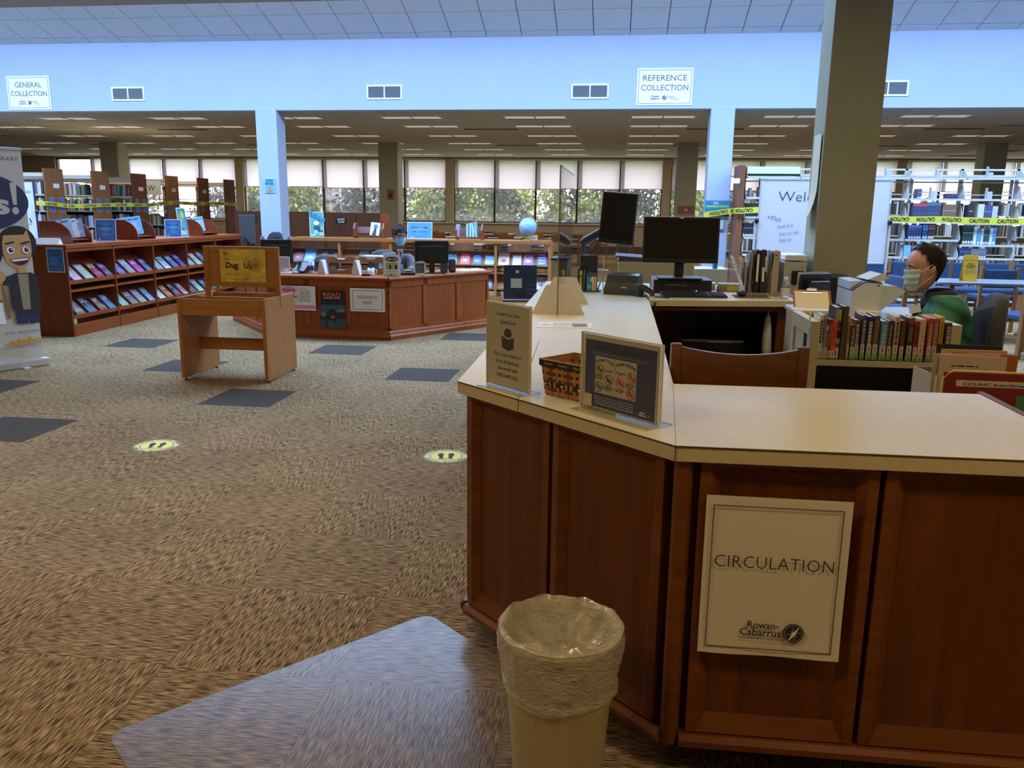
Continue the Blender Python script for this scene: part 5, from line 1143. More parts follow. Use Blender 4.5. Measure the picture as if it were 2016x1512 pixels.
def simple_run(p, q, edges, par, zb, zt):
    L, a = vec2(p, q); Tm = Matrix.Translation((p[0], p[1], 0)) @ Matrix.Rotation(a, 4, 'Z')
    st = B(); st.box(0, L, -.02, .03, zt-.085, zt, T=Tm).box(0, L, -.02, .03, zb, zb+.05, T=Tm)
    xs = [0]+edges+[L]
    for k, x in enumerate(xs): st.box(max(0, x-.035), min(L, x+.035), -.02, .03, zb, zt, T=Tm)
    obj('panel_frame', st, cherryh, par)
    for k in range(len(xs)-1): obj('panel', B().box(xs[k]+.035, xs[k+1]-.035, -.006, .02, zb+.05, zt-.085, T=Tm), cherry, par)
    mo = B(); pr = [(.02, .0), (-.055, .0), (-.058, .05), (-.045, .07), (-.04, .095), (-.022, .11), (.02, .112)]
    n = len(pr); mo.add([(-.02, y, z) for y, z in pr]+[(L+.02, y, z) for y, z in pr], [tuple(range(n-1, -1, -1)), tuple(range(n, 2*n))]+[(i, (i+1) % n, n+(i+1) % n, n+i) for i in range(n)], 0, T=Tm)
    obj('base_moulding', mo, cherryh, par)
simple_run(L0, L1, [.53, 1.06], rdk, .10, RH-.04); simple_run(L1, R0, [.52, 1.04], rdk, .10, RH-.04); simple_run(R0, R1, [.585, 1.17], rdk, .10, RH-.04)
def flatsign(name, lab, cat, x0, y0, x1, y1, Y, fn, rz=0, base=white, th=.003):
    p0, p1 = PY(x0, y0, Y), PY(x1, y1, Y); w, h = p1.x-p0.x, p0.z-p1.z
    t = thing(name, lab, cat, ((p0.x+p1.x)/2, Y, p1.z), rz)
    obj('sheet', B().box(-w/2, w/2, -th, 0, 0, h), base, t)
    s = Sheet([ink]); s.y = -th; s.step = .0008; fn(s, w, h); s.done('print', t); return t
def f1(s, w, h):
    s.frame(-w/2+.03, w/2-.03, .025, h-.025, .006, blue).txt('RESEARCH', 0, h*.56, w*.56, h*.13, greyink).txt('HELP', 0, h*.33, w*.26, h*.13, greyink)
flatsign('sign', 'white RESEARCH HELP sign on the front of the research desk', 'sign', 688, 567, 759, 614.5, 9.585, f1, R(-3))
def f2(s, w, h):
    tq = M('poster teal', (.03, .10, .12), .5); tq2 = M('poster pale teal', (.10, .22, .24), .5)
    s.rect(-w/2, w/2, 0, h, M('poster black', (.012, .012, .016), .4)).rect(-w/2, w/2, 0, h*.62, tq)
    rr = random.Random(4)
    for k in range(16): s.ell(rr.uniform(-w*.42, w*.42), rr.uniform(h*.05, h*.55), rr.uniform(.02, .06), rr.uniform(.015, .05), (tq2, M('poster black', (0, 0, 0)), tq, M('poster navy', (.02, .05, .08), .5))[k % 4], 10)
    s.poly([(-w*.12, h*.2), (w*.12, h*.2), (w*.2, h*.42), (0, h*.52), (-w*.2, h*.42)], MC['poster black']).ell(0, h*.30, .03, .02, redbrown, 8)
    s.txt('READ', 0, h*.845, w*.74, h*.115, M('poster red', (.60, .10, .06), .5), .035); s.words(-w*.34, w*.36, h*.80, h*.03, white, 4)
flatsign('poster', 'dark teal READ poster on the front of the research desk', 'poster', 630.5, 572, 681, 646, 9.60, f2, R(-3), black)
def f3(s, w, h):
    s.frame(-w*.47, 0, h*.34, h*.96, .004, ink).ell(-w*.24, h*.82, w*.22, h*.12, pink).txt('PLEASE', -w*.24, h*.78, w*.34, h*.1, red, .03).txt('DO NOT', -w*.24, h*.63, w*.34, h*.09, ink, .03).txt('INTERRUPT', -w*.24, h*.48, w*.44, h*.11, ink, .04)
    s.rect(-w*.48, w*.49, h*.07, h*.22, pink); s.words(.03*w, w*.25, h*.90, h*.04, pink, 1)
    for k in range(6): s.words(.05*w, w*.38, h*(.80-.085*k), h*.04, greyink, k)
flatsign('poster', 'white and pink PLEASE notice on the research desk, beside the READ poster', 'poster', 550, 562, 623, 611.5, 9.615, f3, R(-3))
# things standing on the research desk
def asku(s, w, h):
    s.ell(0, h*.80, w*.38, h*.11, navy, 20).txt('Ask Us!', 0, h*.77, w*.58, h*.075, white, .03); gp = M('lime print', (.36, .44, .10), .6)
    for k in range(4): s.ell(-w*.27+w*.18*k, h*.60, w*.09, h*.06, gp, 12).rect(-w*.34+w*.18*k, -w*.20+w*.18*k, h*.36, h*.55, navy if k % 2 else gp)
    s.words(-w*.35, w*.4, h*.27, h*.02, greyink, 1); s.ell(-w*.03, h*.12, w*.05, h*.034, ink, 12).words(-w*.38, -w*.1, h*.11, h*.03, greyink, 2).words(w*.06, w*.36, h*.11, h*.03, greyink, 5)
flatsign('counter_sign', 'white and green Ask Us! sign standing on the research desk', 'sign', 754.5, 501, 788, 546.5, 9.72, asku, R(4), white, .006)
fo = M('foot white', (.68, .68, .72), .5)
for k, (x0, x1, y0) in enumerate(((625, 643, 518), (694, 708, 519))):
    a = PY((x0+x1)/2, 545, 9.86); h = .17
    obj('screen_foot', B().prismy([(-.055, 0), (.055, 0), (.012, h), (-.018, h)], 0, .15), fo, None, 'white wedge-shaped screen foot on the research desk, %s the twin wooden trays' % ('before', 'between')[k], 'stand', loc=(a.x, 9.84, RH))
for k, (x0, x1, c) in enumerate(((643, 697, (.34, .17, .06)), (705, 753, (.28, .14, .05)))):
    a, b_ = PY(x0, 543, 9.95), PY(x1, 543, 9.95); w = b_.x-a.x; m = M('tray wood%d' % k, c, .5)
    t = thing('desk_organizer', 'two-tier honey wood tray stand on the research desk, %s' % ('nearer the lone office chair' if k == 0 else 'behind the white mug'), 'organizer', ((a.x+b_.x)/2, 10.0, RH+.001))
    for z in (0, .135):
        obj('tray', B().box(-w/2, w/2, 0, .26, z, z+.008), m, t)
        obj('front', B().prismy([(-w/2, z), (w/2, z), (w/2, z+.075), (w*.25, z+.075), (w*.12, z+.045), (-w*.12, z+.045), (-w*.25, z+.075), (-w/2, z+.075)], -.008, 0), m, t)
        obj('side', B().box(-w/2, -w/2+.008, 0, .26, z, z+.075).box(w/2-.008, w/2, 0, .26, z, z+.075), m, t)
    obj('post', B().box(-w/2, -w/2+.012, 0, .012, .07, .14).box(w/2-.012, w/2, 0, .012, .07, .14), m, t)
    obj('papers', B().box(-w*.4, w*.4, .02, .25, .01, .03).box(-w*.4, w*.42, .02, .25, .145, .17+.05*k), white, t)
mg = thing('mug', 'white mug with a small plant sprig, before the wooden trays', 'mug', (PY(730, 545, 9.78).x, 9.80, RH+.001))
obj('cup', B().lathe([(0, .004), (.036, .0), (.040, .004), (.042, .09), (.038, .09), (.036, .01), (0, .008)], 20), white, mg)
obj('handle', B().tube([(.038, 0, .075), (.065, 0, .07), (.072, 0, .045), (.06, 0, .02), (.038, 0, .018)], .006, 8), cream, mg)
b = B(); rd = random.Random(5)
for k in range(14): a = rd.uniform(0, 6.3); p = Vector((cos(a)*.03, sin(a)*.03, .09+rd.uniform(.0, .07))); b.add([(0, 0, .08), p+Vector((.008, 0, 0)), p+Vector((0, 0, .018)), p-Vector((.008, 0, 0))], [(0, 1, 2, 3)])
obj('sprig', b, M('sprig', (.06, .06, .03), .6), mg)
t = thing('card_holder', 'white business card holder at the edge of the research desk', 'card holder', (PY(720, 547, 9.72).x, 9.73, RH+.001)); obj('holder', B().box(-.05, .05, -.02, .02, 0, .02), black, t); obj('cards', B().box(-.045, .045, -.01, .005, .012, .062), white, t)
t = monitor('monitor', 'black monitor seen from behind on the banner side of the research desk', (PY(546, 505, 10.25).x, 10.25, RH+.001), R(190), .40, .30, .10, True, R(-8)); obj('asset_tag', B().box(-.12, -.075, .0461, .0465, .115, .14), white, t)
for sx in (-1, 1): obj('paper_heart', B().ell((sx*.17, .02, .40), (.035, .004, .05), seg=10), M('lavender card', (.55, .52, .68), .7), t)
t = thing('tablet_stand', 'white rounded tablet on a stand at the banner end of the research desk', 'tablet', (PY(561, 545, 9.9).x, 9.92, RH+.001), R(-8)); obj('tablet', B().bbox(-.09, .06, 0, .02, 0, .20, .03), lgrey, t); obj('card', B().box(-.01, .05, -.008, 0, .005, .06), white, t); obj('tablet_foot', B().box(-.1, .08, -.06, .1, 0, .006), white, t)
t = thing('telephone', 'black desk telephone on the research desk beside the white tablet', 'telephone', (PY(594, 543, 9.95).x, 9.98, RH+.001), R(-10)); obj('base', B().prismx([(-.1, 0), (.1, 0), (.1, .12), (.06, .13), (-.1, .03)], -.08, .08), black, t); obj('handset', B().bbox(-.085, -.04, -.09, .09, .12, .15, .015), dgrey, t); obj('blue_cloth', B().ell((-.03, -.12, .012), (.05, .03, .014)), lblue, t)
t = thing('cup', 'clear cup with a navy print on the research desk', 'cup', (PY(613, 543, 9.88).x, 9.9, RH+.001)); obj('cup_body', B().lathe([(.028, 0), (.036, .15), (0, .15)], 16), M('cup plastic', (.55, .57, .62), .3), t); obj('cup_print', B().lathe([(.0315, .04), (.0345, .10)], 10), navy, t)
t = thing('toy_ball', 'small orange and black ball at the end of the research desk', 'ball', (PY(549, 535, 10.0).x, 10.05, RH+.045)); obj('ball', B().ell((0, 0, 0), (.045, .045, .045)), orange, t); obj('ball_band', B().ell((0, 0, 0), (.018, .0465, .0465)), black, t)
t = monitor('monitor', 'black monitor seen from behind in front of the seated research librarian', (PY(849, 538, 10.35).x, 10.38, RH+.001), R(196), .43, .29, .12, True, R(-6)); obj('asset_tag', B().box(.10, .16, .0461, .0465, .13, .155), lgrey, t); obj('cable', B().tube([(-.05, .06, .1), (-.12, .12, .04), (-.16, .1, .02)], .005, 6), black, t)
t = thing('picture_frame', 'silver picture frame standing on the research desk', 'picture frame', (PY(826, 545, 9.98).x, 10.0, RH+.006), rot=(R(-14), 0, R(22))); obj('frame', B().box(-.075, .075, -.01, .004, 0, .018).box(-.075, .075, -.01, .004, .142, .16).box(-.075, -.057, -.01, .004, 0, .16).box(.057, .075, -.01, .004, 0, .16), steel, t); obj('photo', B().box(-.057, .057, -.004, .0, .018, .142), M('dark photo', (.04, .05, .05), .4, noise=.8, scale=40), t)
for k, x in enumerate((873, 886)): t = thing('speaker', 'small black rounded computer speaker beside the monitor, %s the desk end' % ('farther from' if k == 0 else 'closer to'), 'speaker', (PY(x, 541, 10.45).x, 10.48+.1*k, RH+.001), R(200)); obj('cabinet', B().bbox(-.045, .045, -.05, .05, 0, .17, .02), black, t); obj('grille_cloth', B().bbox(-.035, .035, .05, .053, .02, .15, .01), dgrey, t)
t = thing('phone_console', 'dark desk phone with a yellow note before the seated librarian', 'telephone', (PY(800, 545, 9.95).x, 10.0, RH+.001), R(20)); obj('base', B().prismx([(-.08, 0), (.08, 0), (.08, .07), (-.08, .03)], -.09, .09), black, t); obj('yellow_note', B().box(-.03, .05, -.03, .03, .052, .058), yellow, t)
t = thing('paper_pile', 'white papers fanned on the far wing of the research desk', 'paper', (-1.98, 10.98, RH+.001), R(40)); obj('sheet', B().box(-.16, .18, -.12, .12, 0, .004), white, t); obj('sheet', B().box(-.14, .2, -.1, .14, .004, .01), M('lilac paper', (.62, .64, .78), .7), t)
def office_chair(lab, loc, rz, m, back_h=.98, w=.23, sh=.48, group=None, arms=False):
    t = thing('office_chair', lab, 'chair', loc, rz, group)
    b = B(); n = 14; pr = [(w*1.0*math.copysign(abs(cos(a))**.7, cos(a)), .5*(back_h-sh-.06)*math.copysign(abs(sin(a))**.75, sin(a))) for a in [2*pi*k/n for k in range(n)]]
    zc = (back_h+sh+.06)/2
    for y, k_ in ((.20, .9), (.22, 1), (.26, 1), (.275, .92)): b.v += [(x*k_, y+.05*(1-(x/w)**2)*1.0, zc+z*k_) for x, z in pr]
    for i in range(3): b.f += [(i*n+k, i*n+(k+1) % n, (i+1)*n+(k+1) % n, (i+1)*n+k) for k in range(n)]
    b.f += [tuple(range(n-1, -1, -1)), tuple(range(3*n, 4*n))]; b.m = [0]*len(b.f); b.sm = [True]*(3*n)+[False, False]
    obj('backrest', b, m, t); obj('seat', B().bbox(-w, w, -.24, .22, sh-.07, sh, .03), m, t)
    obj('back_bar', B().tube([(0, .27, sh+.15), (0, .29, sh), (0, .2, sh-.08), (0, 0, sh-.09)], .018, 8), black, t)
    obj('column', B().tube([(0, 0, .09), (0, 0, sh-.07)], .028, 12), black, t)
    for k in range(5):
        a = k*2*pi/5+.3; lg_ = obj('leg', B().tube([(0, 0, .10), (cos(a)*.27, sin(a)*.27, .065)], [.025, .015], 8), black, t)
        obj('caster', B().ell((cos(a)*.27, sin(a)*.27, .03), (.028, .028, .03), seg=10), black, lg_)
    if arms:
        for sx in (-1, 1): obj('armrest', B().tube([(sx*w*.9, .1, sh-.05), (sx*(w+.04), .1, sh+.18)], .014, 8).bbox(sx*(w+.04)-.03, sx*(w+.04)+.03, -.12, .14, sh+.18, sh+.205, .01), black, t)
    return t
gfab = M('grey chair fabric', (.075, .07, .075), .9, noise=.15, scale=200)
office_chair('empty grey office chair behind the research desk', (PY(640, 520, 10.9).x, 10.9, 0), R(15), gfab, .93, .20)
office_chair('grey office chair of the seated research librarian', (PY(758, 520, 11.05).x, 11.16, 0), R(25), gfab, 1.00, .22)
# dark blue stacking chair at the far end of the research desk
pl = M('navy chair plastic', (.012, .025, .07), .3); t = thing('stacking_chair', 'dark blue plastic chair with chrome legs at the end of the research desk', 'chair', (-1.25, 10.55, 0), R(190))
bk_ = Matrix.Translation((0, .19, .44)) @ Matrix.Rotation(R(-8), 4, 'X')
ob = obj('backrest', B().bbox(-.21, .21, 0, .022, .02, .46, .02, T=bk_), pl, t)
for z in (.08, .14, .20): obj('rib', B().bbox(-.19, -.07, .022, .03, z, z+.03, .004, T=bk_), M('navy sheen', (.04, .06, .12), .25), ob)
obj('back_label', B().box(-.02, .12, .0225, .026, .17, .29, T=bk_), lgrey, ob); obj('handle_gap', B().box(-.06, .06, .0225, .024, .04, .11, T=bk_), black, ob); obj('hook', B().box(.02, .06, .0225, .035, .36, .40, T=bk_), chrome, ob)
obj('seat', B().bbox(-.22, .22, -.22, .2, .42, .445, .012), pl, t)
for sx in (-1, 1):
    for y0, y1 in ((-.19, -.24), (.17, .28)): obj('leg', B().tube([(sx*.19, y0, .42), (sx*.22, y1, .0)], .012, 8), chrome, t)
# ================================================================ double-faced display bookcase behind the research desk
BY = 13.9; bx0 = PY(567, 470, BY).x; bx1 = PY(1082, 475, BY).x; UW = (bx1-bx0)/5; BH = 1.055
hb = thing('open_bookcase', 'long honey wood open display bookcase with the globe on top', 'bookcase', (0, 0, 0))
hw, hwh = oak, wood('honey case wood', (.27, .105, .030), (.36, .15, .045), 'X', .35); brd = wood('slanted board wood', (.26, .085, .025), (.34, .12, .035), 'X', .4)
for u in range(6): obj('upright', B().bbox(bx0+u*UW-.02, bx0+u*UW+.02, BY, BY+.55, 0, BH-.05, .003), hw, hb)
for u in range(5):
    a, b_ = bx0+u*UW+.02, bx0+(u+1)*UW-.02
    obj('top_board', B().bbox(a-.02, b_+.02, BY-.02, BY+.58, BH-.055, BH, .004), hwh, hb)
    for z0, z1 in ((.62, .86), (.22, .46)):
        so = obj('slanted_board', B().add([(a, BY+.03, z0), (b_, BY+.03, z0), (b_, BY+.20, z1), (a, BY+.20, z1), (a, BY+.04, z0-.012), (b_, BY+.04, z0-.012), (b_, BY+.215, z1), (a, BY+.215, z1)], [(0, 1, 2, 3), (7, 6, 5, 4), (3, 2, 6, 7), (0, 4, 5, 1)]), brd, hb)
        obj('front_lip', B().box(a, b_, BY, BY+.03, z0-.02, z0+.003).box(a, b_, BY, BY+.004, z0-.02, z0+.028), hwh, so)
        obj('top_edge', B().box(a+.02, b_-.02, BY+.19, BY+.22, z1, z1+.012), lgrey if z0 > .5 else dwood, so)
    obj('shelf', B().box(a, b_, BY+.02, BY+.5, .50, .52), hwh, hb); obj('plinth', B().box(a, b_, BY+.0, BY+.03, 0, .11), hwh, hb)
up = [(575, 597, 490, 'black and red', (.03, .025, .03), (.65, .10, .10)), (599, 621, 488, 'bright blue', (.08, .25, .65), (.4, .6, .85)), (631, 646, 490, 'black lettered', (.04, .05, .06), (.35, .4, .45)), (654, 664, 490, 'narrow black', (.03, .04, .05), (.3, .35, .4)),
      (706, 726, 490, 'storm grey', (.14, .22, .28), (.08, .12, .16)), (728, 741, 491, 'blue patterned', (.12, .24, .42), (.5, .6, .7)),
      (880, 899, 496, 'teal seascape', (.05, .18, .30), (.35, .45, .42)), (906, 925, 495, 'red', (.60, .05, .07), (.75, .5, .45)), (931, 948, 498, 'royal blue', (.03, .08, .32), (.2, .4, .75)), (955, 973, 501, 'light blue', (.10, .28, .62), (.35, .5, .8)),
      (981, 1002, 496, 'white with a red emblem', (.62, .58, .56), (.45, .06, .05)), (1009, 1026, 501, 'pale grey', (.52, .56, .62), (.65, .65, .66)), (1030, 1050, 497, 'purple floral', (.25, .06, .22), (.6, .45, .5)), (1057, 1077, 497, 'navy Hilary Mantel', (.05, .06, .30), (.6, .6, .75))]
lo_ = [(957, 969, 545, 'navy striped', (.06, .08, .24), (.3, .4, .6)), (1009, 1026, 544, 'mint green', (.25, .55, .48), (.55, .45, .42)), (1032, 1050, 544, 'blue sunset', (.06, .20, .50), (.10, .02, .02)), (1057, 1077, 544, 'grey and crimson', (.38, .42, .50), (.14, .02, .03))]
for row, lst in enumerate((up, lo_)):
    zb = (.632, .232)[row]
    for k, (x0, x1, y0, cn, c1, c2) in enumerate(lst):
        a, b_ = PY(x0, 510, BY+.06), PY(x1, 510, BY+.06); w = b_.x-a.x; h = max(.18, min(.27, (PY(x0, y0, BY+.15).z-zb)*1.12))
        def fn(s, w, h, k=k, c2=c2, row=row, cn=cn):
            m = M('case print %d%d' % (row, k), c2, .4)
            if 'Mantel' in cn:
                for j, tx in enumerate(('HILARY', 'MANTEL', 'MIRROR', 'LIGHT')): s.txt(tx, 0, h*(.82-.22*j), w*.7, h*.11, white, .03)
            elif k in (6, 9, 4): s.rect(-w/2, w/2, h*.1, h*.45, m); s.words(-w*.4, w*.4, h*.75, h*.1, white, k)
            else:
                for j in range(4): s.words(-w*.38, w*.38, h*(.80-.17*j), h*.09, m, k*7+j)
                s.ell(0, h*.35, w*.25, h*.12, m, 10)
        printed_book('book', '%s book on the %s slanted board of the open bookcase' % (cn, ('upper', 'lower')[row]), ((a.x+b_.x)/2, BY+.0135, zb+.007), w, h, .022, (R(-35), 0, 0), M('case book %d%d' % (row, k), c1, .35), fn, 'books on the open bookcase')
for k in range(7): 
    x = bx1-.12-.36*k-(.05 if k % 2 else 0); c = random.Random(k).choice([(.10, .11, .14), (.30, .28, .25), (.12, .05, .04)])
    obj('magazine', B().box(-.13, .13, -.1, .1, 0, .012+.004*(k % 3)), M('magazine%d' % k, c, .4), None, 'magazine lying flat on the middle shelf of the open bookcase, %s from the globe end' % ordw(k), 'magazine', 'magazines on the open bookcase', loc=(x, BY+.16, .521), rz=R(k*13 % 20-10))
# on top of it
def rsign(s, w, h):
    s.rect(-w*.46, w*.46, h*.02, h*.97, M('mint poster', (.14, .42, .38), .5)); rr = random.Random(2)
    for k in range(12): s.ell(rr.uniform(-w*.35, w*.35), rr.uniform(h*.08, h*.42), rr.uniform(.02, .05), rr.uniform(.02, .04), (M('mint dark', (.02, .12, .16), .5), M('mint pale', (.38, .62, .56), .5))[k % 2], 9)
    s.ell(0, h*.56, w*.2, h*.09, white, 12).frame(-w*.5, w*.5, 0, h, .008, M('lime edge', (.5, .72, .3), .5))
    for k, c in enumerate('READ'):
        cx = -w*.34+w*.27*k; cz = h*(.93-.075*k); s.poly([(cx-w*.16, cz-h*.07), (cx+w*.14, cz-h*.09), (cx+w*.17, cz+h*.06), (cx-w*.12, cz+h*.08)], M('letter block', (.05, .33, .75), .5)).txt(c, cx, cz-h*.045, w*.16, h*.09, M('letter blue', (.02, .10, .35), .5), .04, ang=-.15)
flatsign('poster_stand', 'mint green READ poster board with blue letter blocks on the open bookcase', 'sign', 609, 411, 638, 461.5, BY+.15, rsign, 0, white, .01).location.z = BH+.001
pfsign('bright blue POPULAR FICTION sign on the open bookcase behind the seated librarian', (PY(826, 466, BY+.12).x, BY+.12, BH+.001), R(0), .44, .285, -6, bright=True)
def toprack(lab, x0, x1, Y):
    a, b_ = PY(x0, 465, Y).x, PY(x1, 465, Y).x; t = thing('book_rack', lab, 'book rack', ((a+b_)/2, Y, BH+.001), 0, 'wooden book racks on the open bookcase'); w = (b_-a)/2
    for sx in (-1, 1): obj('side_panel', B().prismx([(0, 0), (.22, 0), (.22, .26), (.06, .26), (.0, .16)], sx*w-.012, sx*w+.012), rw, t)
    obj('shelf', B().box(-w+.012, w-.012, .02, .2, .03, .045), rw, t); obj('back_bar', B().box(-w+.012, w-.012, .17, .185, .08, .19), M('rack back lilac', (.28, .17, .18), .4), t); return a, b_
toprack('wooden book rack holding one white book on the open bookcase', 697, 754, BY+.1); toprack('wooden book rack holding pale blue books on the open bookcase', 898, 948, BY+.1)
printed_book('book', 'white book with a blue figure in the wooden rack', (PY(737, 460, BY+.14).x, BY+.13, BH+.047), .165, .225, .02, (R(-8), R(6), 0), white, lambda s, w, h: s.ell(.01, h*.7, w*.25, h*.17, M('figure blue', (.12, .22, .36), .5), 14).poly([(-w*.3, 0), (w*.2, 0), (w*.15, h*.6), (-w*.05, h*.6)], M('figure dark', (.06, .08, .12), .5)))
for k, (x, a, c) in enumerate(((901, 0, (.45, .45, .6)), (920, 0, (.35, .58, .66)), (926, 0, (.38, .62, .72)), (932, 3, (.50, .66, .78)), (938, 9, (.30, .56, .62)))):
    t = thing('book', '%s book in the pale group in the wooden rack on the open bookcase' % ('lilac', 'pale teal', 'pale aqua', 'tallest pale blue', 'leaning sea green')[k], 'book', (PY(x, 460, BY+.14).x, BY+.13, BH+.047), rot=(0, R(-a), 0)); h = .21+.012*k
    obj('cover', B().box(-.022, .022, 0, .002, 0, h).box(-.022, -.019, 0, .15, 0, h).box(.019, .022, 0, .15, 0, h), M('pale book%d' % k, c, .4), t); obj('page_block', B().box(-.019, .019, .002, .145, 0, h-.004), pages, t)
gb = thing('globe', 'light blue globe on a brass stand on the open bookcase', 'globe', (PY(1039, 466, BY+.15).x, BY+.15, BH+.001))
gm, nt, bs = nmat('globe map'); tcn = nt.nodes.new('ShaderNodeTexCoord'); nn = nt.nodes.new('ShaderNodeTexNoise'); nn.inputs['Scale'].default_value = 7; nn.inputs['Detail'].default_value = 4; rp2 = nt.nodes.new('ShaderNodeValToRGB')
rp2.color_ramp.elements[0].position = .53; rp2.color_ramp.elements[0].color = (.22, .42, .72, 1); rp2.color_ramp.elements[1].position = .56; rp2.color_ramp.elements[1].color = (.42, .45, .62, 1)
nt.links.new(tcn.outputs['Object'], nn.inputs['Vector']); nt.links.new(nn.outputs['Fac'], rp2.inputs['Fac']); nt.links.new(rp2.outputs['Color'], bs.inputs['Base Color']); bs.inputs['Roughness'].default_value = .25
obj('sphere', B().ell((0, 0, .23), (.152, .152, .152), seg=32), gm, gb)
brs = M('brass', (.55, .38, .12), .3, .9); obj('meridian', B().tube([(.162*cos(a), 0, .23+.162*sin(a)) for a in [R(q) for q in range(-100, 86, 8)]], .005, 6), brs, gb); obj('base', B().lathe([(0, 0), (.07, 0), (.065, .015), (.02, .025), (.012, .06), (.012, .075)], 20), brs, gb)
for k in range(2): t = thing('book', '%s yellow-orange book behind the globe' % ('lower', 'upper')[k], 'book', (PY(1049, 466, BY+.42).x, BY+.42, BH+.001+.045*k)); obj('cover', B().box(-.075, .075, -.1, .1, 0, .003).box(-.075, .075, -.1, .1, .037, .04).box(-.075, -.072, -.1, .1, 0, .04), M('book amber', (.62, .36, .06), .5), t); obj('page_block', B().box(-.072, .073, -.098, .098, .003, .037), pages, t)
# ================================================================ quiet zone carrels, tables and chairs beyond
def carrel(x0, x1, Y, lab, plaque=None, zt=1.46):
    a, b_ = PY(x0, 440, Y).x, PY(x1, 440, Y).x; t = thing('study_carrel', lab, 'carrel', (a, Y, 0), 0, 'quiet zone carrels'); w = b_-a
    obj('privacy_panel', B().bbox(0, w, 0, .03, .0, zt, .004), dwood, t)
    for x in (0, w-.03): obj('side_wing', B().bbox(x, x+.03, .03, .75, 0, zt-.03*(x > 0), .004), cherry, t)
    obj('desktop', B().box(.03, w-.03, .03, .7, .72, .75), cherryh, t)
    if plaque:
        p0, p1 = PY(plaque[0], plaque[2], Y), PY(plaque[1], plaque[3], Y); s = Sheet([black]); s.step = .002; w2, h2 = p1.x-p0.x, p0.z-p1.z; s.rect(-w2/2, w2/2, 0, h2, black)
        s.txt('QUIET', 0, h2*.56, w2*.7, h2*.26, cream, .03).txt('ZONE', 0, h2*.16, w2*.56, h2*.26, cream, .03); s.done('plaque', t, ((p0.x+p1.x)/2-a, -.004, p1.z))
carrel(561, 640, 18.2, 'dark study carrel beside the blue column', None, 1.47); carrel(641, 700, 18.2, 'dark study carrel with a QUIET ZONE plaque above the open bookcase', (660.5, 683, 427.5, 440.5)); carrel(701, 748, 18.2, 'dark study carrel next to the sage column, nearest the white book rack')
carrel(463, 519, 18.0, 'dark study carrel with a QUIET plaque behind the portrait screen', (484, 506, 426, 438), 1.47)
tt = wood('pale table top', (.42, .40, .38), (.52, .50, .48), 'X', .3); tl_ = wood('table oak', (.22, .10, .04), (.30, .14, .06), 'Z', .5)
tb0 = thing('study_table', 'x', 'table', (0, 0, 0), 0, 'pale-topped study tables by the windows')
obj('tabletop', B().bbox(-.75, .75, -.45, .45, .715, .745, .006), tt, tb0)
for x in (-.7, .7):
    for y in (-.4, .4): obj('leg', B().bbox(x-.03, x+.03, y-.03, y+.03, 0, .715, .004), tl_, tb0)
obj('apron', B().box(-.67, .67, -.41, -.39, .63, .715).box(-.67, .67, .39, .41, .63, .715), tl_, tb0)
obj('power_box', B().bbox(-.35, .35, -.05, .12, .746, .80, .01), black, tb0)
ch0 = thing('reading_chair', 'x', 'chair', (0, 0, 0), 0, 'oak reading chairs at the study tables')
obj('seat', B().bbox(-.22, .22, -.22, .22, .42, .46, .01), M('blue vinyl', (.02, .09, .26), .4), ch0)
for x in (-.21, .21): obj('leg', B().bbox(x-.018, x+.018, -.22, -.184, 0, .42, .003), tl_, ch0); obj('leg', B().bbox(x-.018, x+.018, .19, .225, 0, .86, .003), tl_, ch0)
obj('backrest', B().bbox(-.19, .19, .19, .215, .62, .84, .01), tl_, ch0)
fT = fC = True
for r_, (Y, xs) in enumerate(((19.9, (-6.1, -3.95, -1.85)), (24.6, (-5.6, -3.6, -1.3)), (28.3, (-6.6, -4.3, -2.3, -.2)), (20.2, (4.6, 7.0)))):
    for k, x in enumerate(xs):
        lab = 'pale study table, %s in the %s row beyond the open bookcase' % (ordw(k), ('closest', 'middle', 'window-side', 'far side')[r_])
        if fT: tb0.location = (x, Y, 0); tb0['label'] = lab; fT = False
        else: dup(tb0, (x, Y, 0), 0, lab)
        for dx, dy, rz, w_ in ((-.38, -.62, pi, 'one front side'), (.38, -.62, pi, 'other front side'), (0, .62, 0, 'back side')):
            if r_ > 1 and dy > 0: continue
            l2 = 'oak chair at the %s of study table %s, %s row' % (w_, ordw(k), ('closest', 'middle', 'window-side', 'far side')[r_])
            if fC: ch0.location = (x+dx, Y+dy, 0); ch0.rotation_euler = (0, 0, rz); ch0['label'] = l2; fC = False
            else: dup(ch0, (x+dx, Y+dy, 0), rz, l2)
t = thing('blue_book', 'large blue book with an orange folder on the study table behind the globe', 'book', (-1.95, 19.7, .746)); obj('cover', B().box(-.5, .1, -.3, -.1, 0, .06), blue, t); obj('folder', B().box(-.2, .12, -.3, -.05, .06, .09), orange, t)
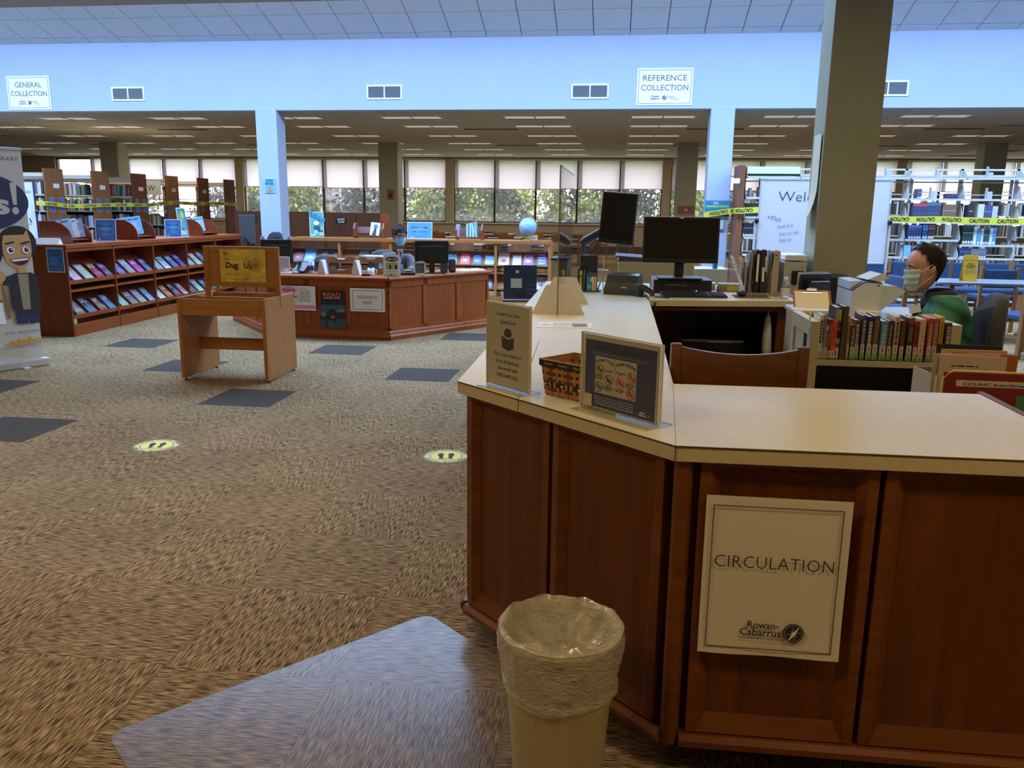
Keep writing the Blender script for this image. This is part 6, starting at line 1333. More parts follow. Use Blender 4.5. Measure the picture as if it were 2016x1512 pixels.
# catalogue computer beyond the shelving
t = thing('work_table', 'dark catalogue desk at the far end of the cherry shelving', 'desk', (PY(490, 478, 14.3).x, 14.5, 0)); obj('desktop', B().bbox(-.6, .55, -.35, .4, .72, .76, .006), dwood, t)
for x in (-.55, .5): obj('side_panel', B().box(x, x+.04, -.33, .38, 0, .72), dwood, t)
t = thing('monitor', 'black portrait screen on a swing arm beyond the cherry shelving', 'monitor', (PY(488, 478, 14.0).x, 14.0, .761)); Tm = Matrix.Translation((0, 0, .42)) @ Matrix.Rotation(R(12), 4, 'Z')
obj('casing', B().bbox(-.14, .14, 0, .03, -.25, .25, .01, T=Tm), dgrey, t); obj('arm', B().bbox(-.03, .03, -.35, .0, -.03, .03, .01, T=Matrix.Translation((-.02, -.02, .30)) @ Matrix.Rotation(R(30), 4, 'X') @ Matrix.Rotation(R(40), 4, 'Z')), black, t); obj('post', B().tube([(0.08, -.16, 0), (.08, -.16, .2)], .025, 8), black, t)
office_chair('dark office chair by the catalogue desk, half hidden by the blue column', (PY(512, 480, 14.9).x, 15.1, 0), R(-30), M('dark chair fabric', (.02, .022, .028), .8), 1.1, .24)
# pictures on the columns
def smallpic(x0, y0, x1, y1, Y, lab, fn): flatsign('poster', lab, 'poster', x0, y0, x1, y1, Y, fn, 0, white, .004)
smallpic(520, 350, 541.5, 379.5, 15.66, 'small light blue poster on the blue column', lambda s, w, h: s.rect(-w*.47, w*.47, h*.03, h*.97, M('sky poster', (.12, .45, .72), .5)).txt('LEARN', 0, h*.74, w*.7, h*.14, navy, .03).txt('EXPLORE', 0, h*.54, w*.8, h*.14, navy, .03).ell(0, h*.2, w*.25, h*.18, M('poster mix', (.5, .25, .2), .6, noise=.8, scale=60), 10))
smallpic(762, 373, 776, 392.5, 23.48, 'small dark orange picture on the sage column', lambda s, w, h: s.rect(-w/2, w/2, 0, h, M('picture umber', (.28, .09, .03), .5, noise=.4, scale=20)).ell(0, h*.4, w*.25, h*.2, ink, 10))
smallpic(1335, 406, 1366, 421, 23.48, 'brown wooden plaque on the sage column behind the screens', lambda s, w, h: s.rect(-w/2, w/2, 0, h, M('plaque brown', (.28, .09, .04), .5)).ell(0, h*.5, w*.1, h*.2, tan, 10))
# ================================================================ caution tape
tapem = M('caution tape yellow', (.62, .60, .06), .35)
def tape(name, lab, pts, wd, step, th=.6, flip=None, h=.6, ink_=ink):
    """ribbon along a 3D polyline with CAUTION printed at even steps; flip(s) turns the word over"""
    pts = [Vector(p) for p in pts]; L = [0]
    for a, b in zip(pts, pts[1:]): L.append(L[-1]+(b-a).length)
    def at(s):
        s = max(0, min(L[-1], s))
        for i in range(len(L)-1):
            if s <= L[i+1]: u = (s-L[i])/max(1e-6, L[i+1]-L[i]); return pts[i].lerp(pts[i+1], u), (pts[i+1]-pts[i]).normalized()
        return pts[-1], (pts[-1]-pts[-2]).normalized()
    def pos(s, z, out=0.):
        p, d = at(s); n = Vector((d.y, -d.x, 0)).normalized()
        return p+Vector((0, 0, z+.008*sin(s*3.1)))+n*(out+.006*sin(s*2.3))
    b = B(); N = int(L[-1]/.12)+2
    for i in range(N+1): s = L[-1]*i/N; b.v += [pos(s, -wd/2), pos(s, wd/2)]
    b.f = [(2*i, 2*i+2, 2*i+3, 2*i+1) for i in range(N)]; b.m = [0]*N; b.sm = [True]*N
    t = thing(name, lab, 'tape'); obj('ribbon', b, tapem, t)
    pb = B(); s = .1; vs, fs, a, c = glyphs('CAUTION', .03); w = step*th
    while s+w < L[-1]:
        fl = flip(s) if flip else False; o = []
        for x, y, _ in vs:
            u = (x-a)/(c-a); z = (y/.72-.5)*wd*h
            if fl: u = 1-u; z = -z
            o.append(pos(s+u*w, z, .004))
        pb.add(o, fs); s += step
    obj('lettering', pb, ink_, t); return t
# ================================================================ book stacks on the banner side
spl = [mesh('book', B().box(-w/2, w/2, 0, .17, 0, 1.), objcol('cloth and paper spines', .6)) for w in (.026, .036, .048)]
scol = [('white', (.62, .60, .56)), ('cream', (.50, .45, .34)), ('brown', (.16, .09, .05)), ('black', (.03, .03, .035)), ('dark red', (.20, .04, .035)), ('navy', (.04, .06, .15)), ('teal', (.06, .20, .22)), ('grey', (.26, .26, .27)), ('olive', (.18, .17, .07)), ('light blue', (.25, .42, .55))]
nb_ = [0]
def spine_row(xa, xb, Y, z, hmax, seed, where, fill=.9, indiv=True, bulk=None, pal=None, group='books in the stacks', tilt=0, wsel=None, hv=.25):
    r = random.Random(seed); x = xa; k = 0
    while x < xb:
        i = wsel if wsel is not None else r.choice((0, 0, 1, 1, 2)); w = (.026, .036, .048)[i]
        if r.random() < fill:
            h = hmax*(1-hv*r.random()); cn, c = r.choice(pal or scol); c = tuple(v*r.uniform(.8, 1.2) for v in c)
            if indiv:
                o = obj('book', spl[i], None, None, '%s-spined book, %s on %s' % (cn, ordw(k), where), 'book', group, loc=(x+w/2, Y, z)); o.scale = (1, 1, h); o.color = (*c, 1); nb_[0] += 1; k += 1
                if tilt: o.rotation_euler = (0, R(tilt*r.random()), 0)
            else: bulk.box(x, x+w*.94, Y, Y+.17, z, z+h, r.randrange(4))
        x += w+.001+(.02 if tilt else 0)
stk = beige; stm = M('stack steel cream', (.55, .50, .40), .5)
corners = [(85, 123, 330.5, 331.6), (179, 213, 336, 337), (258, 287, 341, 342), (326, 350, 345.5, 346.5), (388.5, 410, 350, 351), (441, 461.6, 353, 354)]
tp = []
for i, (xa, xb, ya, yb) in enumerate(corners):
    c0 = G(xa, ya, 2.29); X0 = c0.x; Y0 = c0.y; Y1 = PX(xb, yb, X0).y; d = min(.62, max(.45, Y1-Y0))
    t = thing('book_range', 'double-sided book range with a wooden end panel, %s from the banner' % ordw(i), 'bookshelf', (X0, Y0, 0), 0, 'book ranges on the banner side')
    for k in range(2): obj('end_panel', B().bbox(-.03, 0, d*k/2, d*(k+1)/2-.003, 0, 2.29, .003), wood('dark stack end', (.13, .045, .018), (.18, .063, .026), 'Z', .5) if i in (2, 4, 5) else wood('stack end', (.22, .088, .032), (.29, .12, .045), 'Z', .5), t)
    LEN = 3.2
    for x in (-LEN, -2.0, -1.0): obj('upright', B().box(x, x+.04, d/2-.03, d/2+.03, 0, 2.1), stm, t)
    obj('canopy', B().box(-LEN, -.04, .02, d-.02, 2.12, 2.20), stm, t)
    zsv = (.12, .45, .78, 1.10, 1.44, 1.77) if i < 4 else (.5, 1.0, 1.42, 1.74)
    for z in zsv: obj('shelf', B().box(-LEN, -.04, .0, .22 if i > 3 else d, z-.02 if i < 4 else z-.012, z), stm if i < 4 else dwood, t)
    if i < 4: obj('back_sheet', B().box(-LEN, -.04, d/2-.01, d/2+.01, .1, 1.42 if i < 3 else 1.1), dgrey if i < 3 else stm, t)
    for z in (PX(xa+9, 384, X0).z, ): pass
    if i < 5:
        for k in range(2 if i < 4 else 1): 
            s = Sheet([white]); s.rect(-.10, .10, 0, .30, lblue).rect(-.09, .09, .01, .29, pfp); s.words(-.05, .05, .24, .02, lblue, k).words(-.05, .05, .2, .02, lblue, k+3)
            o = s.done('notice', t, (.003, d*(.27+.5*k), 1.42)); o.rotation_euler = (0, 0, pi/2); o.scale = (.75, 1, .95)
        o = obj('range_label', B().box(0, .006, d*.42, d*.72, 1.90, 1.99), white if i < 3 else cream, t)
    else: obj('brick_photo', B().box(0, .005, .03, d-.03, .8, 1.75), M('photo panel', (.20, .07, .04), .6, noise=.6, scale=25), t)
    tp += [(X0+.05, Y0, PX(xa, (401.5, 404, 403, 400, 400.5, 401.5)[i], X0+.05).z), (X0+.05, Y0+d, PX(xb, (405, 404, 402.5, 399.5, 401, 402)[i], X0+.05).z)]
    if i < 4:
        bulk = B()
        for j, z in enumerate(zsv):
            ind = (i in (1, 2) and j in (4, 5)) or (i == 1 and j == 3)
            x_l = X0-(1.35, 1.45, 1.3, 1.3)[i]
            if i == 3 and j > 3: continue
            if ind: spine_row(x_l, X0-.10, Y0+.02, z+.0015, .27, 100*i+j, 'shelf %s of the %s book range' % (ordw(j), ordw(i)), .78, True, group='books in the banner-side stacks', wsel=2 if j % 2 else None, tilt=6 if (i == 2 and j == 5) else 0)
            else: spine_row(x_l, X0-.10, Y0+.02, z, .27, 100*i+j, '', .85, False, bulk)
        if bulk.v: 
            bb_ = B(); bb_.v = [(x-X0, y-Y0, z) for x, y, z in bulk.v]; bb_.f, bb_.m, bb_.sm = bulk.f, bulk.m, bulk.sm
            obj('shelved_books', bb_, [M('spines pale', (.58, .55, .48), .6), M('spines brown', (.15, .09, .06), .6), M('spines dark', (.04, .045, .06), .6), M('spines blue', (.12, .20, .30), .6)], t, kind='stuff')
    if i == 3:
        a = PY(290, 360, Y0+.05); s = Sheet([white]); s.rect(0, .8, 0, .34, white); s.txt('W  W', .4, .1, .45, .14, ink); s.done('paper_sign', t, (-.95, .02, 1.82))
tape('caution_tape', 'yellow CAUTION tape strung across the wooden end panels of the banner-side stacks', [(tp[0][0]-.6, tp[0][1]-.3, tp[0][2]+.03)]+tp, .085, .50)
# mobile whiteboard next to the banner
wbm = M('whiteboard face', (.74, .77, .84), .25)
def whiteboard(lab, x0, y0, x1, y1, Y, rz=0, fn=None, frame_m=None, stand=True):
    p0, p1 = PY(x0, y0, Y), PY(x1, y1, Y); w, h = p1.x-p0.x, p0.z-p1.z
    t = thing('whiteboard', lab, 'whiteboard', ((p0.x+p1.x)/2, Y, 0), rz); z0 = p1.z; fm = frame_m or lgrey
    obj('board', B().box(-w/2, w/2, 0, .015, z0, z0+h), wbm, t)
    f = B()
    for q in ((-w/2-.012, w/2+.012, z0-.015, z0), (-w/2-.012, w/2+.012, z0+h, z0+h+.015), (-w/2-.015, -w/2, z0, z0+h), (w/2, w/2+.015, z0, z0+h)): f.box(q[0], q[1], -.006, .02, q[2], q[3])
    obj('frame', f, fm, t); obj('pen_tray', B().box(-w/2, w/2, -.05, 0, z0-.035, z0-.018), navy if stand else fm, t)
    if stand:
        for sx in (-1, 1):
            po = obj('post', B().tube([(sx*(w/2+.045), .01, .06), (sx*(w/2+.045), .01, z0+h*.52)], .02, 10), lgrey, t); obj('pivot_knob', B().ell((sx*(w/2+.035), -.015, z0+h*.50), (.035, .03, .045), seg=12), black, po)
            obj('foot', B().box(sx*(w/2+.045)-.025, sx*(w/2+.045)+.025, -.33, .33, .05, .09), lgrey, t)
            for y in (-.3, .3): obj('caster', B().ell((sx*(w/2+.045), y, .028), (.02, .028, .028), seg=10), black, t)
        obj('crossbar', B().box(-w/2-.045, w/2+.045, -.01, .03, .22, .27), lgrey, t)
    if fn: s = Sheet([ink]); s.step = .001; fn(s, w, h); s.done('writing', t, (0, -.002, z0))
    return t
def wr(s, w, h):
    p = M('marker violet', (.07, .06, .16), .6)
    s.txt('Welcome', -w*.5+.70, h*.74, .90, .15, p, -.012).txt('*This', -w*.5+.21, h*.50, .20, .07, M('marker blue', (.10, .16, .45), .6), -.008, ang=-.1, shear=.2)
    for k, (tx, x) in enumerate((('board is', .38), ('you to use', .44), ('free w', .40))): s.txt(tx, -w*.5+x, h*(.42-.085*k), (.22, .28, .17)[k], .055, MC['marker blue'], -.008, ang=.12, shear=.2)
    s.txt('markers!', w*.5-.36, h*.45, .26, .05, p, -.02, ang=-.18).txt('please', w*.5-.42, h*.38, .2, .05, p, -.02, ang=-.15)
whiteboard('large mobile whiteboard reading Welcome, behind the sage pillar', 1500, 354, 1738, 518, 12.6, 0, wr)
whiteboard('narrow slice of a dark-framed whiteboard between the banner and the stacks', -40, 356, 73, 478, 13.0, R(6), lambda s, w, h: s.words(w*.2, w*.45, h*.82, .05, lblue, 1).line(w*.38, h*.40, w*.41, h*.33, .02, ink).words(w*.2, w*.4, h*.3, .03, lblue, 2), navy)
# ================================================================ reference shelving on the pillar side
RY = 15.1; zr = lambda y: PY(1840, y, RY).z
rs = thing('reference_shelving', 'long open steel reference shelving with bound volumes, behind the whiteboard and blue chairs', 'bookshelf', (0, 0, 0))
rsm = M('reference steel', (.50, .52, .50), .45); rsd = M('reference steel dark', (.16, .15, .15), .6)
ux = [PY(1788, 400, RY).x+.915*k*.99 for k in range(-3, 4)]
zB, zC_, zD0, zD1, zE, zT = zr(391.5), zr(437), zr(472), zr(481), zr(507), zr(331)
for x in ux:
    obj('upright', B().box(x-.022, x+.022, RY+.24, RY+.30, 0, zT), rsm, rs)
    for z, dh in ((zr(350)-.01, .13), (zB, .22), (zC_, .28), (zD0, .24), (zE, .2)): obj('bracket', B().prismx([(.0, 0), (.24, 0), (.24, dh), (.12, dh), (0, .04)], x-.004, x+.004, T=Matrix.Translation((0, RY, z))), rsm, rs)
for k in range(len(ux)-1):
    a, b_ = ux[k]+.012, ux[k+1]-.012; zd = zD0 if k < 4 else zD1
    for z in (zr(350), zB, zC_ if k < 4 else zC_-.01, zd, zE-.0, .42, .1): obj('shelf', B().box(a, b_, RY, RY+.26, z-.018, z).box(a, b_, RY-.004, RY, z-.03, z+.006), rsm, rs)
    obj('top_rail', B().box(a-.012, b_+.012, RY+.24, RY+.26, zT-.03, zT).box(a-.012, b_+.012, RY+.26, RY+.28, zT-.13, zT-.10).box(a-.012, b_+.012, RY+.24, RY+.26, zr(358)-.01, zr(358)+.01), rsm, rs)
    r2 = random.Random(k)
    for z, hh in ((zB, .13), (zr(350), .1)):
        if k > 0: x = a+r2.uniform(.3, .5); obj('bookend', B().box(x, x+.003, RY+.02, RY+.12, z, z+.19).box(x, x+.12, RY+.12, RY+.123, z, z+hh), rsm, rs)
obj('end_panel', B().bbox(PY(1455, 340, RY-.02).x, PY(1470, 340, RY-.02).x-.02, RY-.03, RY+.62, 0, 2.37, .005), wood('walnut end panel', (.16, .06, .03), (.22, .09, .045), 'Z', .4), rs)
obj('light_box', B().bbox(PY(1471, 340, RY).x, PY(1575, 340, RY).x, RY+.0, RY+.3, PY(1500, 342, RY).z, PY(1500, 328, RY).z, .005), M('pale canopy box', (.60, .66, .64), .5), rs)
obj('range_label', B().box(PY(1442, 355, RY-.1).x, PY(1457, 355, RY-.1).x, RY-.08, RY-.075, PY(1450, 361, RY-.1).z, PY(1450, 351, RY-.1).z), white, rs)
bnd = []
def bound(x0, x1, zb, ytop, cn, c, n, band=None, lab=True, row='', lean=0, gap=0):
    """run of bound volumes, each a thing with a spine label"""
    a, b_ = PY(x0, 440, RY+.02).x, PY(x1, 440, RY+.02).x; w = (b_-a)/n; h = PY(x0, ytop, RY+.02).z-zb
    key = (cn, n, row); proto = None
    for k in range(n):
        l = '%s bound volume, %s of its run, %s, reference shelving' % (cn, ordw(k), row)
        if proto is None:
            t = thing('book', l, 'book', (a+w*.5, RY+.012, zb+.001), 0, 'bound reference volumes'); m = M('bound %s' % cn, c, .45)
            obj('cover', B().box(-w*.48, w*.48, 0, .19, 0, h), m, t); s = Sheet([white]); s.step = .001
            if lab: s.rect(-w*.36, w*.36, h*.06, h*.20, M('call number label', (.75, .76, .80), .6))
            if band: s.rect(-w*.48, w*.48, h*.82, h, M('band %s' % cn, band, .5)).rect(-w*.48, w*.48, h*.2, h*.30, M('band %s' % cn, band, .5)).rect(-w*.48, w*.48, h*.42, h*.46, rsd)
            else: s.rect(-w*.3, w*.3, h*.62, h*.66, lgrey)
            s.done('spine_label', t); proto = t
            if lean: t.rotation_euler = (0, R(lean), 0)
        else: o = dup(proto, (a+w*(k+.5), RY+.012, zb+.001), 0, l)
sh3, sh4, sh5, sh2 = 'upper middle shelf', 'middle shelf', 'lower shelf', 'top shelf'
bound(1794, 1822, zC_, 400, 'red-topped navy', (.05, .06, .14), 5, (.42, .07, .10), True, sh3)
bound(1822, 1849, zC_, 398, 'teal-topped navy', (.05, .07, .15), 5, (.07, .17, .19), True, sh3)
bound(1851, 1878, zC_, 402, 'brown leaning', (.20, .13, .08), 7, None, False, sh3, 3)
bound(1738, 1750, zC_, 400, 'peacock blue', (.04, .18, .28), 2, None, True, sh3)
bound(1902, 1914, zC_-.01, 403, 'black', (.03, .03, .045), 1, None, True, sh3); bound(1922, 1934, zC_-.01, 402, 'ivory', (.62, .66, .74), 4, None, False, sh3); bound(1935, 1949, zC_-.01, 404, 'slate navy', (.07, .09, .19), 3, None, True, sh3); bound(1950, 1961, zC_-.01, 406, 'pale lavender', (.48, .52, .72), 1, None, False, sh3)
bound(1790, 1816, zD0, 443, 'banded royal navy', (.035, .07, .19), 5, (.07, .14, .30), True, sh4); bound(1818, 1828, zD0, 440, 'tall deep blue', (.03, .12, .28), 2, None, True, sh4); bound(1829, 1841, zD0, 438, 'dark brown narrow', (.10, .05, .06), 4, None, True, sh4)
bound(1898, 1919, zD1, 445, 'dark green', (.02, .06, .05), 4, None, True, sh4); bound(1919, 1926, zD1, 447, 'pale white-blue', (.60, .64, .74), 1, None, True, sh4); bound(1927, 1933, zD1, 451, 'azure', (.10, .38, .70), 1, None, True, sh4); bound(1934, 1939, zD1, 450, 'chalk', (.58, .62, .70), 1, None, True, sh4)
bound(1939, 1951, zD1, 452, 'bottle green', (.03, .09, .09), 3, None, True, sh4); bound(1951, 1957, zD1, 450, 'milk white', (.62, .66, .74), 1, None, True, sh4); bound(1957, 1964, zD1, 449, 'cornflower', (.12, .32, .66), 1, None, True, sh4)
bound(1785, 1799, zE, 483, 'sky blue box', (.18, .42, .66), 1, None, False, sh5); bound(1801, 1815, zE, 484, 'dusty grey', (.18, .18, .20), 3, None, False, sh5); bound(1816, 1839, zE, 481, 'light cyan', (.25, .48, .62), 3, None, False, sh5)
bound(1896, 1917, zE, 489, 'midnight blue', (.02, .05, .14), 6, None, True, sh5); bound(1918, 1949, zE, 490, 'pewter', (.14, .16, .20), 6, None, True, sh5); bound(1736, 1746, zE, 476, 'white binder-like', (.5, .5, .5), 1, (.05, .05, .06), True, sh5)
bound(1466, 1495, zC_, 392+8, 'black gilt', (.02, .02, .028), 9, None, True, sh3+' at the whiteboard'); bound(1464, 1486, zD0, 439, 'black labelled', (.02, .02, .028), 7, None, True, sh4+' at the whiteboard'); bound(1471, 1476, zB, 370, 'grey odd', (.2, .2, .2), 2, None, False, sh2); bound(1488, 1495, zB, 368, 'charcoal odd', (.05, .05, .05), 2, None, False, sh2)
bound(1800, 1808, zB, 372, 'faded navy', (.08, .10, .2), 2, None, True, sh2); bound(1858, 1880, zB, 381, 'low dark boxed', (.04, .045, .09), 3, None, False, sh2)
# second reference range farther back
rs2 = thing('reference_shelving', 'farther steel reference shelving seen through the one in front', 'bookshelf', (0, 0, 0), 0)
for k in range(8):
    x = 2.0+.93*k; obj('upright', B().box(x-.02, x+.02, 17.5, 17.56, 0, 2.3), rsd, rs2)
    for z in (.1, .45, .8, 1.15, 1.55, 1.95, 2.28): obj('shelf', B().box(x+.02, x+.91, 17.3, 17.56, z-.02, z), rsm if z > 1.2 else beige, rs2)
bulk = B()
for j, z in enumerate((.1, .45, .8, 1.15, 1.55)): spine_row(1.95, 9.2, 17.31, z, .26, 700+j, '', .55 if z > 1 else .75, False, bulk)
obj('shelved_books', bulk, [M('spines pale', (0, 0, 0)), M('spines brown', (0, 0, 0)), M('spines dark', (0, 0, 0)), M('far spines tan', (.25, .18, .09), .6)], rs2, kind='stuff')
tape('caution_tape', 'yellow CAUTION tape stretched across the reference shelving', [PY(1741, 431, RY-.25), PY(1800, 433.5, RY-.2), PY(1860, 432, RY-.12), PY(1935, 434, RY-.12), PY(2040, 437, RY-.2)], .105, .44, .72, flip=lambda s: s < 1.15)
tape('caution_tape', 'yellow CAUTION tape wrapped over the charging station sign', [PY(1386, 423, 15.60), PY(1438, 416.5, 15.58), PY(1448, 415, 15.0), PY(1497, 412, 14.9)], .10, .46, .7, flip=lambda s: True)
def chg(s, w, h):
    s.rect(-w/2, w/2, h*.3, h, M('charging teal', (.02, .22, .36), .5)).rect(-w/2, w/2, 0, h*.3, M('charging green', (.02, .12, .12), .5)).txt('Rowan-', -w*.06, h*.86, w*.18, h*.07, white, .03).txt('Cabarrus', -w*.06, h*.77, w*.24, h*.07, white, .03).txt('CHARGING STATION', 0, h*.57, w*.9, h*.12, M('charging lime', (.55, .75, .15), .5), .04)
flatsign('sign', 'teal CHARGING STATION sign on the blue column', 'sign', 1388.5, 394.5, 1436, 426, 15.64, chg, 0, white, .003)
t = thing('outlet_box', 'pale utility box low on the blue column', 'outlet', (PY(1414, 440, 15.66).x, 15.67, PY(1414, 452, 15.66).z)); obj('box', B().bbox(-.10, .10, -.05, 0, 0, .17, .01), paint, t); obj('cover_plate', B().box(-.08, .08, -.052, -.05, .02, .15), lgrey, t)
t = thing('notice_sheet', 'curling printed notice on the shaded side of the sage pillar', 'paper', (1.715, 7.72, PY(1585, 443, 7.7).z)); 
b = B(); 
for j in range(9): z = .78*j/8; cu = .10*max(0, 1-z/.35)**2; b.v += [(-.004-cu, -.08, z), (-.004-cu*.5, .18, z)]
b.f = [(2*j, 2*j+1, 2*j+3, 2*j+2) for j in range(8)]; b.m = [0]*8; b.sm = [True]*8; obj('sheet', b, cream, t)
# ================================================================ table with the yellow tent sign, blue chairs
tg = M('grey laminate table', (.20, .22, .25), .35)
def mtable(lab, cx, cy, w, d, rz):
    t = thing('folding_table', lab, 'table', (cx, cy, 0), rz); obj('tabletop', B().bbox(-w/2, w/2, -d/2, d/2, .715, .742, .006), tg, t)
    for x in (-w*.32, w*.32):
        lg_ = obj('leg', B().tube([(x, 0, .05), (x, 0, .715)], .028, 10).bbox(x-.03, x+.03, -d*.3, d*.3, .69, .715, .004), dgrey, t)
        obj('foot', B().tube([(x, -d*.46, .035), (x, -.02, .085), (x, .02, .085), (x, d*.46, .035)], .022, 8), chrome, lg_)
        for y in (-d*.46, d*.46): obj('glide', B().lathe([(0, 0), (.026, 0), (.026, .03), (0, .035)], 10, T=Matrix.Translation((x, y, 0))), black, lg_)
mtable('grey folding table with the yellow tent sign, behind the man in green', 4.78, 11.20, 1.5, .74, R(-3)); mtable('grey folding table at the picture edge, next to the yellow-signed one', 6.05, 10.60, 1.4, .74, R(24))
a = PY(1906, 553, 11.15)
t = thing('tent_sign', 'yellow SOCIAL DISTANCING IN EFFECT tent sign on the grey table', 'sign', (a.x, 11.15, .743), R(-4)); ty = M('tent yellow', (.80, .48, .03), .6)
obj('card', B().quad((-.085, -.06, 0), (.085, -.06, 0), (.085, 0, .335), (-.085, 0, .335)).quad((.085, .08, 0), (-.085, .08, 0), (-.085, 0, .335), (.085, 0, .335)), ty, t)
s = Sheet([ink]); s.step = .0008
for tx, z, w in (('SOCIAL', .215, .07), ('DISTANCING', .19, .12), ('IN EFFECT', .165, .10)): s.txt(tx, 0, z, w, .017, ink, .03)
for z in (.265, .14, .105): s.line(-.07, z, .07, z, .004, ink)
s.words(-.07, .07, .12, .008, greyink, 3); o = s.done('lettering', t, (0, -.061, 0)); o.rotation_euler = (R(-10.2), 0, 0)
vb = M('blue vinyl', (.0, .0, .0)); vb = M('blue vinyl bright', (.025, .065, .15), .35)
bc = thing('armless_chair', 'x', 'chair', (0, 0, 0), 0, 'blue vinyl chairs with oak frames')
obj('seat', B().bbox(-.23, .23, -.23, .22, .43, .49, .02), vb, bc); obj('backrest', B().bbox(-.20, .20, .19, .235, .60, .85, .02), vb, bc)
for x in (-.225, .225): obj('leg', B().bbox(x-.02, x+.02, .185, .235, 0, .88, .005), tl_, bc); obj('leg', B().bbox(x-.02, x+.02, -.22, -.18, 0, .43, .005), tl_, bc); obj('rail', B().box(x-.012, x+.012, -.2, .2, .22, .26), tl_, bc)
obj('apron', B().box(-.22, .22, -.215, -.195, .37, .43), tl_, bc)
fb = True
for k, (px, Y, rz, l) in enumerate([(1727, 13.2, 0, 'blue chair half behind the whiteboard post'), (1789, 13.22, 0, 'blue chair just past the whiteboard post'), (1850, 13.2, 0, 'blue chair partly behind the head of the man in green'), (1911, 13.2, 0, 'blue chair right behind the yellow tent sign'), (1972, 13.2, 0, 'blue chair next past the yellow tent sign'), (2030, 13.2, 0, 'blue chair at the picture edge, far side of tables'),
        (1800, 10.4, 100, 'blue chair in front of the pillar side of the grey table'), (2028, 9.9, 200, 'blue chair on the near side at the picture edge'), (1955, 12.1, 180, 'blue chair pushed in at the back of the tent-sign table')]):
    x = PY(px, 540, Y).x; rr = R(rz)
    if fb: bc.location = (x, Y, 0); bc.rotation_euler = (0, 0, rr); bc['label'] = l; fb = False
    else: dup(bc, (x, Y, 0), rr, l)
# ================================================================ staff area around the man
dk = thing('office_desk', 'pale office desk in front of the man in green', 'desk', (1.72, 5.62, 0)); obj('desktop', B().bbox(-.34, .50, -.25, .45, .90, .935, .006), M('pale desk', (.45, .47, .46), .4), dk)
for x in (-.32, .46): obj('side_panel', B().box(x, x+.03, -.28, .42, 0, .90), M('desk side', (.3, .3, .28), .5), dk)
pr = thing('laser_printer', 'light grey desktop printer with paper trays in front of the man in green', 'printer', (0, 0, 0)); q = lambda x, y, Y=5.45: (PY(x, y, Y).x, PY(x, y, Y).z)
pgm = M('printer pale', (.52, .55, .54), .4)
obj('side_housing', B().prismy([q(1671, 622), q(1677, 573), q(1703, 556), q(1737, 558), q(1731, 622)], 5.45, 5.80), pgm, pr)
obj('top_seam', B().prismy([q(1677, 573), q(1703, 556), q(1737, 558), q(1737, 556.5), q(1702.5, 554.5), q(1677, 571)], 5.448, 5.80), navy, pr)
obj('top_cover', B().prismy([q(1677, 571), q(1678, 555), q(1692, 554), q(1702, 554)], 5.5, 5.80), M('printer blue-white', (.55, .62, .72), .35), pr)
obj('paper_support', B().prismy([q(1712, 552), q(1741, 540), q(1757, 549), q(1738, 556)], 5.5, 5.75), pgm, pr)
obj('output_tray', B().prismy([q(1737, 563), q(1765, 564), q(1786, 574), q(1764, 592), q(1745, 606), q(1732, 615)], 5.47, 5.78), pgm, pr)
obj('paper', B().prismy([q(1684, 611), q(1731, 612), q(1731, 618), q(1688, 618)], 5.40, 5.455), white, pr); obj('button', B().ell((*[PY(1730, 562, 5.446)[i] for i in range(2)], PY(1730, 562, 5.446).z), (.006, .003, .006), seg=8), black, pr)
mt_ = monitor('monitor', 'small dark till monitor seen from behind at the foot of the sage pillar', (PY(1604, 574, 5.95).x, 6.0, .936), R(205), .24, .20, .03, True, R(-10), .07, M('till grey', (.10, .10, .11), .45)); obj('pale_bezel', B().box(-.125, .125, -.02, -.012, .025, .235), putty, mt_)
obj('cabinet', B().bbox(PY(1618, 545, 7.2).x, PY(1681, 545, 7.2).x, 7.2, 7.55, 0, PY(1650, 545, 7.2).z, .01), M('black cabinet', (.010, .010, .012), .5), None, 'black cabinet standing against the sage pillar', 'cabinet')
t = thing('book_return', 'cream metal book return with a dark lid behind the wide screen', 'cabinet', (0, 0, 0)); a, b_ = PY(1217, 520, 8.2).x, PY(1368, 520, 8.2).x; z1 = PY(1290, 516, 8.2).z
obj('body', B().bbox(a, b_, 8.2, 8.8, 0, z1, .02), M('return cream', (.44, .40, .27), .5), t); obj('lid', B().prismy([(a-.01, z1), (b_, z1), (b_, z1+.055), (a+.25, z1+.04), (a-.03, z1+.055), (a+.01, z1+.03)], 8.22, 8.8), dgrey, t)
obj('latch', B().box(a+.34, a+.45, 8.19, 8.2, z1-.28, z1-.15), black, t); obj('seam_strip', B().box(a, b_, 8.195, 8.2, z1-.25, z1-.245), cream, t)
t = thing('book_return', 'cream bin-like book return seen through the clear screen', 'cabinet', (0, 0, 0)); a, b_ = PY(1086, 520, 8.6).x, PY(1118, 520, 8.6).x; z1 = PY(1100, 512, 8.6).z
obj('body', B().prismy([(a, 0), (b_-.02, 0), (b_-.02, z1-.25), (b_, z1-.05), (b_, z1), (a, z1)], 8.6, 9.0), MC['return cream'], t); obj('lid', B().box(a-.01, b_+.01, 8.58, 9.0, z1, z1+.02), dgrey, t)
t = thing('copier', 'white office copier between the binders and the sage pillar', 'printer', (0, 0, 0)); a, b_ = PY(1545, 520, 7.6).x, PY(1590, 520, 7.6).x; z1 = PY(1560, 502, 7.6).z
obj('body', B().bbox(a, min(b_, 1.70), 7.62, 8.0, 0, z1-.06, .01), M('copier white', (.50, .52, .47), .45), t); obj('lid', B().bbox(a, min(b_, 1.70), 7.6, 8.0, z1-.05, z1, .01), white, t); obj('control_box', B().box(a+.07, a+.17, 7.60, 7.62, z1-.26, z1-.14), black, t)
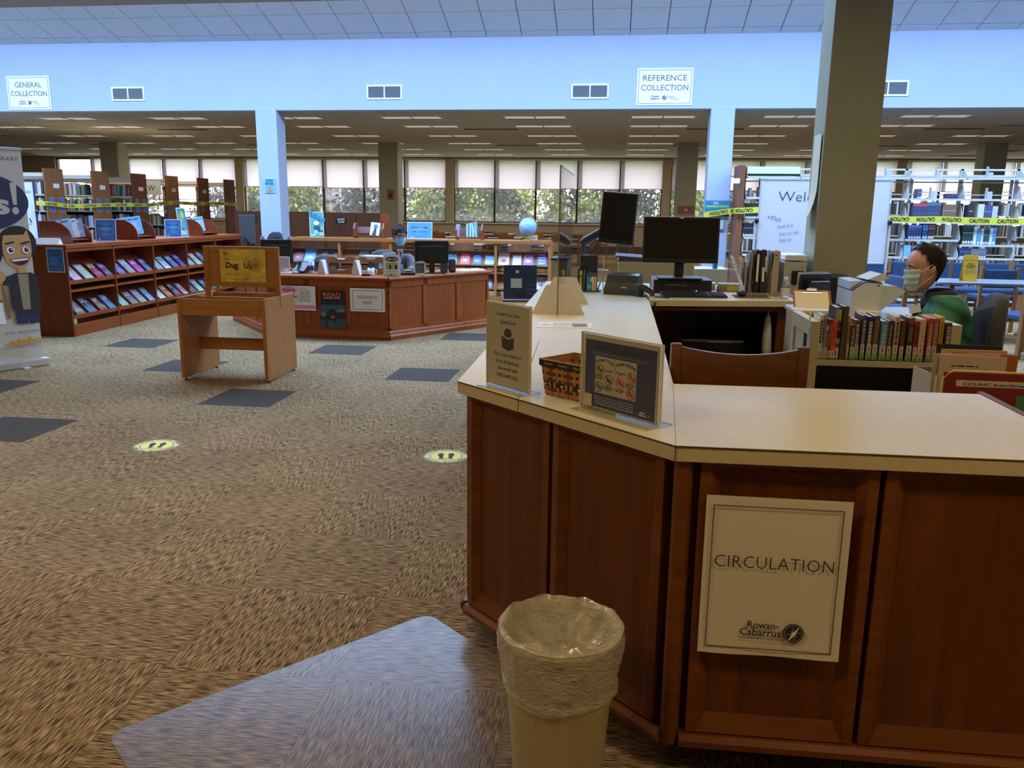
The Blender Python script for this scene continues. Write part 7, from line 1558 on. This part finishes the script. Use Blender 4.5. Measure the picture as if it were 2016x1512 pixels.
t = thing('book', 'upright blue spine book before the blue column', 'book', (PY(1407, 550, 8.9).x, 8.9, z1-.22)); obj('cover', B().box(-.02, .02, 0, .15, 0, .26), blue, t); obj('page_block', B().box(-.016, .02, .002, .152, .003, .255), pages, t)
obj('stand', B().box(.35, 1.15, 8.85, 9.3, 0, z1-.225), beige, None, 'low beige counter behind the book return', 'cabinet')
t = thing('convector', 'pale blue-white louvred unit under the whiteboard', 'cabinet', (PY(1700, 530, 13.6).x, 13.6, 0)); obj('housing', B().bbox(-.5, .3, 0, .4, 0, .72, .01), M('convector white', (.55, .6, .68), .5), t)
for k in range(8): obj('louver', B().box(-.4, .1, -.008, 0, .45+.03*k, .462+.03*k), lgrey, t)
cht = office_chair('grey fabric office chair of the man in green', (PY(1925, 640, 5.08).x-.20, 5.08, 0), R(-98), M('charcoal chair fabric', (.035, .032, .032), .9), 1.14, .215, .56)
# ================================================================ people
def skin(V, E, root=0, sub=2):
    me = bpy.data.meshes.new('s'); me.from_pydata([v[:3] for v in V], E, []); o = bpy.data.objects.new('s', me); S.collection.objects.link(o)
    m = o.modifiers.new('skin', 'SKIN'); m.use_smooth_shade = True
    for i, v in enumerate(V):
        d = me.skin_vertices[0].data[i]; r = v[3]; d.radius = (r, v[4] if len(v) > 4 else r); d.use_root = i == root
    q = o.modifiers.new('sub', 'SUBSURF'); q.levels = sub; q.render_levels = sub
    bpy.context.view_layer.update(); r = bpy.data.meshes.new_from_object(o.evaluated_get(bpy.context.evaluated_depsgraph_get()))
    b = B(); b.add([tuple(v.co) for v in r.vertices], [tuple(p.vertices) for p in r.polygons], 0, True)
    bpy.data.objects.remove(o); bpy.data.meshes.remove(me); bpy.data.meshes.remove(r); return b
def fuse(b, voxel, smooth=4):
    me = mesh('f', b, white); o = bpy.data.objects.new('f', me); S.collection.objects.link(o)
    m = o.modifiers.new('r', 'REMESH'); m.mode = 'VOXEL'; m.voxel_size = voxel; m.use_smooth_shade = True
    k = o.modifiers.new('s', 'SMOOTH'); k.iterations = smooth; k.factor = .5
    bpy.context.view_layer.update(); r = bpy.data.meshes.new_from_object(o.evaluated_get(bpy.context.evaluated_depsgraph_get()))
    bpy.data.objects.remove(o); bpy.data.meshes.remove(me); r.materials.clear(); return r
HT = [(-.122, .062, .010, .026), (-.112, .083, -.005, .044), (-.092, .092, -.030, .056), (-.070, .094, -.052, .063), (-.045, .094, -.070, .068), (-.020, .093, -.084, .072), (.005, .090, -.094, .075), (.025, .097, -.099, .077), (.050, .097, -.100, .078), (.075, .086, -.093, .074), (.095, .068, -.078, .064), (.110, .042, -.055, .046), (.119, .015, -.024, .022)]
def hprof(z):
    for a, b in zip(HT, HT[1:]):
        if z <= b[0]: u = max(0, (z-a[0])/(b[0]-a[0])); return [a[i]+(b[i]-a[i])*u for i in (1, 2, 3)]
    return HT[-1][1:]
def hpt(a, z, off=0.):
    """a: 0 = face, pi = back; point on the head surface"""
    f, bk, hw_ = hprof(z); c, s_ = cos(a), sin(a); cy = (f+bk)/2; ry = (f-bk)/2
    return Vector((math.copysign(abs(s_)**.92, s_)*(hw_+off), cy+math.copysign(abs(c)**.95, c)*(ry+off), z))
def head(T):
    b = B(); n = 32
    for z, *_ in HT: b.v += [hpt(2*pi*k/n, z) for k in range(n)]
    for i in range(len(HT)-1):
        for k in range(n): b.f.append((i*n+k, i*n+(k+1) % n, (i+1)*n+(k+1) % n, (i+1)*n+k))
    b.f += [tuple(range(n-1, -1, -1)), tuple(range((len(HT)-1)*n, len(HT)*n))]; b.m = [0]*len(b.f); b.sm = [True]*len(b.f)
    b.ell((0, .100, -.022), (.013, .020, .020)).tube([(0, .095, .012), (0, .108, -.018)], [.007, .011], 8)        # nose
    for sx in (-1, 1):
        b.ell((sx*.030, .088, .024), (.022, .010, .007)).ell((sx*.045, .070, -.022), (.022, .022, .018))             # brow, cheek
        b.ell((sx*.079, -.006, -.008), (.009, .017, .030)).ell((sx*.085, -.012, .004), (.007, .013, .018))           # ear
    b.v = [tuple(T @ Vector(v)) for v in b.v]; return b
def shell(T, inside, off, zr, n=56, nz=30, wob=0, seed=1, a0=0., a1=2*pi):
    b = B(); r = random.Random(seed); ph = [r.uniform(0, 6.3) for _ in range(6)]; idx = {}
    def vtx(i, k):
        k_ = k % n if a1-a0 > 6.2 else k
        if (i, k_) not in idx:
            z = zr[0]+(zr[1]-zr[0])*i/nz; a = a0+(a1-a0)*k/n; w = wob*(sin(7*a+ph[0]+z*50)+sin(13*a+ph[1]-z*70)+sin(z*140+ph[2]+3*a))/3
            p = hpt(a, min(z, .119), off+w); 
            if z > .119: p = Vector((p.x*max(0, 1-(z-.119)/.012), p.y*max(0, 1-(z-.119)/.012), z))
            p.z += max(0, z-.09)/.03*off*.8+w*.6; idx[(i, k_)] = len(b.v); b.v.append(tuple(T @ p))
        return idx[(i, k_)]
    for i in range(nz):
        for k in range(n):
            z = zr[0]+(zr[1]-zr[0])*(i+.5)/nz; a = a0+(a1-a0)*(k+.5)/n
            if inside(a, z): b.f.append((vtx(i, k), vtx(i, k+1), vtx(i+1, k+1), vtx(i+1, k))); b.m.append(0); b.sm.append(True)
    return b
def maskmesh(T):
    b = B(); n, m = 20, 16
    for i in range(m+1):
        z = -.118+.124*i/m; pl = .0028*sin(i/m*pi*7)
        for k in range(n+1):
            a = -1.02+2.04*k/n; c = cos(a); p = hpt(a, z if z > -.112 else -.112, .010+pl+.018*max(0, c-.2)*(1-abs(i/m-.6)*1.1)); p.z = z; b.v.append(tuple(T @ p))
    b.f = [(i*(n+1)+k, i*(n+1)+k+1, (i+1)*(n+1)+k+1, (i+1)*(n+1)+k) for i in range(m) for k in range(n)]; b.m = [0]*len(b.f); b.sm = [True]*len(b.f); return b
def frame_of(c, f, up=(0, 0, 1)):
    f = Vector(f).normalized(); x = f.cross(Vector(up)).normalized(); u = x.cross(f).normalized()
    return Matrix(((x.x, f.x, u.x, c[0]), (x.y, f.y, u.y, c[1]), (x.z, f.z, u.z, c[2]), (0, 0, 0, 1)))
def hand(wrist, d, palmn, side, curl=.5, k=1.):
    """palm and five curled fingers; d: pointing direction, palmn: palm normal"""
    d = Vector(d).normalized(); pn = Vector(palmn); pn = (pn-d*pn.dot(d)).normalized(); s = d.cross(pn)*side; w = Vector(wrist)
    b = skin([(*w, .026*k, .020*k), (*(w+d*.045*k), .036*k, .015*k), (*(w+d*.085*k), .038*k, .013*k)], [(0, 1), (1, 2)], 0, 2)
    for j, (o, L) in enumerate(((-.028, .068), (-.010, .078), (.010, .073), (.027, .058))):
        p0 = w+d*.070*k+s*o*k; V = [(*p0, .0095*k)]; a = curl*.3; p = p0
        for q, fr in enumerate((.45, .32, .25)):
            dd = d*cos(a)+pn*sin(a); p = p+dd*(L*fr+(.018 if q == 0 else 0))*k; V.append((*p, (.0085-.001*q)*k)); a += curl*.9
        f = skin(V, [(0, 1), (1, 2), (2, 3)], 0, 1); b.add(f.v, f.f, 0, True)
    p0 = w+d*.025*k-s*.018*k; p1 = p0-s*.030*k+d*.020*k+pn*.012*k; p2 = p1+d*.030*k-s*.004*k+pn*.012*k; p3 = p2+d*.024*k+pn*.008*k
    f = skin([(*p0, .014*k), (*p1, .011*k), (*p2, .0095*k), (*p3, .008*k)], [(0, 1), (1, 2), (2, 3)], 0, 1); b.add(f.v, f.f, 0, True); return b
def person(lab, J, hc, hf, skm, parts, hands, hscale=1., voxel=.0075):
    """J: joint -> (x, y, z, r[, r2]); returns the root empty"""
    t = thing('person', lab, 'person', (0, 0, 0)); o = Vector(J['pelvis'][:3]); t.location = (o.x, o.y, 0)
    names = list(J); id_ = {n: i for i, n in enumerate(names)}
    E = [(id_[a], id_[b]) for a, b in (('pelvis', 'belly'), ('belly', 'chest'), ('chest', 'neckbase'), ('neckbase', 'neck'), ('chest', 'shl'), ('shl', 'ell'), ('ell', 'wrl'), ('chest', 'shr'), ('shr', 'elr'), ('elr', 'wrr'), ('pelvis', 'hipl'), ('hipl', 'knl'), ('knl', 'ankl'), ('ankl', 'toel'), ('pelvis', 'hipr'), ('hipr', 'knr'), ('knr', 'ankr'), ('ankr', 'toer'))]
    b = skin([J[n] for n in names], E, 0, 2); T = frame_of(hc, hf) @ Matrix.Scale(hscale, 4)
    h = head(T); b.add(h.v, h.f, 0, True)
    for hd in hands: b.add(hd.v, hd.f, 0, True)
    r = fuse(b, voxel, 3); r.materials.append(skm); body = obj('body', r, None, t); body.location = (-o.x, -o.y, 0)
    def cloth(name, sel, edges, grow, m, extra=None, vox=.009):
        V = [(*J[n][:3], *[q+grow for q in J[n][3:]]) for n in sel]
        if extra: V = [(extra[n] if n in extra else v) for n, v in zip(sel, V)]
        c = skin(V, [(sel.index(a), sel.index(b_)) for a, b_ in edges], 0, 2); rr = fuse(c, vox, 4); rr.materials.append(m); ob = obj(name, rr, None, t); ob.location = (-o.x, -o.y, 0); return ob
    def add(name, b_, m): ob = obj(name, b_, m, t); ob.location = (-o.x, -o.y, 0); return ob
    parts(cloth, add, T, J); return t
def eyes(add, T, glasses=False):
    for sx, nm in ((-1, 'eye'), (1, 'eye')):
        e = B().ell((sx*.030, .084, .006), (.013, .009, .007), 0).ell((sx*.030, .0925, .005), (.006, .003, .006), 1); e.v = [tuple(T @ Vector(v)) for v in e.v]; add(nm, e, [M('eye white', (.6, .57, .54), .3), M('iris', (.04, .025, .015), .3)])
        br = B().tube([(sx*.014, .099, .026), (sx*.030, .100, .031), (sx*.048, .090, .026)], [.003, .004, .002], 6); br.v = [tuple(T @ Vector(v)) for v in br.v]; add('eyebrow', br, M('dark hair', (.025, .014, .010), .7))
    if glasses:
        g = B()
        for sx in (-1, 1):
            g.tube([(sx*.032+.023*cos(a), .112-.012*abs(sx*.032+.023*cos(a))/.05, .004+.017*sin(a)) for a in [2*pi*k/16 for k in range(17)]], .0016, 5); g.tube([(sx*.055, .103, .008), (sx*.080, .05, .010), (sx*.083, -.01, .006)], .0016, 5)
        g.tube([(-.010, .112, .008), (.010, .112, .008)], .0016, 5); g.v = [tuple(T @ Vector(v)) for v in g.v]; add('glasses', g, M('glasses frame', (.10, .04, .03), .3))
def straps(add, T, m):
    b = B()
    for sx in (-1, 1): b.tube([hpt(sx*1.0, -.012, .007), Vector((sx*.084, .035, .000)), Vector((sx*.088, -.004, .022))], .0014, 5).tube([hpt(sx*1.0, -.098, .008), Vector((sx*.080, .025, -.060)), Vector((sx*.087, -.010, -.034))], .0014, 5)
    b.v = [tuple(T @ Vector(v)) for v in b.v]; add('ear_loop', b, m)
# --- man in the green striped polo shirt
sm1 = M('fair skin', (.50, .27, .19), .5, noise=.04, scale=40)
mY = 5.05; hc = PY(1822, 527, mY)
gp_, nt, bs = nmat('green striped knit'); tcn = nt.nodes.new('ShaderNodeNewGeometry'); mp = nt.nodes.new('ShaderNodeMapping'); mp.inputs['Rotation'].default_value = (0, R(-28), 0)
wv = nt.nodes.new('ShaderNodeTexWave'); wv.bands_direction = 'Z'; wv.inputs['Scale'].default_value = 3.3; wv.inputs['Distortion'].default_value = .8; wv.inputs['Detail'].default_value = 1; cr = nt.nodes.new('ShaderNodeValToRGB'); e = cr.color_ramp.elements
e[0].position = 0; e[0].color = (.004, .055, .035, 1); e[1].position = 1; e[1].color = (.006, .085, .045, 1); z = cr.color_ramp.elements.new(.90); z.color = (.008, .12, .06, 1); z = cr.color_ramp.elements.new(.95); z.color = (.10, .28, .19, 1); z = cr.color_ramp.elements.new(.45); z.color = (.010, .14, .065, 1)
nt.links.new(tcn.outputs['Position'], mp.inputs[0]); nt.links.new(mp.outputs[0], wv.inputs[0]); nt.links.new(wv.outputs['Fac'], cr.inputs[0]); nt.links.new(cr.outputs[0], bs.inputs['Base Color']); bs.inputs['Roughness'].default_value = .8
P_ = lambda x, y, Y: tuple(PY(x, y, Y))
J = {'pelvis': (*P_(1878, 752, mY), .16, .14), 'belly': (*P_(1846, 688, mY), .19, .18), 'chest': (*P_(1850, 626, mY), .175, .165), 'neckbase': (*P_(1850, 576, mY), .072), 'neck': (*P_(1836, 556, mY), .066),
     'shl': (*P_(1868, 609, mY-.18), .080), 'ell': (*P_(1836, 664, mY-.27), .054), 'wrl': (*P_(1722, 630, mY-.18), .031),
     'shr': (*P_(1862, 609, mY+.18), .078), 'elr': (*P_(1805, 655, mY+.25), .050), 'wrr': (*P_(1722, 634, mY+.20), .031)}
pv = Vector(J['pelvis'][:3])
for s_, n in ((-1, 'l'), (1, 'r')):
    J['hip'+n] = (pv.x-.02, mY+s_*.10, pv.z-.02, .095); J['kn'+n] = (pv.x-.44, mY+s_*.14, pv.z-.02, .068); J['ank'+n] = (pv.x-.46, mY+s_*.13, .10, .042); J['toe'+n] = (pv.x-.64, mY+s_*.13, .045, .035)
def mparts(cloth, add, T, J):
    sel = ['pelvis', 'belly', 'chest', 'neckbase', 'shl', 'ell', 'shr', 'elr']; pe = Vector(J['shl'][:3]).lerp(Vector(J['ell'][:3]), .86); pr_ = Vector(J['shr'][:3]).lerp(Vector(J['elr'][:3]), .86)
    cloth('polo_shirt', sel, [('pelvis', 'belly'), ('belly', 'chest'), ('chest', 'neckbase'), ('chest', 'shl'), ('shl', 'ell'), ('chest', 'shr'), ('shr', 'elr')], .014, gp_, {'neckbase': (*(Vector(J['neckbase'][:3])+Vector((.012, 0, -.018))), .078), 'ell': (*pe, .074), 'elr': (*pr_, .072)})
    nb = Vector(J['neckbase'][:3]); nk = Vector(J['neck'][:3]); ax = (nk-nb).normalized(); Tn = frame_of(nb, (-1, 0, .0), ax)
    c = B(); n = 26; prof = [(.098, -.030), (.096, -.004), (.080, .022), (.073, .021), (.088, -.006)]
    for r_, z in prof: c.v += [tuple(Tn @ Vector((r_*sin(2*pi*k/n), r_*1.02*cos(2*pi*k/n), z-(.045 if z < 0 else .022)*max(0, cos(2*pi*k/n))))) for k in range(n)]
    for i in range(len(prof)-1):
        for k in range(n): c.f.append((i*n+k, i*n+(k+1) % n, (i+1)*n+(k+1) % n, (i+1)*n+k)); c.m.append(0); c.sm.append(True)
    add('collar', c, M('black knit', (.012, .014, .016), .9))
    add('placket', B().tube([Tn @ Vector((0, .080, -.05)), Tn @ Vector((0, .125, -.13)), Tn @ Vector((0, .150, -.20))], .014, 6), MC['black knit'])
    lgs = ['pelvis', 'hipl', 'knl', 'ankl', 'hipr', 'knr', 'ankr']; cloth('trousers', lgs, [('pelvis', 'hipl'), ('hipl', 'knl'), ('knl', 'ankl'), ('pelvis', 'hipr'), ('hipr', 'knr'), ('knr', 'ankr')], .012, M('dark trousers', (.03, .03, .04), .85), vox=.012)
    hair = shell(T, lambda a, z: (lambda y: (z > .088 and y < .036) or (.045 < z <= .088 and y < .022) or (-.005 < z <= .045 and y < -.004) or (.0 < z < .05 and .0 <= y < .014) or (-.085 < z <= -.005 and y < -.030))(hpt(a, min(z, .119)).y), .011, (-.085, .131), wob=.003)
    add('hair', hair, M('dark brown hair', (.012, .006, .004), .75, spec=.15, noise=.5, scale=120)); eyes(add, T)
    add('face_mask', maskmesh(T), M('mask pale green', (.42, .56, .50), .75)); straps(add, T, white)
    bp = PY(1800, 603, mY-.19); add('name_badge', B().box(bp.x-.030, bp.x+.032, bp.y-.003, bp.y, bp.z-.038, bp.z+.012, T=Matrix.Translation(bp) @ Matrix.Rotation(R(-14), 4, 'Y') @ Matrix.Translation(-bp)), M('badge white', (.60, .64, .72), .4)); add('badge_clip', B().box(bp.x+.0, bp.x+.012, bp.y-.006, bp.y, bp.z+.012, bp.z+.045), chrome)
wl_v = Vector(J['wrl'][:3]); wr_v = Vector(J['wrr'][:3])
person('man in a green striped polo and pale face mask, seated, looking down at desk work', J, hc, (-1, -.06, -.16), sm1, mparts, [hand(wl_v, (-1, .1, .06), (0, .3, -1), -1, .45), hand(wr_v, (-1, -.1, .0), (0, -.3, -1), 1, .45)], 1.03)
# --- librarian in tweed at the research desk
sm2 = M('pale skin', (.56, .33, .25), .5, noise=.03, scale=40); wY = 10.85
tw_ = M('grey tweed', (.13, .135, .15), .9, noise=.75, scale=90)
hc2 = PY(786, 463, wY)
J2 = {'pelvis': (*P_(779, 590, wY+.05), .14, .12), 'belly': (*P_(779, 560, wY+.04), .13, .11), 'chest': (*P_(781, 523, wY+.02), .135, .10), 'neckbase': (*P_(783, 496, wY), .062), 'neck': (*P_(784, 484, wY-.01), .050),
      'shl': (*P_(808, 506, wY+.02), .062), 'ell': (*P_(811, 532, wY-.08), .045), 'wrl': (*P_(806, 532, wY-.30), .028), 'shr': (*P_(757, 506, wY+.04), .062), 'elr': (*P_(752, 534, wY-.06), .045), 'wrr': (*P_(772, 533, wY-.30), .028)}
pv = Vector(J2['pelvis'][:3])
for s_, n in ((1, 'l'), (-1, 'r')):
    J2['hip'+n] = (pv.x+s_*.09, wY, pv.z-.03, .085); J2['kn'+n] = (pv.x+s_*.11, wY-.40, pv.z-.02, .062); J2['ank'+n] = (pv.x+s_*.11, wY-.38, .09, .038); J2['toe'+n] = (pv.x+s_*.11, wY-.52, .04, .03)
def wparts(cloth, add, T, J):
    sel = ['pelvis', 'belly', 'chest', 'neckbase', 'shl', 'ell', 'wrl', 'shr', 'elr', 'wrr']
    cloth('tweed_jacket', sel, [('pelvis', 'belly'), ('belly', 'chest'), ('chest', 'neckbase'), ('chest', 'shl'), ('shl', 'ell'), ('ell', 'wrl'), ('chest', 'shr'), ('shr', 'elr'), ('elr', 'wrr')], .016, tw_, {'neckbase': (J['neckbase'][0], J['neckbase'][1]+.02, J['neckbase'][2]-.02, .062)})
    a = PY(786, 500, wY-.135); add('blouse', B().prismy([(a.x-.045, a.z+.03), (a.x+.045, a.z+.03), (a.x+.012, a.z-.13), (a.x-.005, a.z-.13)], a.y-.012, a.y+.05), M('dark blouse', (.05, .04, .06), .8))
    add('neck_skin', B().prismy([(a.x-.035, a.z+.055), (a.x+.035, a.z+.055), (a.x+.005, a.z-.02)], a.y-.018, a.y+.05), sm2)
    add('lanyard', B().tube([(a.x-.03, a.y+.0, a.z+.05), (a.x+.015, a.y-.035, a.z-.04), (a.x+.025, a.y-.05, a.z-.12)], .005, 6).tube([(a.x+.05, a.y+.0, a.z+.05), (a.x+.035, a.y-.035, a.z-.04), (a.x+.025, a.y-.05, a.z-.12)], .005, 6), M('lanyard pink-white', (.55, .42, .46), .7))
    add('name_badge', B().box(a.x+.0, a.x+.07, a.y-.075, a.y-.07, a.z-.19, a.z-.13), MC['badge white'])
    lgs = ['pelvis', 'hipl', 'knl', 'ankl', 'hipr', 'knr', 'ankr']; cloth('trousers', lgs, [('pelvis', 'hipl'), ('hipl', 'knl'), ('knl', 'ankl'), ('pelvis', 'hipr'), ('hipr', 'knr'), ('knr', 'ankr')], .012, MC['dark trousers'], vox=.012)
    add('hair', shell(T, lambda a, z: (lambda y: (z > .062) or (.02 < z <= .062 and y < .062) or (-.035 < z <= .02 and y < .012) or (-.095 < z <= -.035 and y < -.028))(hpt(a, min(z, .119)).y), .020, (-.095, .133), wob=.007, seed=5), M('chestnut hair', (.035, .012, .008), .7, spec=.2, noise=.5, scale=90)); eyes(add, T, True)
    add('face_mask', maskmesh(T), M('mask blue', (.22, .55, .72), .75)); straps(add, T, white)
wl_v, wr_v = Vector(J2['wrl'][:3]), Vector(J2['wrr'][:3])
person('person in a grey tweed jacket, glasses and blue mask, seated at the research desk', J2, hc2, (.62, -.72, -.26), sm2, wparts, [hand(wl_v, (-.2, -1, 0), (0, 0, -1), 1, .5, .9), hand(wr_v, (.2, -1, 0), (0, 0, -1), -1, .5, .9)], 1.0)
